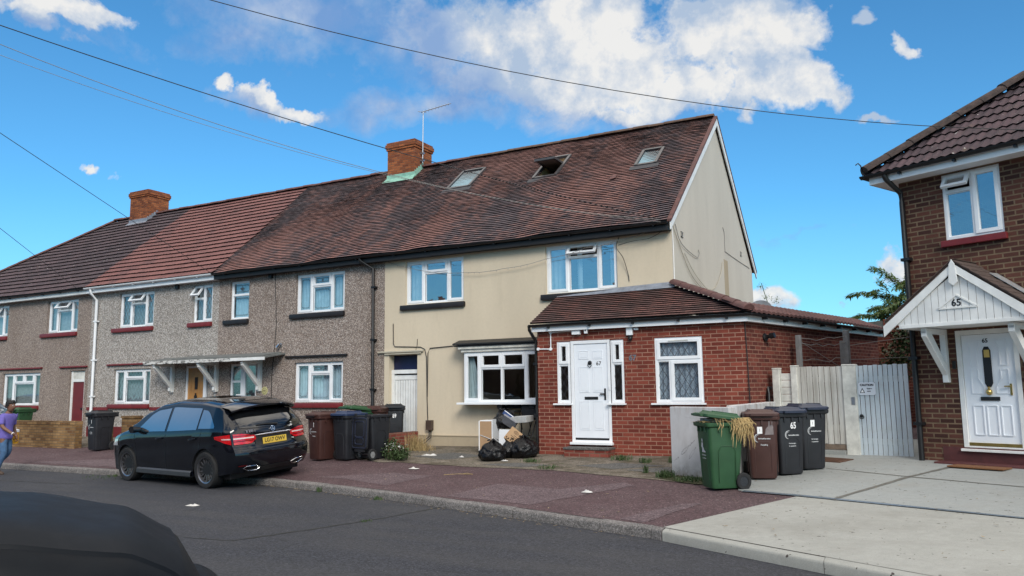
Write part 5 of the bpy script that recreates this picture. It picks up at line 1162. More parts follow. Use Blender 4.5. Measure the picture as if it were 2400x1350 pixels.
# drooping light string and loose wires on 67
mb=MB(); P_=[Vector((-7.75,-.03,5.17)),Vector((-6.4,-.1,4.78)),Vector((-5.3,-.1,4.66)),Vector((-4.2,-.1,4.66)),Vector((-3.0,-.1,4.80)),Vector((-2.0,-.14,4.95)),Vector((-1.2,-.14,5.05)),Vector((-.4,-.1,5.22)),Vector((-.02,-.05,5.36))]
pp=[]
for a,b in zip(P_,P_[1:]):
    for i in range(14): t=i/14; pp.append(a.lerp(b,t)+Vector((0,0,-.03*math.sin(PI*t)+random.uniform(-.004,.004))))
mb.tube(pp,.006,5)
for p in pp[::2]: mb.tube([p,p+Vector((random.uniform(-.012,.012),-.01,random.uniform(-.05,.02)))],.005,4)
tag(rebase(mb.build('light_string',m['cablegrey'],smooth=60),(-4,-.1,4.66)),'string of tiny fairy lights drooping across the upper cream wall','fairy lights')
def loose(name,pts,r,mat,lab):
    q=[]
    P=[Vector(p) for p in pts]; P=[P[0]*2-P[1]]+P+[P[-1]*2-P[-2]]
    for i in range(1,len(P)-2):
        for k in range(8):
            t=k/8; a,b,c,e=P[i-1:i+3]; q.append(.5*((2*b)+(c-a)*t+(2*a-5*b+4*c-e)*t*t+(3*b-a-3*c+e)*t**3))
    q.append(P[-2]); mb=MB(); mb.tube(q,r,5); return tag(rebase(mb.build(name,m[mat],smooth=60),pts[0]),lab,'cable')
loose('wall_cable',[(-1.2,-.05,5.14),(-1.24,-.12,4.9),(-1.1,-.1,4.65),(-1.02,-.03,4.3),(-1.0,-.02,4.12)],.008,'cable','loose black cable dangling beside the right upper window of the cream house')
loose('wall_cable',[(.02,.25,5.36),(.03,.5,5.05),(.03,1.0,4.92),(.03,1.9,4.85),(.03,2.15,4.95),(.03,2.1,5.06)],.008,'cablegrey','short curled cable near the top of the gable')
loose('wall_cable',[(.02,.05,5.3),(.03,.5,4.9),(.03,1.4,4.35),(.03,2.6,4.12),(.03,3.6,4.3),(.03,4.3,4.75),(.03,4.55,5.1)],.009,'cablelight','long pale cable hanging in a loop on the gable')
loose('wall_cable',[(.02,.9,4.8),(.03,1.6,4.45),(.03,2.6,4.2),(.03,3.2,4.2)],.007,'cablelight','pale cable lying just above the hanging loop on the gable')
loose('wall_cable',[(.012,.02,5.35),(.012,.06,4.8),(.012,.05,4.02)],.01,'white','white cable running down the corner of the cream house')
loose('wall_cable',[(.012,4.85,6.1),(.012,5.0,5.95),(.012,5.0,5.5),(.012,5.15,5.45),(.012,6.5,5.42),(.012,8.2,5.4)],.007,'cablegrey','cable crossing the gable towards the rear eaves')
loose('wall_cable',[(-1.2,-.1,4.95),(-.8,-.15,5.0),(-.5,-.12,5.02),(-.25,-.1,5.12),(-.05,-.03,5.3)],.006,'cable','tangle of thin wire under the eaves at the gable corner')
# ------------------------------------------------------------ wheelie bins
def rrect(hw,hd,r,z,cy=0,n=4):
    pts=[]
    for cx,cyy,a0 in ((hw-r,hd-r,0),(-hw+r,hd-r,PI/2),(-hw+r,-hd+r,PI),(hw-r,-hd+r,1.5*PI)):
        for k in range(n+1): a=a0+PI/2*k/n; pts.append((cx+r*math.cos(a),cy+cyy+r*math.sin(a),z))
    return pts
BM={'green':M_plain('green_bin_plastic',(.022,.075,.030),.5,0,.18,4,.15,120),'brown':M_plain('brown_bin_plastic',(.055,.022,.018),.45,0,.15,4,.15,120),'black':M_plain('black_bin_plastic',(.016,.017,.021),.5,0,.2,4,.15,120),'blue':M_plain('dark_blue_lid_plastic',(.020,.035,.085),.4,0,.15,5),'navy':M_plain('navy_lid_plastic',(.020,.025,.048),.4,0,.2,5)}
tyre=M_plain('rubber',(.012,.012,.013),.8,0,.2,20)
def lid_mesh(mb,tilt=0,M=None):
    M=M or Matrix()
    def ring(hw,hd,r,z,cy): return [M@Vector(p) for p in rrect(hw,hd,r,z,cy)]
    # lid local: hinge line at y=+.33,z=0
    mb.loft([ring(.262,.305,.05,0,-.015),ring(.268,.312,.05,.006,-.015),ring(.268,.312,.05,.036,-.015),ring(.250,.29,.05,.050,-.01),ring(.215,.25,.06,.052,-.005),ring(.195,.225,.07,.078,0),ring(.12,.14,.07,.086,0)])
    mb.box(-.17,.17,-.375,-.325,.004,.032,M)   # front lip
    for s in (-1,1): mb.box(s*.20-.035,s*.20+.035,.28,.36,.0,.045,M); mb.box(s*.17-.008,s*.17+.008,-.2,.2,.05,.092,M)
def bin_(label,x,y,rz,body,lid,lidopen=0,group='wheelie bins',num=None,mark='swoosh',sticker=False,hang=False,sc_=1.0):
    z=gnd(x,y)+.006
    o=thing('wheelie_bin',label,'wheelie bin',(x,y,z),rz,group); o.scale=(1,1,1.12)
    mb=MB()
    mb.loft([rrect(.185,.205,.05,.02,-.02),rrect(.195,.215,.05,.05,-.02),rrect(.225,.262,.055,.62,-.005),rrect(.236,.275,.055,.80,0)])
    mb.loft([rrect(.236,.275,.055,.8005,0),rrect(.262,.305,.05,.815,-.005),rrect(.268,.312,.05,.83,-.005),rrect(.268,.312,.05,.862,-.005),rrect(.258,.30,.05,.864,-.005),rrect(.22,.26,.05,.80,-.005)])
    for xx in (-.13,0,.13): mb.box(xx-.012,xx+.012,-.295,-.26,.745,.815)
    for yy in (-.12,.05,.2): 
        for s in (-1,1): mb.box(s*.24-.02,s*.24+.02,yy-.012,yy+.012,.745,.815)
    mb.box(-.19,.19,.16,.225,.03,.20)
    b=mb.build('body',BM[body],o,local=True,smooth=35)
    # recessed side panels
    mb=MB()
    for s in (-1,1):
        pts=[(s*.2225,-.13,.10),(s*.2255,-.13,.50),(s*.2275,-.09,.56),(s*.2275,.09,.56),(s*.2255,.13,.50),(s*.2225,.13,.10)]
        mb.tube(pts,.006,5)
    mb.tube([(-.12,-.238,.10),(-.12,-.257,.46),(-.08,-.262,.52),(.08,-.262,.52),(.12,-.257,.46),(.12,-.238,.10)],.006,5)
    mb.build('moulding',BM[body],b,local=True,smooth=50)
    mb=MB()
    L=Matrix.Translation((0,.325,.866)); 
    if hang:
        hb=MB(); Hm=Matrix.Translation((0,.40,.86))@Matrix.Rotation(R(-268),4,'X')@Matrix.Translation((0,-.325,-.004))
        for hw,hd_,cy in ((.245,.285,-.015),(.16,.15,.06),(.15,.06,-.17)): hb.tube([Hm@Vector(p) for p in rrect(hw,hd_,.05,0,cy)+rrect(hw,hd_,.05,0,cy)[:1]],.011,6)
        hb.build('lid_rim',BM['navy'],o,local=True,smooth=50)
    if hang: L=Matrix.Translation((0,.40,.86))@Matrix.Rotation(R(-268),4,'X')
    elif lidopen: L=L@Matrix.Rotation(R(-lidopen),4,'X')
    lid_mesh(mb,0,L@Matrix.Translation((0,-.325,0)))
    mb.build('lid',BM[lid],o,local=True,smooth=35)
    mb=MB()
    for s in (-1,1): mb.box(s*.19-.022,s*.19+.022,.27,.37,.80,.862)
    mb.tube([(-.2,.365,.845),(.2,.365,.845)],.014,8); mb.build('handle',BM[body],o,local=True,smooth=40)
    for s in (-1,1):
        w_=MB(); Mx=Matrix.Translation((s*.225,.235,.105))@Matrix.Rotation(R(90),4,'Y')
        w_.lathe([(.066,-.026),(.102,-.028),(.112,-.018),(.112,.018),(.102,.028),(.066,.026)],Mx,22,True)
        wo=w_.build('wheel',tyre,o,local=True,smooth=40)
        w_=MB(); w_.lathe([(0,-.018),(.066,-.016),(.066,.016),(0,.018)],Mx,16)
        for k in range(6): a=k*PI/3; w_.box(.012,.052,-.005,.005,-.021,.021,Mx@Matrix.Rotation(a,4,'Z'))
        w_.build('hub',m['plate_grey'] if hang else BM['black'],wo,local=True,smooth=30)
    mb=MB(); mb.tube([(-.21,.235,.105),(.21,.235,.105)],.012,8); mb.build('axle',m['steel'],o,local=True)
    def fy(z): return -(.02+.215+(.262-.215+.0-.015)*(z-.05)/.57)-.004
    def front(x,z): return Matrix.Translation((x,fy(z)-.002,z))@Matrix.Rotation(R(90)+.055,4,'X')
    if mark=='swoosh':
        mb=MB(); zc=.565
        for r0_,w0,aa,bb in ((.056,.014,75,265),(.040,.005,85,230)):
            prev=None
            for k in range(17):
                t=k/16; a=R(aa+(bb-aa)*t); wv=w0*math.sin(PI*min(1,max(.02,t)))**.6
                P=lambda rr:front(-.06+rr*1.1*math.cos(a),zc+rr*math.sin(a))@Vector((0,0,.001))
                cur=(P(r0_-wv/2),P(r0_+wv/2))
                if prev: mb.face([prev[0],prev[1],cur[1],cur[0]])
                prev=cur
        mb.build('logo',m['binprint'],b,local=True,recalc=False)
        text('lettering','Barking&Dagenham',.023,front(.025,zc-.006),m['binprint'],b,bold=.0012,ext=.0005)
        if body!='brown':
            text('lettering','Our borough -',.021,front(.0,.445),m['binprint'],b,bold=.001,ext=.0005); text('lettering','be proud of it',.021,front(.0,.408),m['binprint'],b,bold=.001,ext=.0005)
        else: text('lettering','Recycling',.028,front(.02,.475),m['binprint'],b,bold=.001,ext=.0005)
    elif mark=='tidy':
        mb=MB(); P=lambda x,z:front(x,z)@Vector((0,0,.001))
        for q in ([(-.05,.60),(.0,.60),(-.005,.55),(.035,.50),(.07,.49),(.07,.475),(-.06,.475),(-.05,.53),(-.07,.555),(-.065,.57)],[(-.042,.61),(-.005,.61),(-.005,.65),(-.042,.65)]): mb.face([P(*p) for p in q])
        mb.build('logo',m['binprint'],b,local=True,recalc=False)
        text('lettering','Garden waste',.028,front(0,.44),m['binprint'],b,ext=.0005); text('lettering','no plastic bags',.022,front(0,.40),m['binprint'],b,ext=.0005)
    if num: text('number',num,.125,front(.02 if mark else 0,.69),m['white'],b,bold=.003,ext=.0005,sx=.8)
    if sticker:
        mb=MB(); P=lambda x,z:front(x,z)@Vector((0,0,.0008)); mb.face([P(*p) for p in ((-.075,.625),(.0,.625),(.0,.72),(-.075,.72))]); mb.build('sticker',m['white'],b,local=True,recalc=False)
        text('lettering','1',.06,front(-.037,.672)@Matrix.Translation((0,0,.001)),m['leadline'],b,ext=.0003)
        if body=='brown':
            mb=MB(); mb.face([P(*p) for p in ((.03,.61),(.165,.615),(.165,.72),(.15,.75),(.155,.79),(.10,.80),(.09,.73),(.05,.69),(.045,.64))]); mb.build('torn_label',M_plain('torn_grey_label',(.20,.17,.17),.8,0,.2,30),b,local=True,recalc=False)
    return o
gb_=bin_('green bin with straw bulging from its ajar lid',1.98,-4.62,R(-52),'green','green',lidopen=7,mark='tidy')
bin_('brown bin with torn grey label, right behind the green one',2.38,-3.62,R(16),'brown','brown',sticker=True)
bin_('dark bin with white number 65',2.64,-3.15,R(40),'black','navy',num='65')
bin_('dark bin behind the one numbered 65, nearest the white gates',2.90,-2.56,R(40),'black','navy',sticker=True)
bin_('brown bin with white swoosh logo behind the black hatchback',-7.37,-2.78,R(-12),'brown','brown',sticker=False,num='1')
bin_('black bin with a blue lid beside a brown bin',-6.76,-2.64,R(-8),'black','blue',mark=None)
bin_('black bin with its lid flipped back and hanging down',-6.20,-2.42,R(166),'black','black',hang=True,mark=None)
bin_('green bin pushed in behind the open-lidded black bin',-7.42,-1.62,R(-15),'green','green',lidopen=6,mark='tidy')
bin_('brown bin squeezed between a green bin and the bin numbered 69',-7.25,-1.08,R(20),'brown','brown',mark=None)
bin_('black bin with white number 69 by the passage door',-7.18,-.42,R(40),'black','black',num='69',mark=None)
bin_('lone black bin in front of the yellow brick pier',-15.38,-2.72,R(-5),'black','black',num='1')
bin_('green bin behind the yellow garden wall, under a red window sill',-21.3,-1.5,R(10),'green','green',mark='tidy')
# straw hanging out of the green bin
Mg=Matrix.Translation((1.98,-4.62,gnd(1.98,-4.62)))@Matrix.Rotation(R(-52),4,'Z')
straw=[M_plain('dry_straw',(.46,.33,.15),.8,0,.3,30)]
mb=MB()
for i in range(170):
    u=random.random(); x0=.27+random.uniform(-.02,.02); y0=min(.32,random.gauss(.235,.055)) if u<.94 else random.uniform(-.2,.3)
    drop=random.uniform(.04,.22)+(random.random()<.3)*random.uniform(.05,.22)*(1 if u<.8 else .35); out=random.uniform(.02,.11); L_=[]
    for k in range(6):
        t=k/5; L_.append(Mg@Vector((x0-.12*(1-t)**2+out*math.sin(t*2.2),y0+random.uniform(-.012,.012)+.11*t*math.sin(i*2.3),.895+.05*math.sin(PI*min(1,t*1.6))-drop*t*t)))
    w_=random.uniform(.0018,.0035); mb.tube(L_,[w_,w_,w_,w_,w_*2.2,w_*.6],4)
for i in range(50):
    x0=random.uniform(-.22,.24); y0=random.uniform(-.28,.28); a=random.random()*6; l=random.uniform(.1,.25)
    p=Vector((x0,y0,.875)); mb.tube([Mg@p,Mg@(p+Vector((math.cos(a)*l*.5,math.sin(a)*l*.5,random.uniform(.0,.03)))),Mg@(p+Vector((math.cos(a)*l,math.sin(a)*l,random.uniform(-.01,.02))))],.003,4)
mb.bm.transform(Matrix.Translation((0,0,.105)))
tag(rebase(mb.build('straw_bundle',straw[0],smooth=80),Mg@Vector((.27,.1,.86))),'bundle of dry straw hanging out of the green bin','straw')
mb=MB(); mb.box(-.2,.08,-.22,.1,.97,1.03,Mg); tag(rebase(mb.build('cardboard_piece',M_plain('grey_card',(.35,.34,.33),.8,0,.2,12),bevel=.01),Mg@Vector((0,0,.86))),'pale grey carton jammed under the green bin lid','carton')
# ------------------------------------------------------------ cars
def lerpt(tab,x):
    if x<=tab[0][0]: return tab[0][1]
    for (a,b),(c,d_) in zip(tab,tab[1:]):
        if x<=c:
            t=(x-a)/(c-a); t2=t*t*(3-2*t); return b+(d_-b)*(t*.5+t2*.5)
    return tab[-1][1]
class CarShape:
    def __init__(s,roof,belt,width,sill,wheels,wr,rear,front,arch=.385,x0=-2.06,x1=2.27,tumble=.36,round_=.10):
        s.roof,s.belt,s.width,s.sill,s.wheels,s.wr,s.rear,s.front,s.arch,s.x0,s.x1,s.tumble,s.rd=roof,belt,width,sill,wheels,wr,rear,front,arch,x0,x1,tumble,round_
    def zlow(s,x):
        z=lerpt(s.sill,x)
        for wx in s.wheels:
            d_=abs(x-wx)
            if d_<s.arch: z=max(z,s.wr+math.sqrt(s.arch**2-d_**2)*1.0)
        return z
    def side_y(s,x,z):
        w_=lerpt(s.width,x); zr=lerpt(s.roof,x); zb=min(lerpt(s.belt,x),zr-s.rd-.02)
        if z<=zb:
            t=(z-.2)/(zb-.2); t=max(0,min(1,t)); y=w_*(.955+.045*math.sin(PI*min(1,t*.62+.12)))
            # sculpted crease
            y+=.012*math.exp(-((z-(zb-.10))/.05)**2)-.010*math.exp(-((z-(zb-.26-.05*x))/.09)**2)
            return y
        yb=w_*(.955+.045*math.sin(PI*.74)); return yb-(z-zb)*s.tumble-.10*max(0,z-zb)**2
    def dx(s,x,z):
        k=max(0,min(1,(s.x0+.75-x)/.75)); kf=max(0,min(1,(x-s.x1+.55)/.55))
        return lerpt(s.rear,z)*k*k+lerpt(s.front,z)*kf*kf
    def P(s,x,y,z): return Vector((x+s.dx(x,z),y,z))
    def profile(s,x,n1=14,n2=9,n3=8):
        zr=lerpt(s.roof,x); zb=min(lerpt(s.belt,x),zr-s.rd-.02); zl=s.zlow(x); pts=[]
        zl=min(zl,zb-.02)
        for i in range(n1): z=zl+(zb-zl)*i/n1; pts.append((s.side_y(x,z),z))
        ze=zr-s.rd
        for i in range(n2): z=zb+(ze-zb)*i/n2; pts.append((s.side_y(x,z),z))
        ye=s.side_y(x,ze)
        for i in range(n3+1):
            a=PI/2*i/n3; pts.append((ye*(math.cos(a)**.55 if i<n3 else 0),ze+s.rd*math.sin(a)**.9))
        return pts
    def body(s,mb,n=130):
        xs=set(s.x0+(s.x1-s.x0)*i/n for i in range(n+1))
        for wx in s.wheels:
            for k in range(17): xs.add(wx-s.arch*math.cos(PI*k/16))
            xs.add(wx-s.arch-.004); xs.add(wx+s.arch+.004)
        xs=sorted(x for x in xs if s.x0<=x<=s.x1); rows=[]
        for x in xs:
            pr=s.profile(x); full=[(y,z) for y,z in pr]+[(-y,z) for y,z in pr[::-1][1:]]
            rows.append([s.P(x,y,z) for y,z in full])
        mb.grid(rows)
        for r,sg in ((rows[0],-1),(rows[-1],1)):    # ends
            h=len(r)//2; x=xs[0] if sg<0 else xs[-1]
            capr=[]
            for i in range(h+1):
                a,b=r[i],r[len(r)-1-i]; line=[]
                for k in range(13):
                    t=k/12; p=a.lerp(b,t); bulge=(1-(2*t-1)**4); fl=1 if i<h else 0
                    p=p+Vector((sg*s.endb*bulge*min(1,(h-i)/4),0,0)); line.append(p)
                capr.append(line)
            mb.grid(capr)
    endb=.13
    def patch(s,mb,x0,x1,zlo,zhi,off=.004,n=16,m_=8,side=1):
        rows=[]
        for i in range(n+1):
            x=x0+(x1-x0)*i/n; a,b=zlo(x),zhi(x); rows.append([s.P(x,side*(s.side_y(x,a+(b-a)*k/m_)+off),a+(b-a)*k/m_) for k in range(m_+1)])
        mb.grid(rows)
    def rearpt(s,y,z,off=.0):
        yy=s.side_y(s.x0,min(z,lerpt(s.roof,s.x0)-s.rd)); t=abs(y)/max(.05,yy); t=min(1,t); zr=lerpt(s.roof,s.x0)
        return Vector((s.x0+lerpt(s.rear,z)-s.endb*(1-t**4)-off,y,z))
    def rearpatch(s,mb,y0,y1,zlo,zhi,off=.006,n=20,m_=6):
        rows=[]
        for i in range(n+1):
            y=y0+(y1-y0)*i/n; a,b=zlo(y),zhi(y); rows.append([s.rearpt(y,a+(b-a)*k/m_,off) for k in range(m_+1)])
        mb.grid(rows)
    def toppatch(s,mb,x0,x1,yf,off=.004,n=20):
        rows=[]
        for i in range(n+1):
            x=x0+(x1-x0)*i/n; hw=yf(x); row=[]
            zr=lerpt(s.roof,x); ze=zr-s.rd; ye=s.side_y(x,ze)
            for k in range(17):
                y=-hw+2*hw*k/16; c=min(1,abs(y)/ye)**(1/.55); sn_=math.sqrt(max(0,1-c*c)); z=ze+s.rd*sn_**.9
                row.append(s.P(x,y,z)+Vector((0,0,off)))
            rows.append(row)
        mb.grid(rows)
def wheel(parent,x,y,z,r,side,spokes=14,wd=.225,lip=True,rotk=0):
    Mx=Matrix.Translation((x,y,z))@Matrix.Rotation(R(-90*side),4,'X')@Matrix.Rotation(rotk,4,'Z')    # local +z = outwards
    h=wd/2; ri=r*.70
    mb=MB(); mb.lathe([(ri,-h),(r*.93,-h),(r*.985,-h*.75),(r,-h*.4),(r,h*.4),(r*.985,h*.75),(r*.94,h),(r*.80,h*1.04),(ri,h*.92),(ri,-h)],Mx,44)
    w_=mb.build('wheel',tyre,parent,local=True,smooth=40)
    mb=MB(); mb.lathe([(ri*.99,-h*.9),(ri*.99,h*.86),(ri*.93,h*.8),(ri*.92,-h*.9)],Mx,44,True); mb.lathe([(0,-.02),(ri*.92,-.02),(ri*.92,-.012),(0,-.012)],Mx,30)
    for k in range(spokes):
        a=2*PI*k/spokes; S=Mx@Matrix.Rotation(a,4,'Z')
        mb.prism([S@Vector((r*.10,-.012,h*.45)),S@Vector((ri*.95,-.008,h*.72)),S@Vector((ri*.95,.008,h*.72)),S@Vector((r*.10,.012,h*.45))],(S.to_3x3()@Vector((0,0,-.03))))
    mb.lathe([(0,h*.25),(r*.16,h*.25),(r*.17,h*.46),(r*.10,h*.55),(0,h*.55)],Mx,20)
    mb.build('rim',BLKRIM,w_,local=True,smooth=30)
    if lip:
        mb=MB(); mb.lathe([(ri*.93,h*.78),(ri*1.01,h*.88),(ri*1.01,h*.95),(ri*.93,h*.86)],Mx,48,True); mb.build('rim_edge',m['chrome2'],w_,local=True,smooth=50)
        mb=MB(); mb.lathe([(0,h*.56),(r*.085,h*.56),(r*.085,h*.5),(0,h*.5)],Mx,20); mb.build('hub_cap',m['chrome2'],w_,local=True)
    return w_
BLKRIM=M_plain('black_alloy',(.06,.06,.065),.22,0,.1,8); m['chrome2']=M_plain('machined_alloy',(.34,.34,.36),.35,1,.05,8)
PAINT=M_paint('black_car_paint',(.003,.004,.007),.06,.6); PAINT.node_tree.nodes['Principled BSDF'].inputs['Specular IOR Level'].default_value=.35; m['carglass']=M_paint('dark_car_glass',(.004,.005,.006),.02,1.0)
sideglass=M_glass('car_side_glass',.42,(.05,.06,.06)); 
m['lampred']=M_plain('red_lamp_lens',(.50,.008,.012),.12,0,.25,25,coat=1); m['lamplight']=M_plain('clear_lamp_strip',(.75,.55,.53),.2,0,.1,20,coat=1)
m['trim']=M_plain('black_trim',(.010,.010,.011),.5,0,.2,9)
hatch=CarShape(roof=[(-2.06,1.36),(-1.9,1.43),(-1.6,1.49),(-1.0,1.54),(-.2,1.555),(.35,1.50),(.75,1.37),(1.15,1.16),(1.42,1.02),(1.8,.95),(2.1,.87),(2.27,.72)],
  belt=[(-2.06,1.02),(-1.2,1.0),(0,.955),(1.2,.92),(1.8,.86),(2.27,.62)],
  width=[(-2.06,.80),(-1.9,.855),(-1.5,.89),(-.3,.893),(1.2,.893),(1.6,.88),(1.95,.82),(2.15,.73),(2.27,.62)],
  sill=[(-2.06,.28),(-1.75,.24),(-1,.20),(.9,.20),(1.8,.20),(2.27,.22)],wheels=(-1.33,1.37),wr=.325,
  rear=[(.2,.14),(.32,.0),(.45,-.075),(.60,-.09),(.68,-.07),(.74,.0),(.85,.025),(.98,.05),(1.06,.09),(1.36,.33)],
  front=[(.2,-.05),(.45,.02),(.7,0),(.9,-.02)])
def make_hatch():
    o=thing('parked_car','black hatchback parked with two wheels up on the mauve pavement','car')
    mb=MB(); hatch.body(mb); b=mb.build('body',PAINT,o,local=True,smooth=42)
    mb=MB(); mb.box(-1.9,1.8,-.74,.74,.17,.30); 
    for wx in hatch.wheels:
        for s in (-1,1): mb.box(wx-.37,wx+.37,min(s*.5,s*.84),max(s*.5,s*.84),.25,.74)
    mb.build('underbody',m['trim'],o,local=True)
    for wx in hatch.wheels:
        for s in (-1,1):
            wheel(o,wx,s*.775,.325,.325,s,rotk=.2*wx)
            # arch lip
            am=MB(); rows=[]
            for k in range(25):
                a=PI*k/24; x=wx-.385*math.cos(a); z=.325+.385*math.sin(a)
                if z<.24: continue
                y=hatch.side_y(x,z); c=Vector((wx,0,.325)); p=hatch.P(x,s*(y+.006),z); rows.append([p,p+Vector((0,-s*.09,0))])
            am.grid(rows); am.build('wheel_arch',m['trim'],o,local=True)
    top=lambda x:lerpt(hatch.roof,x)-.135
    belt=lambda x:lerpt(hatch.belt,x)+.035
    for s in (-1,1):
        wins=[(-.02,.98,lambda x:belt(x),lambda x:max(belt(x)+.01,min(top(x),belt(x)+.02+(1.0-x)*.70))),(-1.07,-.10,belt,lambda x:top(x)-.0),(-1.62,-1.12,lambda x:belt(x)+.02,lambda x:max(belt(x)+.03,top(x)-.02-max(0,(-1.25-x))**1.6*1.15))]
        for x0,x1,lo,hi in wins:
            wm=MB(); hatch.patch(wm,x0,x1,lo,hi,.006,18,6,s); wm.build('side_window',sideglass,o,local=True,smooth=60)
        # shut lines, handles, mirror
        for x_,tilt in ((-.06,.0),(1.02,.10),(-1.12,-.28)):
            dm=MB(); rows=[]
            for k in range(13):
                z=.26+(belt(x_)-.26-.01)*k/12; xx=x_+tilt*(z-.6)
                if x_<-1 and z<.62: continue
                rows.append([hatch.P(xx-.006,s*(hatch.side_y(xx-.006,z)+.0025),z),hatch.P(xx+.006,s*(hatch.side_y(xx+.006,z)+.0025),z)])
            dm.grid(rows); dm.build('shut_line',m['trim'],b,local=True)
        for x_ in (.12,-.98):
            hm=MB(); z=.87; y=hatch.side_y(x_,z); hm.loft([[(x_-.11+t*.22,s*(y+.012+.022*math.sin(PI*t)+q),z+r_-.02*t) for q,r_ in ((0,-.018),(.016,-.012),(.016,.012),(0,.018))] for t in [i/8 for i in range(9)]],True,True); hm.build('door_handle',PAINT,o,local=True,smooth=50)
        mm=MB(); y=hatch.side_y(.92,.98); mm.loft([[(.92+a,s*(y+.0+t*.15),1.01+.085*b_*(.7+.3*t)+.01*t) for a,b_ in ((.10,-.3),(.05,-.75),(-.06,-.75),(-.08,0),(-.06,.75),(.04,.7),(.11,.2))] for t in (0,.25,.5,.8,1.0)],True,True); mm.build('mirror',PAINT,o,local=True,smooth=50)
        sm=MB(); rows=[]
        for k in range(14):
            x=-.90+1.86*k/13; y=hatch.side_y(x,.24); rows.append([(x,s*(y+.0),.30),(x,s*(y+.035),.27),(x,s*(y+.04),.20),(x,s*(y-.02),.17)])
        sm.grid(rows); sm.build('side_skirt',m['trim2'],o,local=True,smooth=40)
        # tail lamp: wraps the corner
        lm=MB()
        hatch.rearpatch(lm,s*.38,s*.772,lambda y:.795-.02+.06*(1-min(1,(abs(y)-.38)/.1)),lambda y:.955-.05*(1-min(1,(abs(y)-.38)/.25)),.013,14,6)
        hatch.patch(lm,hatch.x0,-1.66,lambda x:.775+.10*((x-hatch.x0)/.40),lambda x:.955-.035*((x-hatch.x0)/.40),.013,10,6,s)
        tl=lm.build('tail_light',m['lampred'],o,local=True,smooth=60)
        lm=MB(); hatch.rearpatch(lm,s*.42,s*.775,lambda y:.865,lambda y:.888,.019,10,2); hatch.patch(lm,hatch.x0,-1.86,lambda x:.865,lambda x:.886,.019,6,2,s); lm.build('light_strip',m['lamplight'],tl,local=True)
        lm=MB(); hatch.rearpatch(lm,s*.40,s*.775,lambda y:.822,lambda y:.834,.018,10,2); hatch.rearpatch(lm,s*.44,s*.775,lambda y:.915,lambda y:.924,.018,10,2); lm.build('light_divider',m['lampdark'],tl,local=True)
        # exhaust trim
        em=MB(); c0=hatch.rearpt(s*.50,.335,.015); q=[(-.16,.0),(-.05,.042),(.12,.045),(.15,.01),(.05,-.04),(-.11,-.042)]; em.tube([hatch.rearpt(s*(.50+a),.345+b_,.016) for a,b_ in q+q[:1]],.007,6); em.build('exhaust_trim',m['chrome'],o,local=True,smooth=50)
        em=MB(); hatch.rearpatch(em,s*.60,s*.74,lambda y:.395,lambda y:.415,.008,6,1); em.build('reflector',m['lampdark'],o,local=True)
    wm=MB(); hatch.rearpatch(wm,-.64,.64,lambda y:1.03+.02*(abs(y)/.64)**2,lambda y:1.325-.02*(abs(y)/.6)**2,.012,20,8); rw=wm.build('rear_window',m['carglass'],o,local=True,smooth=60)
    wm=MB(); wp=[hatch.rearpt(y,1.065+.03*math.sin(PI*(y+.05)/.5)*.5,.03) for y in (-.12,0,.15,.32)]; wm.tube(wp,[.022,.018,.014,.008],6); wm.build('wiper',m['trim'],o,local=True,smooth=50)
    sp_=MB(); rows=[]
    for i in range(21):
        y=-.70+1.40*i/20; a=abs(y)/.70; rows.append([(-1.62,y,1.492-.07*a**3),(-1.85,y,1.462-.075*a**3),(-2.02+.10*a**3,y,1.425-.08*a**3),(-2.015+.10*a**3,y,1.395-.08*a**3),(-1.80,y,1.365-.08*a**3)])
    sp_.grid(rows); sp_.build('spoiler',PAINT,o,local=True,smooth=50)
    rp=MB(); hatch.toppatch(rp,-1.55,.25,lambda x:.50,.006); rp.build('sunroof',m['carglass'],o,local=True,smooth=60)
    rl=MB()
    for s in (-1,1): rl.tube([(x,s*.56,lerpt(hatch.roof,x)-.03) for x in (-1.55,-1.2,-.6,0,.3)],.012,6)
    rl.build('roof_rail',m['trim'],o,local=True,smooth=60)
    ws=MB(); hatch.toppatch(ws,.42,1.30,lambda x:.52+.14*(x-.4),.006); ws.build('windscreen',m['carglass'],o,local=True,smooth=60)
    pc_=MB(); hatch.rearpatch(pc_,-.40,.40,lambda y:.70+.04*(abs(y)/.4)**3,lambda y:.90-.02*(abs(y)/.4)**2,.009,14,4); pc_.build('plate_recess',m['trim'],o,local=True,smooth=60)
    cm_=MB(); cm_.tube([hatch.rearpt(y,.905,.022) for y in (-.40,-.3,-.15,0,.15,.3,.40)],[.007,.014,.018,.018,.018,.014,.007],8); cm_.build('chrome_strip',m['chrome'],o,local=True,smooth=50)
    # number plate
    c=hatch.rearpt(0,.79,.03); Mp=Matrix.Translation(c)@Matrix.Rotation(R(-90),4,'Z')@Matrix.Rotation(R(90)-.12,4,'X')
    pm=MB(); pm.box(-.26,.26,-.056,.056,-.004,.004,Mp); pl=pm.build('number_plate',M_plain('yellow_plate',(.62,.42,.06),.4,0,.04,5),o,local=True,bevel=.003)
    text('plate_lettering','LG17 OWV',.098,Mp@Matrix.Translation((0,0,.005)),m['ink'],pl,bold=.0025,ext=.0006,sx=.92)
    c=hatch.rearpt(-.0,.985,.012); Me=Matrix.Translation(c)@Matrix.Rotation(R(-90),4,'Z')@Matrix.Rotation(R(90)-.3,4,'X')
    em=MB(); em.lathe([(.040,-.002),(.048,-.002),(.048,.008),(.040,.008)],Me,28,True)
    for k in range(3): 
        a=PI/2+k*2*PI/3; em.prism([Me@Vector((.043*math.cos(a),.043*math.sin(a),.002)),Me@Vector((.009*math.cos(a+1.05),.009*math.sin(a+1.05),.002)),Me@Vector((.009*math.cos(a-1.05),.009*math.sin(a-1.05),.002))],Me.to_3x3()@Vector((0,0,.007)))
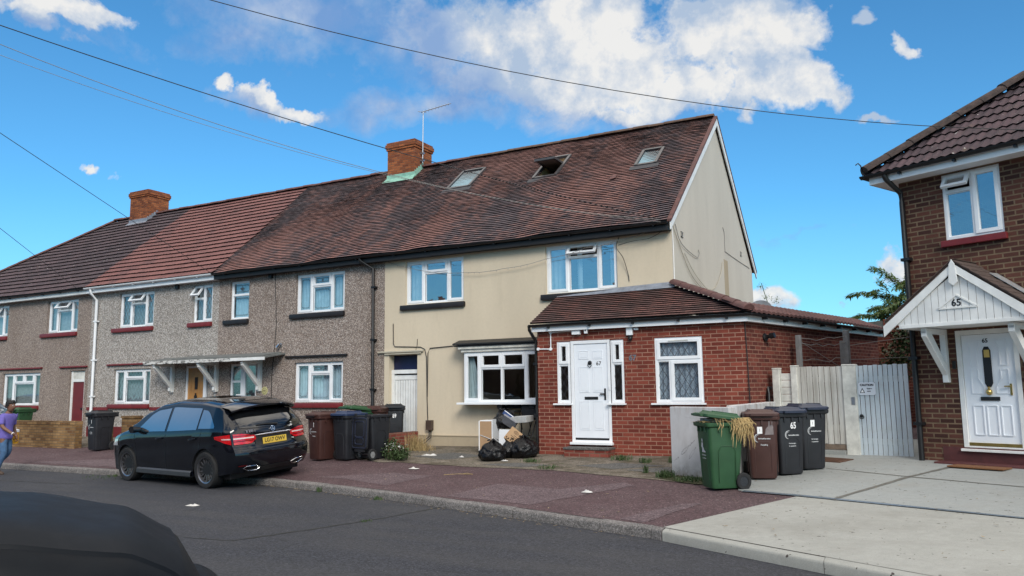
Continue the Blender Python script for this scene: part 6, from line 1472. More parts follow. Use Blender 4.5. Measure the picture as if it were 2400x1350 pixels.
    em.build('emblem',m['chrome'],o,local=True,smooth=30)
    c=hatch.rearpt(.46,.985,.012); Mt=Matrix.Translation(c)@Matrix.Rotation(R(-90)+.10*-1,4,'Z')@Matrix.Rotation(R(90)-.3,4,'X'); text('model_lettering','B 200 d',.062,Mt,m['chrome'],o,bold=.002,ext=.002)
    bl=MB(); hatch.rearpatch(bl,-.70,.70,lambda y:.655,lambda y:.672,.010,18,2); bl.build('bumper_strip',m['trim2'],o,local=True,smooth=60)
    bl=MB(); hatch.rearpatch(bl,-.60,.60,lambda y:.27,lambda y:.36-.03*(abs(y)/.6)**2,.008,18,2); bl.build('diffuser',m['trim'],o,local=True,smooth=60)
    hl=MB()
    for s in (-1,1): hatch.patch(hl,1.72,2.2,lambda x:.66+.05*(2.2-x),lambda x:.78+.06*(2.2-x),.008,8,4,s)
    hl.build('headlight',m['lamplens'],o,local=True,smooth=60)
    return o
sideglass_dark=M_paint('tinted_side_glass',(.012,.014,.016),.015,1.0); m['trim2']=M_plain('satin_grey_trim',(.035,.037,.042),.35,0,.1,8); m['lampdark']=M_plain('dark_red_lens',(.10,.004,.005),.2,0,.2,20); m['lamplens']=M_plain('headlamp_lens',(.5,.52,.55),.1,0,.2,30,coat=1)
car=make_hatch(); 
hd=R(173.7); rw_=Vector((-6.83,-6.30,0)); fw_=Vector((-9.45,-6.10,0))
roll=R(-3.9)
Rm=Matrix.Rotation(hd,4,'Z')@Matrix.Rotation(roll,4,'X')
# put the left tyres (local y=+.775+..) on the road
lw=Vector((-1.33,.86,0)); car.rotation_euler=Rm.to_euler()
def car_at(target,loc): return Vector(target)-(Rm.to_3x3()@Vector(loc))
car.location=(-8.44,-5.05,.055); car.scale=(1.05,1.05,1.05)
for ch in car.children:
    wc={-1.33:-1.33*.94-(-1.33),1.37:1.37*.94-1.37}
    if ch.name.startswith('wheel') and not ch.name.startswith('wheel_arch'):
        cx=sum(v.co.x for v in ch.data.vertices)/len(ch.data.vertices); dx=-.06*cx
        for q in (ch,*ch.children):
            for v in q.data.vertices: v.co.x+=dx
    else:
        for q in (ch,*ch.children):
            for v in q.data.vertices: v.co.x*=.94
# foreground car: only the front corner of its bonnet reaches into view
fore=CarShape(roof=[(-2.8,1.1),(-2.4,1.3),(-2.0,1.6),(-1.5,1.72),(-.9,1.73),(-.45,1.65),(-.02,1.36),(.3,1.28),(.9,1.24),(1.4,1.18),(1.9,1.07),(2.22,.91),(2.36,.65)],
  belt=[(-2.8,.95),(0,.98),(1.2,.92),(1.9,.80),(2.36,.5)],width=[(-2.8,.76),(-2.5,.91),(-1.8,.965),(1.3,.965),(1.75,.94),(2.1,.85),(2.28,.70),(2.36,.55)],
  sill=[(-2.8,.28),(-1,.2),(1,.2),(2.36,.22)],wheels=(-1.75,1.42),wr=.36,arch=.42,rear=[(.2,.1),(.5,-.03),(.8,.05),(1.0,.1)],front=[(.2,-.05),(.45,.03),(.7,0),(.95,-.04)],x0=-2.8,x1=2.36,round_=.28)
SATIN=M_paint('dusty_black_paint',(.004,.0055,.008),.5,.0); SATIN.node_tree.nodes['Principled BSDF'].inputs['Specular IOR Level'].default_value=.14
def make_fore():
    o=thing('parked_car','black car nose with smooth domed bonnet in the near foreground','car')
    mb=MB(); fore.body(mb); b=mb.build('body',SATIN,o,local=True,smooth=42)
    mb=MB(); mb.box(-2.5,2.2,-.80,.80,.17,.30); mb.build('underbody',m['trim'],o,local=True)
    for wx in fore.wheels:
        for s in (-1,1): wheel(o,wx,s*.84,.36,.36,s,10)
    bm2=MB(); fore.toppatch(bm2,.10,2.20,lambda x:.83-.22*max(0,x-1.35)**2,.014,40)
    bo=bm2.build('bonnet',SATIN,o,local=True,smooth=60)
    e=MB(); 
    for s in (-1,1):
        rows=[]
        for i in range(41):
            x=.10+2.10*i/40; hw=.83-.22*max(0,x-1.35)**2; zr=lerpt(fore.roof,x); ze=zr-fore.rd; ye=fore.side_y(x,ze); rows_=[]
            for q,off in ((0,.014),(.003,.006),(.010,-.004)):
                y=hw+q; c=min(1,y/ye)**(1/.55); z=ze+fore.rd*math.sqrt(max(0,1-c*c))**.9; rows_.append(fore.P(x,s*y,z)+Vector((0,0,off)))
            rows.append(rows_)
        e.grid(rows)
    e.build('shut_line',SATIN,bo,local=True,smooth=60)
    ws=MB(); fore.toppatch(ws,-.38,-.06,lambda x:.6,.006); ws.build('windscreen',m['carglass'],o,local=True)
    hl=MB()
    for s in (-1,1): fore.patch(hl,2.0,2.3,lambda x:.50+.05*(2.3-x),lambda x:.60+.06*(2.3-x),.006,8,4,s)
    hl.build('headlight',m['lamplens'],o,local=True,smooth=60)
    return o
fc=make_fore(); FH=R(55.6); fd=Vector((math.cos(FH),math.sin(FH),0)); fn=Vector((-fd.y,fd.x,0))
fc.rotation_euler=(0,0,FH); fc.location=(-.38,-15.06,0)
# grey car glimpsed behind the garden wall
van=CarShape(roof=[(-2.06,1.0),(-1.8,1.2),(-1.3,1.42),(-.6,1.50),(.1,1.46),(.6,1.28),(1.1,1.02),(1.6,.95),(2.1,.85),(2.27,.70)],belt=hatch.belt,width=hatch.width,sill=hatch.sill,wheels=(-1.33,1.37),wr=.325,rear=hatch.rear,front=hatch.front)
def make_grey():
    o=thing('parked_car','grey blue car standing behind the yellow garden wall','car'); P_=M_paint('grey_blue_paint',(.06,.085,.11),.25)
    mb=MB(); van.body(mb); mb.build('body',P_,o,local=True,smooth=42)
    mb=MB(); mb.box(-1.9,2.1,-.80,.80,.17,.30); mb.build('underbody',m['trim'],o,local=True)
    for wx in van.wheels:
        for s in (-1,1): wheel(o,wx,s*.775,.325,.325,s,10)
    for s in (-1,1):
        wm=MB(); van.patch(wm,-1.3,.95,lambda x:lerpt(van.belt,x)+.03,lambda x:max(lerpt(van.belt,x)+.04,lerpt(van.roof,x)-.13),.006,20,6,s); wm.build('side_window',sideglass_dark,o,local=True,smooth=60)
    ws=MB(); van.toppatch(ws,.35,1.05,lambda x:.5,.006); ws.build('windscreen',m['carglass'],o,local=True)
    hl=MB()
    for s in (-1,1): van.patch(hl,1.8,2.2,lambda x:.66,lambda x:.80,.008,8,4,s)
    hl.build('headlight',m['lamplens'],o,local=True,smooth=60)
    return o
gc=make_grey(); gc.location=(-24.9,-1.35,gnd(-24.9,-1.35)); gc.rotation_euler=(0,0,R(2))
# ------------------------------------------------------------ person
def skin(name,pts,edges,rad,mat,parent,M,levels=2,root=0):
    me=bpy.data.meshes.new(name); me.from_pydata([M@Vector(p) for p in pts],edges,[]); o=bpy.data.objects.new(name,me); COL.objects.link(o)
    sm=o.modifiers.new('s','SKIN'); sm.use_smooth_shade=True
    for i,v in enumerate(me.skin_vertices[0].data):
        r=rad[i]; v.radius=(r,r) if not isinstance(r,tuple) else r; v.use_root=(i==root)
    ss=o.modifiers.new('u','SUBSURF'); ss.levels=levels; ss.render_levels=levels
    dg=bpy.context.evaluated_depsgraph_get(); m2=bpy.data.meshes.new_from_object(o.evaluated_get(dg)); bpy.data.objects.remove(o)
    m2.materials.clear(); m2.materials.append(mat); m2.name=name
    for p in m2.polygons: p.use_smooth=True
    o=bpy.data.objects.new(name,m2); COL.objects.link(o)
    if parent: o.parent=parent; XF[o.name]=XF[parent.name]
    return o
def skinchain(name,chains,mat,parent,M=None,levels=2):
    """chains: list of [(p,r),...]; first point of later chains may be an int (index into first chain)"""
    pts=[];rad=[];ed=[]
    for ch in chains:
        prev=None
        for k,it in enumerate(ch):
            if isinstance(it,int): prev=it; continue
            pts.append(it[0]); rad.append(it[1]); i=len(pts)-1
            if prev is not None: ed.append((prev,i))
            prev=i
    return skin(name,pts,ed,rad,mat,parent,M or Matrix(),levels)
SKIN=M_plain('brown_skin',(.16,.075,.045),.55,0,.12,12); SHIRT=M_plain('violet_tshirt',(.145,.115,.40),.9,0,.12,14,.3,60); JEANS=M_plain('blue_jeans',(.055,.12,.23),.9,0,.3,12,.4,90); HAIR=M_plain('black_hair',(.008,.007,.007),.6,0,.3,60,.6,90); BOOT=M_plain('brown_boots',(.05,.028,.018),.6,0,.2,14)
# local: x = walking direction, y = left, z up; scaled to 1.66 m
pe=thing('person','person in violet t-shirt and jeans walking with an outstretched hand','person',(-13.90,-6.05,0),R(22))
# body: pelvis root, torso, neck, head; arms
body=[[((0,0,.86),(.085,.11)),((.01,0,1.02),(.078,.105)),((.02,0,1.18),(.088,.125)),((.03,0,1.30),(.072,.11)),((.045,0,1.385),(.052,.055)),((.065,0,1.44),(.05,.05))],
 [3,((.03,-.16,1.30),.048),((.06,-.215,1.10),.046),((.12,-.225,1.04),.044),((.30,-.215,.93),.034),((.36,-.21,.905),.026),((.40,-.21,.885),(.016,.034))],
 [3,((.03,.16,1.30),.048),((.00,.215,1.08),.046),((.05,.23,.90),.038),((.09,.235,.80),.027),((.10,.235,.75),(.034,.018))],
 [0,((-.0,-.085,.82),.088),((.07,-.095,.47),.062),((-.02,-.095,.27),.052),((-.08,-.095,.09),.038)],
 [0,((.0,.085,.82),.088),((.02,.095,.47),.062),((-.16,.095,.30),.050),((-.30,.095,.16),.038)]]
bo=skinchain('body',body,SKIN,pe)
def fingers(base,dirv,upv,sidev,curl,parent,Mx=None):
    base=Vector(base);d=Vector(dirv).normalized();s=Vector(sidev).normalized();u=d.cross(s)
    for i,(o_,l) in enumerate(((-.027,.066),(-.009,.076),(.010,.070),(.027,.055))):
        p=base+s*o_; a=curl+.08*i; q=[(tuple(p),.0095)]
        for k in range(3): p=p+(d*math.cos(a*(k+1))+u*math.sin(a*(k+1)))*l*(.42,.32,.26)[k]; q.append((tuple(p),(.0088,.0080,.0068)[k]))
        skinchain('finger',[q],SKIN,parent,levels=1)
    p=base-d*.045+s*(-.032); q=[(tuple(p),.011)]
    for k in range(2): p=p+(d*.6-s*.6+u*.35).normalized()*.032; q.append((tuple(p),(.010,.008)[k]))
    skinchain('thumb',[q],SKIN,parent,levels=1)
fingers((.405,-.21,.882),(.85,0,-.5),0,(0,1,0),.18,bo); fingers((.105,.235,.745),(.1,0,-1),0,(1,0,0),.5,bo)
mb=MB(); rings=[]
prof=[(1.405,.050,.050,.085),(1.43,.058,.062,.085),(1.455,.072,.066,.09),(1.49,.085,.070,.088),(1.53,.090,.074,.082),(1.57,.092,.078,.074),(1.61,.086,.074,.066),(1.64,.062,.056,.06),(1.656,.02,.02,.06)]
for z,a,b,cx in prof:
    rg=[]
    for k in range(24):
        t=2*PI*k/24; x=cx+a*math.cos(t); y=b*math.sin(t)
        if math.cos(t)>.92 and 1.48<z<1.54: x+=.022 if z<1.51 else .012     # nose
        if math.cos(t)>.6 and 1.53<z<1.58: x-=.006                            # brow hollow
        rg.append((x,y,z))
    rings.append(rg)
mb.loft(rings)
for s in (-1,1): mb.sphere((.068,s*.078,1.515),.026,10,6,(.7,.35,1.1))
mb.build('head',SKIN,bo,local=True,smooth=70)
mb=MB()
for s in (-1,1): mb.sphere((.158,s*.030,1.545),.011,10,6)
mb.build('eye',m['white'],bo,local=True,smooth=60)
mb=MB()
for s in (-1,1): mb.sphere((.166,s*.030,1.545),.006,8,6); mb.box(.155,.167,s*.03-.018,s*.03+.018,1.567,1.572)
mb.box(.160,.176,-.022,.022,1.462,1.470)
mb.build('face_detail',HAIR,bo,local=True)
mb=MB()
for i in range(420):
    a=random.uniform(.55,2*PI-.55) if random.random()<.75 else random.uniform(-PI,PI); zz=random.random(); lo=1.50 if abs(math.cos(a))<.999 and math.cos(a)<.2 else 1.585
    z=lo+(1.65-lo)*zz; rr=math.sqrt(max(.02,1-((z-1.54)/.135)**2)) if z>1.54 else 1
    p=Vector((.074+.093*rr*math.cos(a),.081*rr*math.sin(a),z)); r_=random.uniform(.012,.026)
    mb.sphere(p,r_,6,4,(1,1,.8))
mb.build('hair',HAIR,pe,local=True,smooth=80,weld=False)
skinchain('tshirt',[[((0,0,.74),(.15,.18)),((0,0,.86),(.142,.172)),((.01,0,1.02),(.116,.148)),((.02,0,1.18),(.128,.168)),((.03,0,1.30),(.106,.152)),((.04,0,1.355),(.072,.085))],
 [4,((.03,-.17,1.31),.070),((.05,-.21,1.16),.064),((.055,-.218,1.10),.066)],[4,((.03,.17,1.31),.070),((.01,.21,1.14),.064),((.008,.216,1.08),.066)]],SHIRT,pe)
skinchain('jeans',[[((0,0,.90),(.118,.145)),((0,0,.83),(.115,.145))],[1,((.0,-.088,.78),.098),((.07,-.095,.47),.073),((-.02,-.095,.27),.062),((-.075,-.095,.115),.058)],[1,((.0,.088,.78),.098),((.02,.095,.47),.073),((-.16,.095,.30),.060),((-.285,.095,.17),.056)]],JEANS,pe)
for nm,(x,y,z,p_) in (('a',(-.085,-.095,.0,0)),('b',(-.33,.095,.06,R(38)))):
    B=Matrix.Translation((x,y,z))@Matrix.Rotation(p_,4,'Y'); mb=MB()
    mb.loft([[B@Vector((cx+a*math.cos(t),b*math.sin(t),zz)) for t in [2*PI*k/14 for k in range(14)]] for zz,a,b,cx in ((0,.125,.045,.055),(.025,.13,.05,.058),(.05,.115,.047,.05),(.08,.075,.045,.02),(.13,.055,.046,.0),(.17,.056,.048,0))])
    mb.build('boot',BOOT,pe,local=True,smooth=50)
mb=MB(); mb.lathe([(.032,-.008),(.036,-.008),(.036,.008),(.032,.008)],Matrix.Translation((.345,-.21,.912))@Matrix.Rotation(R(115),4,'Y'),16,True); mb.build('bracelet',m['white'],pe,local=True)
Mc=Matrix.Translation((-13.90,-6.05,0))@Matrix.Rotation(R(22),4,'Z')
cl=thing('drink_cooler','yellow drinks cooler with white lid carried by the person','cooler',Mc@Vector((-.12,.30,.66)),R(22))
mb=MB(); mb.loft([rrect(.15,.11,.05,z) for z in (0,.02,.25,.26)]); mb.build('body',M_plain('yellow_plastic',(.75,.38,.02),.4,0,.06,6),cl,local=True,smooth=40)
mb=MB(); mb.loft([rrect(.155,.115,.05,.2605),rrect(.155,.115,.05,.31),rrect(.13,.09,.05,.33)]); mb.build('lid',m['pvc'],cl,local=True,smooth=40)
mb=MB(); mb.tube([(-.13,0,.29),(-.12,0,.38),(-.08,0,.41),(.06,0,.41),(.11,0,.38),(.13,0,.29)],.013,8); mb.build('handle',m['pvc'],cl,local=True,smooth=60)
# ------------------------------------------------------------ rubbish on the forecourt
BAG=NT('black_bin_bag'); BAG.base((.004,.004,.005)); BAG.rough(.3); BAG.b.inputs['Specular IOR Level'].default_value=.32; o_=BAG.coord(); BAG.bump(BAG.math('ADD',BAG.noise(o_,11,5,.6,dist=1.2),BAG.math('MULTIPLY',BAG.noise(o_,34,4,.6),.4)),.4,.04)
def bag(label,x,y,z,rx,ry,h,seed,rot=0):
    o=thing('rubbish_bag',label,'rubbish bag',(x,y,z),rot,'black rubbish bags')
    bm=bmesh.new(); bmesh.ops.create_icosphere(bm,subdivisions=5,radius=1)
    for v in bm.verts:
        p=v.co.copy(); n=noise.noise(p*1.6+Vector((seed,0,0)))*.20+noise.noise(p*4+Vector((0,seed,0)))*.08
        rd=noise.ridged_multi_fractal(p*2.2+Vector((seed,seed,0)),1,2,3,1,2)*.035
        cr=abs(noise.noise(p*5.5+Vector((seed*2,0,1))))*.05
        q=p*(1+n-cr+rd)
        zz=q.z; fl=max(zz,-.72)
        tp=1-.30*max(0,zz)**1.5
        v.co=Vector((q.x*rx*tp,q.y*ry*tp,(fl+.72)/1.72*h))
        if p.z>.86: k=(p.z-.86)/.14; v.co.z+=.05*k; v.co.x*=1-.55*k; v.co.y*=1-.55*k
    mb=MB(); mb.bm.free(); mb.bm=bm; mb.build('sack',BAG.m,o,local=True,smooth=0)
    tb=MB()
    for k in range(5):
        a=k*1.3+seed; d_=Vector((math.cos(a),math.sin(a),.5)); b0=Vector((0,0,h*1.0)); s_=Vector((-math.sin(a),math.cos(a),0))
        tb.face([b0-s_*.012,b0+s_*.012,b0+d_*.09+s_*.035+Vector((0,0,-.01)),b0+d_*.10-s_*.03]); tb.face([b0+d_*.10-s_*.03,b0+d_*.09+s_*.035+Vector((0,0,-.01)),b0+d_*.14+s_*.02-Vector((0,0,.05)),b0+d_*.14-s_*.02-Vector((0,0,.04))])
    tb.build('tied_top',BAG.m,o,local=True,recalc=False,smooth=80); return o
gz2=lambda x,y:gnd(x,y)+.012
bag('black rubbish bag lying nearest the street in the pile',-3.30,-2.22,gz2(-3.3,-2.2),.30,.27,.37,3.1)
bag('black rubbish bag between the nearest one and the brick wall, under the carton',-2.82,-1.72,gz2(-2.8,-1.7)-.005,.30,.27,.41,8.7,.6)
bag('crumpled rubbish bag at the back between the two front bags',-3.12,-1.72,gz2(-3.1,-1.7),.24,.22,.36,5.3,1.2)
bag('black rubbish bag heaped up high behind the white cabinet',-3.80,-.78,gz2(-3.8,-.8)+.50,.27,.24,.40,1.9,.4)
cb=thing('cabinet','upended cabinet with brown hardboard back and white side','cabinet',(-4.0,-1.25,gz2(-4,-1.2)),R(8))
# board face looks to the street-left, white side to the right
mb=MB(); mb.box(-.16,.13,-.012,.0,.0,.70); mb.build('back_panel',m['card2'] if 'card2' in m else M_plain('hardboard',(.36,.23,.13),.8,0,.08,5),cb,local=True)
mb=MB(); mb.box(.1305,.15,-.03,.38,.0,.74); mb.box(-.18,-.1605,-.03,.38,0,.71); mb.box(-.16,.13,.0,.38,.70,.72); mb.box(-.16,.13,.001,.38,0.005,.02); mb.build('carcass',m['pvc'],cb,local=True,bevel=.003)
mb=MB(); mb.tube([(-.15,-.018,.40),(.10,-.018,.31)],.009,6); mb.build('rod',m['steel'],cb,local=True)
fz=gz2(-3.6,-.9)
def chair(label,x,y,rz,pitch=0):
    o=thing('office_chair',label,'chair',(x,y,gz2(x,y)),rz,'black stacking chairs',rot=(pitch,0,rz))
    mb=MB(); mb.loft([[(hw*math.cos(t) if abs(math.cos(t))>.0 else 0,yy,.62+hh*math.sin(t)) for t in [2*PI*k/24 for k in range(24)]] for yy,hw,hh in ((.20,.20,.13),(.205,.225,.155),(.235,.225,.155),(.24,.20,.13))]); 
    for v in mb.bm.verts:
        v.co.x=max(-.21,min(.21,v.co.x*1.15)); v.co.z=max(.49,min(.76,v.co.z+ (v.co.z-.62)*.12))
    mb.build('backrest',m['blackfab'],o,local=True,smooth=40)
    mb=MB(); mb.loft([rrect(.21,.20,.06,z) for z in (.40,.41,.44,.45)]); mb.build('seat',m['blackfab'],o,local=True,smooth=40)
    for sx in (-1,1):
        for sy in (-1,1):
            mb=MB(); mb.tube([(sx*.19,sy*.16,.41),(sx*.23,sy*.22,0)],.011,6); mb.build('leg',m['blackpaint'],o,local=True)
        mb=MB(); mb.tube([(sx*.2,.17,.40),(sx*.2,.225,.46),(sx*.2,.225,.55)],.011,6); mb.build('back_support',m['blackpaint'],o,local=True)
    return o
m['blackfab']=M_plain('black_upholstery',(.013,.013,.015),.75,0,.2,20)
chair('black chair with rounded backrest under the middle of the bay',-3.40,-.52,R(0)).location.z+=.26
chair('black chair leaning against the brick side wall, rightmost',-2.98,-.66,R(-52),R(-8)).location.z+=.30
chair('tallest black chair back, left under the bay window cill',-3.92,-.34,R(3)).location.z+=.42
def box_thing(name,label,cat,c,size,rot,mat,open_=False):
    o=thing(name,label,cat,c,rot=rot); x,y,z=[q/2 for q in size]; mb=MB(); mb.box(-x,x,-y,y,-z,z); mb.build('carton',mat,o,local=True,bevel=.004); return o
bx=box_thing('cardboard_box','brown cardboard box tipped on its corner on the rubbish bags','cardboard box',(-3.08,-1.62,.66+fz-.32),(.36,.30,.30),(R(-22),R(36),R(8)),m['card'])
mb=MB(); y_=-.151
for i in range(5): mb.box(-.15+.055*i,-.125+.055*i,y_-.001,y_,-.125,-.085)
for k,(a,b) in enumerate(((-.06,.10),(-.09,.12),(-.03,.12))): mb.box(a,b,y_-.001,y_,-.06+.035*k,-.05+.035*k)
mb.tube([(.055*math.cos(t)-.02,y_-.001,.085+.03*math.sin(t)) for t in [2*PI*k/14 for k in range(15)]],.0035,4); mb.tube([(-.02,y_-.001,.055),(-.02,y_-.001,.115)],.003,4); mb.tube([(-.06,y_-.001,.085),(.02,y_-.001,.085)],.003,4)
mb.build('print',m['ink2'] if 'ink2' in m else M_plain('brown_print',(.06,.03,.015),.8),bx,local=True)
box_thing('carton','flat pale grey carton lying across the chairs','carton',(-3.28,-.92,fz+.72),(.42,.30,.13),(R(4),R(-3),R(-6)),M_plain('pale_grey_carton',(.42,.42,.41),.8,0,.12,9))
o=box_thing('box_sleeve','grey tilted packaging tray left of the pale carton','packaging',(-3.55,-1.02,fz+.66),(.34,.26,.05),(R(-50),R(32),R(12)),M_plain('grey_packaging',(.20,.20,.22),.7,0,.2,8))
o=box_thing('folder','blue and white folder poking out between bag and carton','folder',(-3.60,-.95,fz+.80),(.30,.06,.10),(R(-20),R(30),R(-8)),M_plain('blue_folder',(.02,.05,.16),.5,0,.3,10))
mb=MB(); mb.box(-.14,.14,-.034,-.0305,.03,.045); mb.build('label_strip',m['white'],o,local=True)
o=box_thing('white_board','small white cabinet board standing behind the front bags','board',(-3.52,-1.30,fz+.30),(.30,.02,.42),(R(-4),0,R(-8)),m['pvc'])
# litter and weeds
def scrap(label,x,y,s,mat='paper',road=False,h=.04):
    z=0.0 if road else gnd(x,y)+.008; o=None
    mb=MB(); n=10; rows=[]
    sd_=random.random()*9
    for i in range(n):
        row=[]
        for j in range(n):
            u,v=(i/(n-1)-.5),(j/(n-1)-.5); nn_=noise.noise(Vector((u*4+sd_,v*4,sd_)))
            row.append((x+s*(u+.1*nn_)*(1-.3*abs(v)),y+s*.7*(v+.12*noise.noise(Vector((v*5,u*4,sd_))))*(1-.3*abs(u)),z+.006+h*max(0,nn_+.25)*(1-4*u*u)*(1-4*v*v)))
        rows.append(row)
    mb.grid(rows); return tag(rebase(mb.build('litter',m[mat],smooth=50),(x,y,z)),label,'litter','scraps of litter')
scrap('crumpled white tissue on the worn pavement patch nearest the drive',.13,-5.36,.17,h=.06); scrap('white crumpled paper on the mauve pavement left of the forecourt',-4.28,-3.62,.22,h=.05)
scrap('white plastic sheet scrap beside the weeds',-5.2,-1.75,.35,h=.06); scrap('white shred lying by the front rubbish bag',-2.98,-2.30,.16,h=.05); scrap('white scrap on the broken concrete by the cabinet',-4.25,-1.9,.13,h=.05)
scrap('white paper on the pavement near the lone black bin',-13.8,-3.1,.20); scrap('pale ribbon scrap on the road by the hatchback',-5.6,-7.75,.22,road=True)
for (x,y,lab) in ((-5.2,-5.75,'orange peel in the gutter'),(-5.45,-5.62,'white wrapper in the gutter near the orange peel')): scrap(lab,x,y,.09,'paper' if 'white' in lab else 'orangepl',True) if 'orangepl' in m else None
LEAF=NT('weed_leaf'); n_=LEAF.noise(LEAF.coord(),14,3); LEAF.base(LEAF.ramp(n_,[(.3,(.022,.045,.012)),(.7,(.06,.10,.028))])); LEAF.rough(.6)
DRY=M_plain('dry_grass',(.36,.26,.12),.85,0,.3,20)
def tuft(mb,x,y,z,n,h,sp,wd=.006,lean=.5):
    for i in range(n):
        a=random.random()*2*PI; r_=random.random()*sp; p=Vector((x+r_*math.cos(a),y+r_*math.sin(a),z)); l=h*random.uniform(.4,1.1); b=random.random()*2*PI; le=lean*random.random()
        d1=Vector((math.cos(b)*le*.4,math.sin(b)*le*.4,.6))*l; d2=Vector((math.cos(b)*le,math.sin(b)*le,.85-le*.3))*l; s_=Vector((-math.sin(b),math.cos(b),0))*wd*random.uniform(.6,1.4)
        mb.face([p-s_,p+s_,p+d1+s_*.8,p+d1-s_*.8]); mb.face([p+d1-s_*.8,p+d1+s_*.8,p+d2+s_*.1,p+d2-s_*.1])
def leaves(mb,c,r,n,size,fl=.6):
    for i in range(n):
        v=Vector((random.gauss(0,1),random.gauss(0,1),random.gauss(0,1))).normalized()*random.random()**.45; p=Vector(c)+Vector((v.x*r[0],v.y*r[1],v.z*r[2]))
        a=random.random()*6.28; t=random.uniform(-.9,.9); d=Vector((math.cos(a)*math.cos(t),math.sin(a)*math.cos(t),math.sin(t))); s_=d.cross(Vector((random.random()-.5,random.random()-.5,1))).normalized(); L_=size*random.uniform(.6,1.3); w_=L_*fl*.5
        mb.face([p,p+d*L_*.45+s_*w_,p+d*L_,p+d*L_*.45-s_*w_])
def weed(label,x,y,n,h,sp,mat=None,cat='weed',kindn='weed'):
    mb=MB(); tuft(mb,x,y,gnd(x,y)+.008,n,h,sp); leaves(mb,(x,y,gnd(x,y)+h*.35),(sp,sp*.8,h*.3),n//2,.035)
    return tag(rebase(mb.build(kindn,mat or LEAF.m,recalc=False,weld=False),(x,y,gnd(x,y))),label,cat,'weeds in the paving')
mb=MB(); c=(-5.62,-2.42,gnd(-5.6,-2.4)+.16)
leaves(mb,c,(.34,.26,.18),900,.055,.55); leaves(mb,(-5.85,-2.25,c[2]+.14),(.22,.2,.16),450,.055,.55); leaves(mb,(-5.35,-2.62,c[2]-.05),(.22,.2,.10),350,.05,.55); tuft(mb,-5.6,-2.4,gnd(-5.6,-2.4),60,.4,.3)
sh=thing('weed_shrub','leafy green weed shrub sprawling beside the open-lidded bin','shrub',(-5.62,-2.42,gnd(-5.6,-2.4))); mb.build('foliage',LEAF.m,sh,recalc=False,weld=False)
mb=MB()
for i in range(45):
    a=random.random()*6.28; r_=random.random()**.5*.3; p=Vector((-5.6+r_*math.cos(a),-2.45+r_*.7*math.sin(a),c[2]+random.uniform(.05,.2))); leaves(mb,p,(.012,.012,.012),4,.022,.9)
mb.build('flowers',m['paper'],sh,recalc=False,weld=False)
mb=MB(); tuft(mb,-6.2,-.85,gnd(-6.2,-.8),240,.52,.26,.005,.7); tuft(mb,-5.9,-.95,gnd(-5.9,-.9),120,.25,.3,.005,1.1)
tag(rebase(mb.build('dry_grass',DRY,recalc=False,weld=False),(-6.2,-.85,gnd(-6.2,-.85))),'tall clump of dry straw-coloured grass by the short red brick wall','dry grass')
weed('green weeds in front of the brick extension left of the doorstep',-2.35,-2.35,90,.10,.22); weed('green weeds at the foot of the extension right of the doorstep',-.62,-1.85,110,.14,.24); weed('weed tuft by the corner of the cracked white wall',.55,-2.05,110,.16,.2)
weed('low weeds along the edge of the mauve pavement',-1.6,-3.1,80,.08,.3); weed('weed tuft near the dark slabs',-.05,-2.15,70,.13,.14); weed('upright weed in the paving near the white wall',.38,-3.35,40,.18,.05); weed('weeds at the foot of the cracked white wall',.85,-3.75,160,.16,.18)
weed('mossy weeds right against the front of the cracked white wall',1.35,-3.98,220,.09,.32)
def rweed(label,x,y,n,h,sp):
    mb=MB(); tuft(mb,x,y,0.0,n,h,sp,.005); tag(rebase(mb.build('weed',LEAF.m,recalc=False,weld=False),(x,y,0)),label,'weed','weeds in the gutter')
rweed('small green weed in the gutter behind the hatchback',-4.9,-5.64,26,.14,.05); rweed('green weed in the gutter midway along the kerb',-3.3,-5.98,60,.07,.14); rweed('tiny weed growing in the road crack',-2.10,-7.8,40,.04,.09)
rweed('grassy weeds in the gutter left of the hatchback',-10.9,-5.36,170,.07,.7)
mb=MB()
for i in range(420):
    if random.random()<.55: x=random.uniform(-7,1.6); y=yk(x)-random.uniform(.02,.30)**1.3; z=.0
    elif random.random()<.5: x=random.uniform(-7,1.9); y=yk(x)+random.uniform(.2,2.4); z=gnd(x,y)+.004
    else: x=random.uniform(2.3,8); y=yk(x)+random.uniform(.5,4.5); z=gnd(x,y)+.018
    l=random.uniform(.01,.05); a=random.random()*6.28; d=Vector((math.cos(a)*l,math.sin(a)*l,.002)); s_=Vector((-math.sin(a),math.cos(a),0))*l*random.uniform(.1,.35); p=Vector((x,y,z+.004)); mb.face([p-s_,p+s_,p+d+s_*.4+Vector((0,0,.005)),p+d-s_*.4])
tag(mb.build('ground_litter',M_plain('leaf_bits',(.20,.15,.09),.9,0,.8,3),recalc=False,weld=False),kind='stuff',label='scattered dead leaf bits and twigs in the gutter and on the paving')
for (x,y,l,a) in ((-3.2,-4.2,.55,.3),(-2.9,-4.0,.3,-.5)):
    mb=MB(); p=Vector(G(x,y,.012)); mb.tube([p,p+Vector((math.cos(a)*l*.5,math.sin(a)*l*.5,.02)),p+Vector((math.cos(a)*l,math.sin(a)*l,.015))],.005,5); tag(rebase(mb.build('dry_stem',DRY),p),'long dry stem lying on the mauve pavement' if l>.4 else 'short dry stem lying beside the long one on the pavement','dry stem')
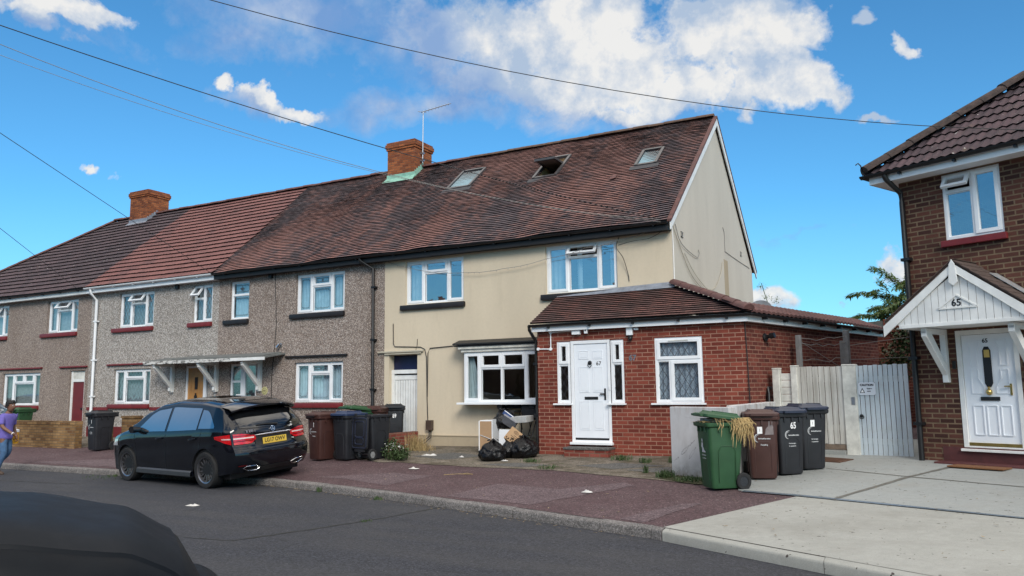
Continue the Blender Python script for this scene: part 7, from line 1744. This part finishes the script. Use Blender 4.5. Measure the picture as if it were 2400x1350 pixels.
# ------------------------------------------------------------ tree behind the gates
TL=NT('bamboo_leaf'); n_=TL.noise(TL.coord(),5,4); TL.base(TL.ramp(n_,[(.3,(.05,.09,.035)),(.7,(.16,.21,.085))])); TL.rough(.55)
_tl=TL.node('ShaderNodeBsdfTranslucent'); _tl.inputs['Color'].default_value=(.22,.32,.09,1); _mx=TL.node('ShaderNodeMixShader'); _mx.inputs[0].default_value=.35; TL.l.new(TL.b.outputs[0],_mx.inputs[1]); TL.l.new(_tl.outputs[0],_mx.inputs[2]); TL.l.new(_mx.outputs[0],TL.n['Material Output'].inputs[0])
tr=thing('tree','feathery leafy tree rising between the outbuilding and house 65','tree',(4.7,10.6,1.0))
tb=MB(); lb=MB()
def sprig(p,d,L_,n,size):
    d=Vector(d).normalized(); pts=[Vector(p)]; 
    for k in range(8):
        d=(d+Vector((random.uniform(-.12,.12),random.uniform(-.12,.12),-.10))).normalized(); pts.append(pts[-1]+d*L_/8)
    tb.tube(pts,[.012*(1-.8*k/8)+.002 for k in range(9)],5)
    for q in range(n):
        t=random.uniform(.15,1); i=int(t*7.99); c=pts[i].lerp(pts[i+1],random.random()); dl=(d+Vector((random.uniform(-.9,.9),random.uniform(-.9,.9),random.uniform(-1.1,.35)))).normalized(); s_=dl.cross(Vector((random.uniform(-.4,.4),random.uniform(-.4,.4),1))).normalized(); l=size*random.uniform(.45,1.1); w_=l*.17
        c=c+Vector((random.uniform(-.06,.06),)*3); lb.face([c,c+dl*l*.4+s_*w_,c+dl*l,c+dl*l*.4-s_*w_])
base=Vector((4.7,10.6,.8)); tb.tube([base,base+Vector((-.1,0,1.6)),base+Vector((-.2,-.1,3.0)),base+Vector((-.2,-.1,4.2))],[.12,.10,.07,.03],8)
for (x,y,z,dx,dy,dz,L_,n) in [(4.5,10.5,3.6,-1,.0,.55,2.3,210),(4.5,10.5,4.2,-.9,.1,.75,2.2,230),(4.5,10.4,4.4,-.55,-.1,.9,1.7,220),(4.5,10.4,3.2,-1,.0,.25,2.4,180),(4.5,10.5,2.8,-1,.1,.35,2.7,150),(4.4,10.4,4.4,-.2,.0,.9,1.2,220),(4.4,10.3,3.9,-.5,-.3,.3,1.2,240),(4.4,10.5,3.4,-.4,.2,.3,1.2,260),(4.4,10.5,3.0,-.5,-.2,.1,1.3,240),(4.6,10.4,4.2,.4,0,.6,1.3,220),(4.6,10.5,3.6,.5,.1,.4,1.3,220),(4.5,10.4,2.6,-.8,0,.3,1.6,160),(4.6,10.4,3.2,.3,-.2,.2,1.0,240),(4.3,10.3,4.0,-.7,.2,.4,1.3,200)]: 
    sprig((x,y,z),(dx,dy,dz),L_*.95,int(n*1.7),.19)
    for q in range(5): sprig((x+dx*L_*.12*q,y+dy*L_*.12*q,z+dz*L_*.12*q-.02*q*q),(random.uniform(-1,.4),random.uniform(-.7,.7),random.uniform(-.1,.9)),random.uniform(.4,.8),90,.17)
for i in range(34): sprig((4.5+random.uniform(-.5,.5),10.5+random.uniform(-.4,.4),random.uniform(2.4,4.3)),(random.uniform(-1,.6),random.uniform(-.6,.6),random.uniform(-.1,.7)),random.uniform(.5,1.1),120,.22)
tb.build('trunk',M_plain('brown_bark',(.06,.045,.03),.9,0,.3,12),tr,smooth=60,weld=False); lb.build('crown',TL.m,tr,recalc=False,weld=False)
mb=MB(); leaves(mb,(4.15,4.2,2.3),(.45,.5,.55),1500,.10,.45); leaves(mb,(4.3,4.3,2.9),(.3,.4,.4),700,.10,.45); iv=thing('climbing_shrub','dark leafy shrub behind the right gate against the brick','shrub',(4.2,4.2,.7)); mb.build('foliage',LEAF.m,iv,recalc=False,weld=False)
mb=MB(); 
for (x,y,z) in ((.35,8.9,4.55),(.6,9.1,4.45),(.2,9.0,4.9)): leaves(mb,(x,y,z),(.18,.15,.12),45,.07,.35)
mb.tube([(.45,9,2.6),(.4,9,4.2),(.2,9,5.0)],.012,5); tag(rebase(mb.build('shrub_top',TL.m,recalc=False,weld=False),(.4,9,2.6)),'thin sprig of foliage showing past the rear corner of the gable','shrub')
# ------------------------------------------------------------ houses across the road, seen only in the window reflections
for i,(x0,x1) in enumerate(((-36,-19),(-18.2,-3),(-2.2,14))):
    oh=thing('brick_house',['brown brick house across the road, reflected in the left windows','brown brick house across the road, reflected in the middle windows','brown brick house across the road, reflected in the right windows'][i],'house',((x0+x1)/2,-29,0))
    mb=MB(); wallsheet(mb,x0,x1,0,5.2,[(x0+1.5+3.1*k,x0+3.2+3.1*k,zz,zz+1.2) for k in range(4) for zz in (1.1,3.7)],y=-29,depth=.1); 
    mb.face([(x0,-29,0),(x0,-37,0),(x0,-37,5.2),(x0,-29,5.2)]); mb.face([(x1,-29,0),(x1,-37,0),(x1,-37,5.2),(x1,-29,5.2)]); mb.face([(x0,-37,0),(x1,-37,0),(x1,-37,5.2),(x0,-37,5.2)])
    mb.build('wall',m['brick65'],oh,recalc=False)
    mb=MB(); hx=3.6; Y0,Y1,Y2=-28.7,-33,-37.3; mb.face([(x0-.3,Y0,5.2),(x1+.3,Y0,5.2),(x1-hx,Y1,8.6),(x0+hx,Y1,8.6)]); mb.face([(x0-.3,Y2,5.2),(x1+.3,Y2,5.2),(x1-hx,Y1,8.6),(x0+hx,Y1,8.6)]); mb.face([(x0-.3,Y0,5.2),(x0+hx,Y1,8.6),(x0-.3,Y2,5.2)]); mb.face([(x1+.3,Y0,5.2),(x1-hx,Y1,8.6),(x1+.3,Y2,5.2)]); mb.build('roof',m['ridge'],oh)
    mb=MB()
    for k in range(4):
        for zz in (1.1,3.7): bars(mb,x0+1.5+3.1*k,x0+3.2+3.1*k,zz,zz+1.2,.07,-29.05,-29.0)
    mb.build('window',m['pvc'],oh)
# house empties sit at their bases
for h,loc in ((h73,(-25,0,.38)),(h71,(-17,0,.38)),(h69,(-11,0,.38)),(h67,(-4,0,.40)),(ex,(-.5,-1.2,.33))):
    h.location=loc
    for c in h.children:
        if c.matrix_parent_inverse: c.matrix_parent_inverse=Matrix.Translation(loc).inverted()
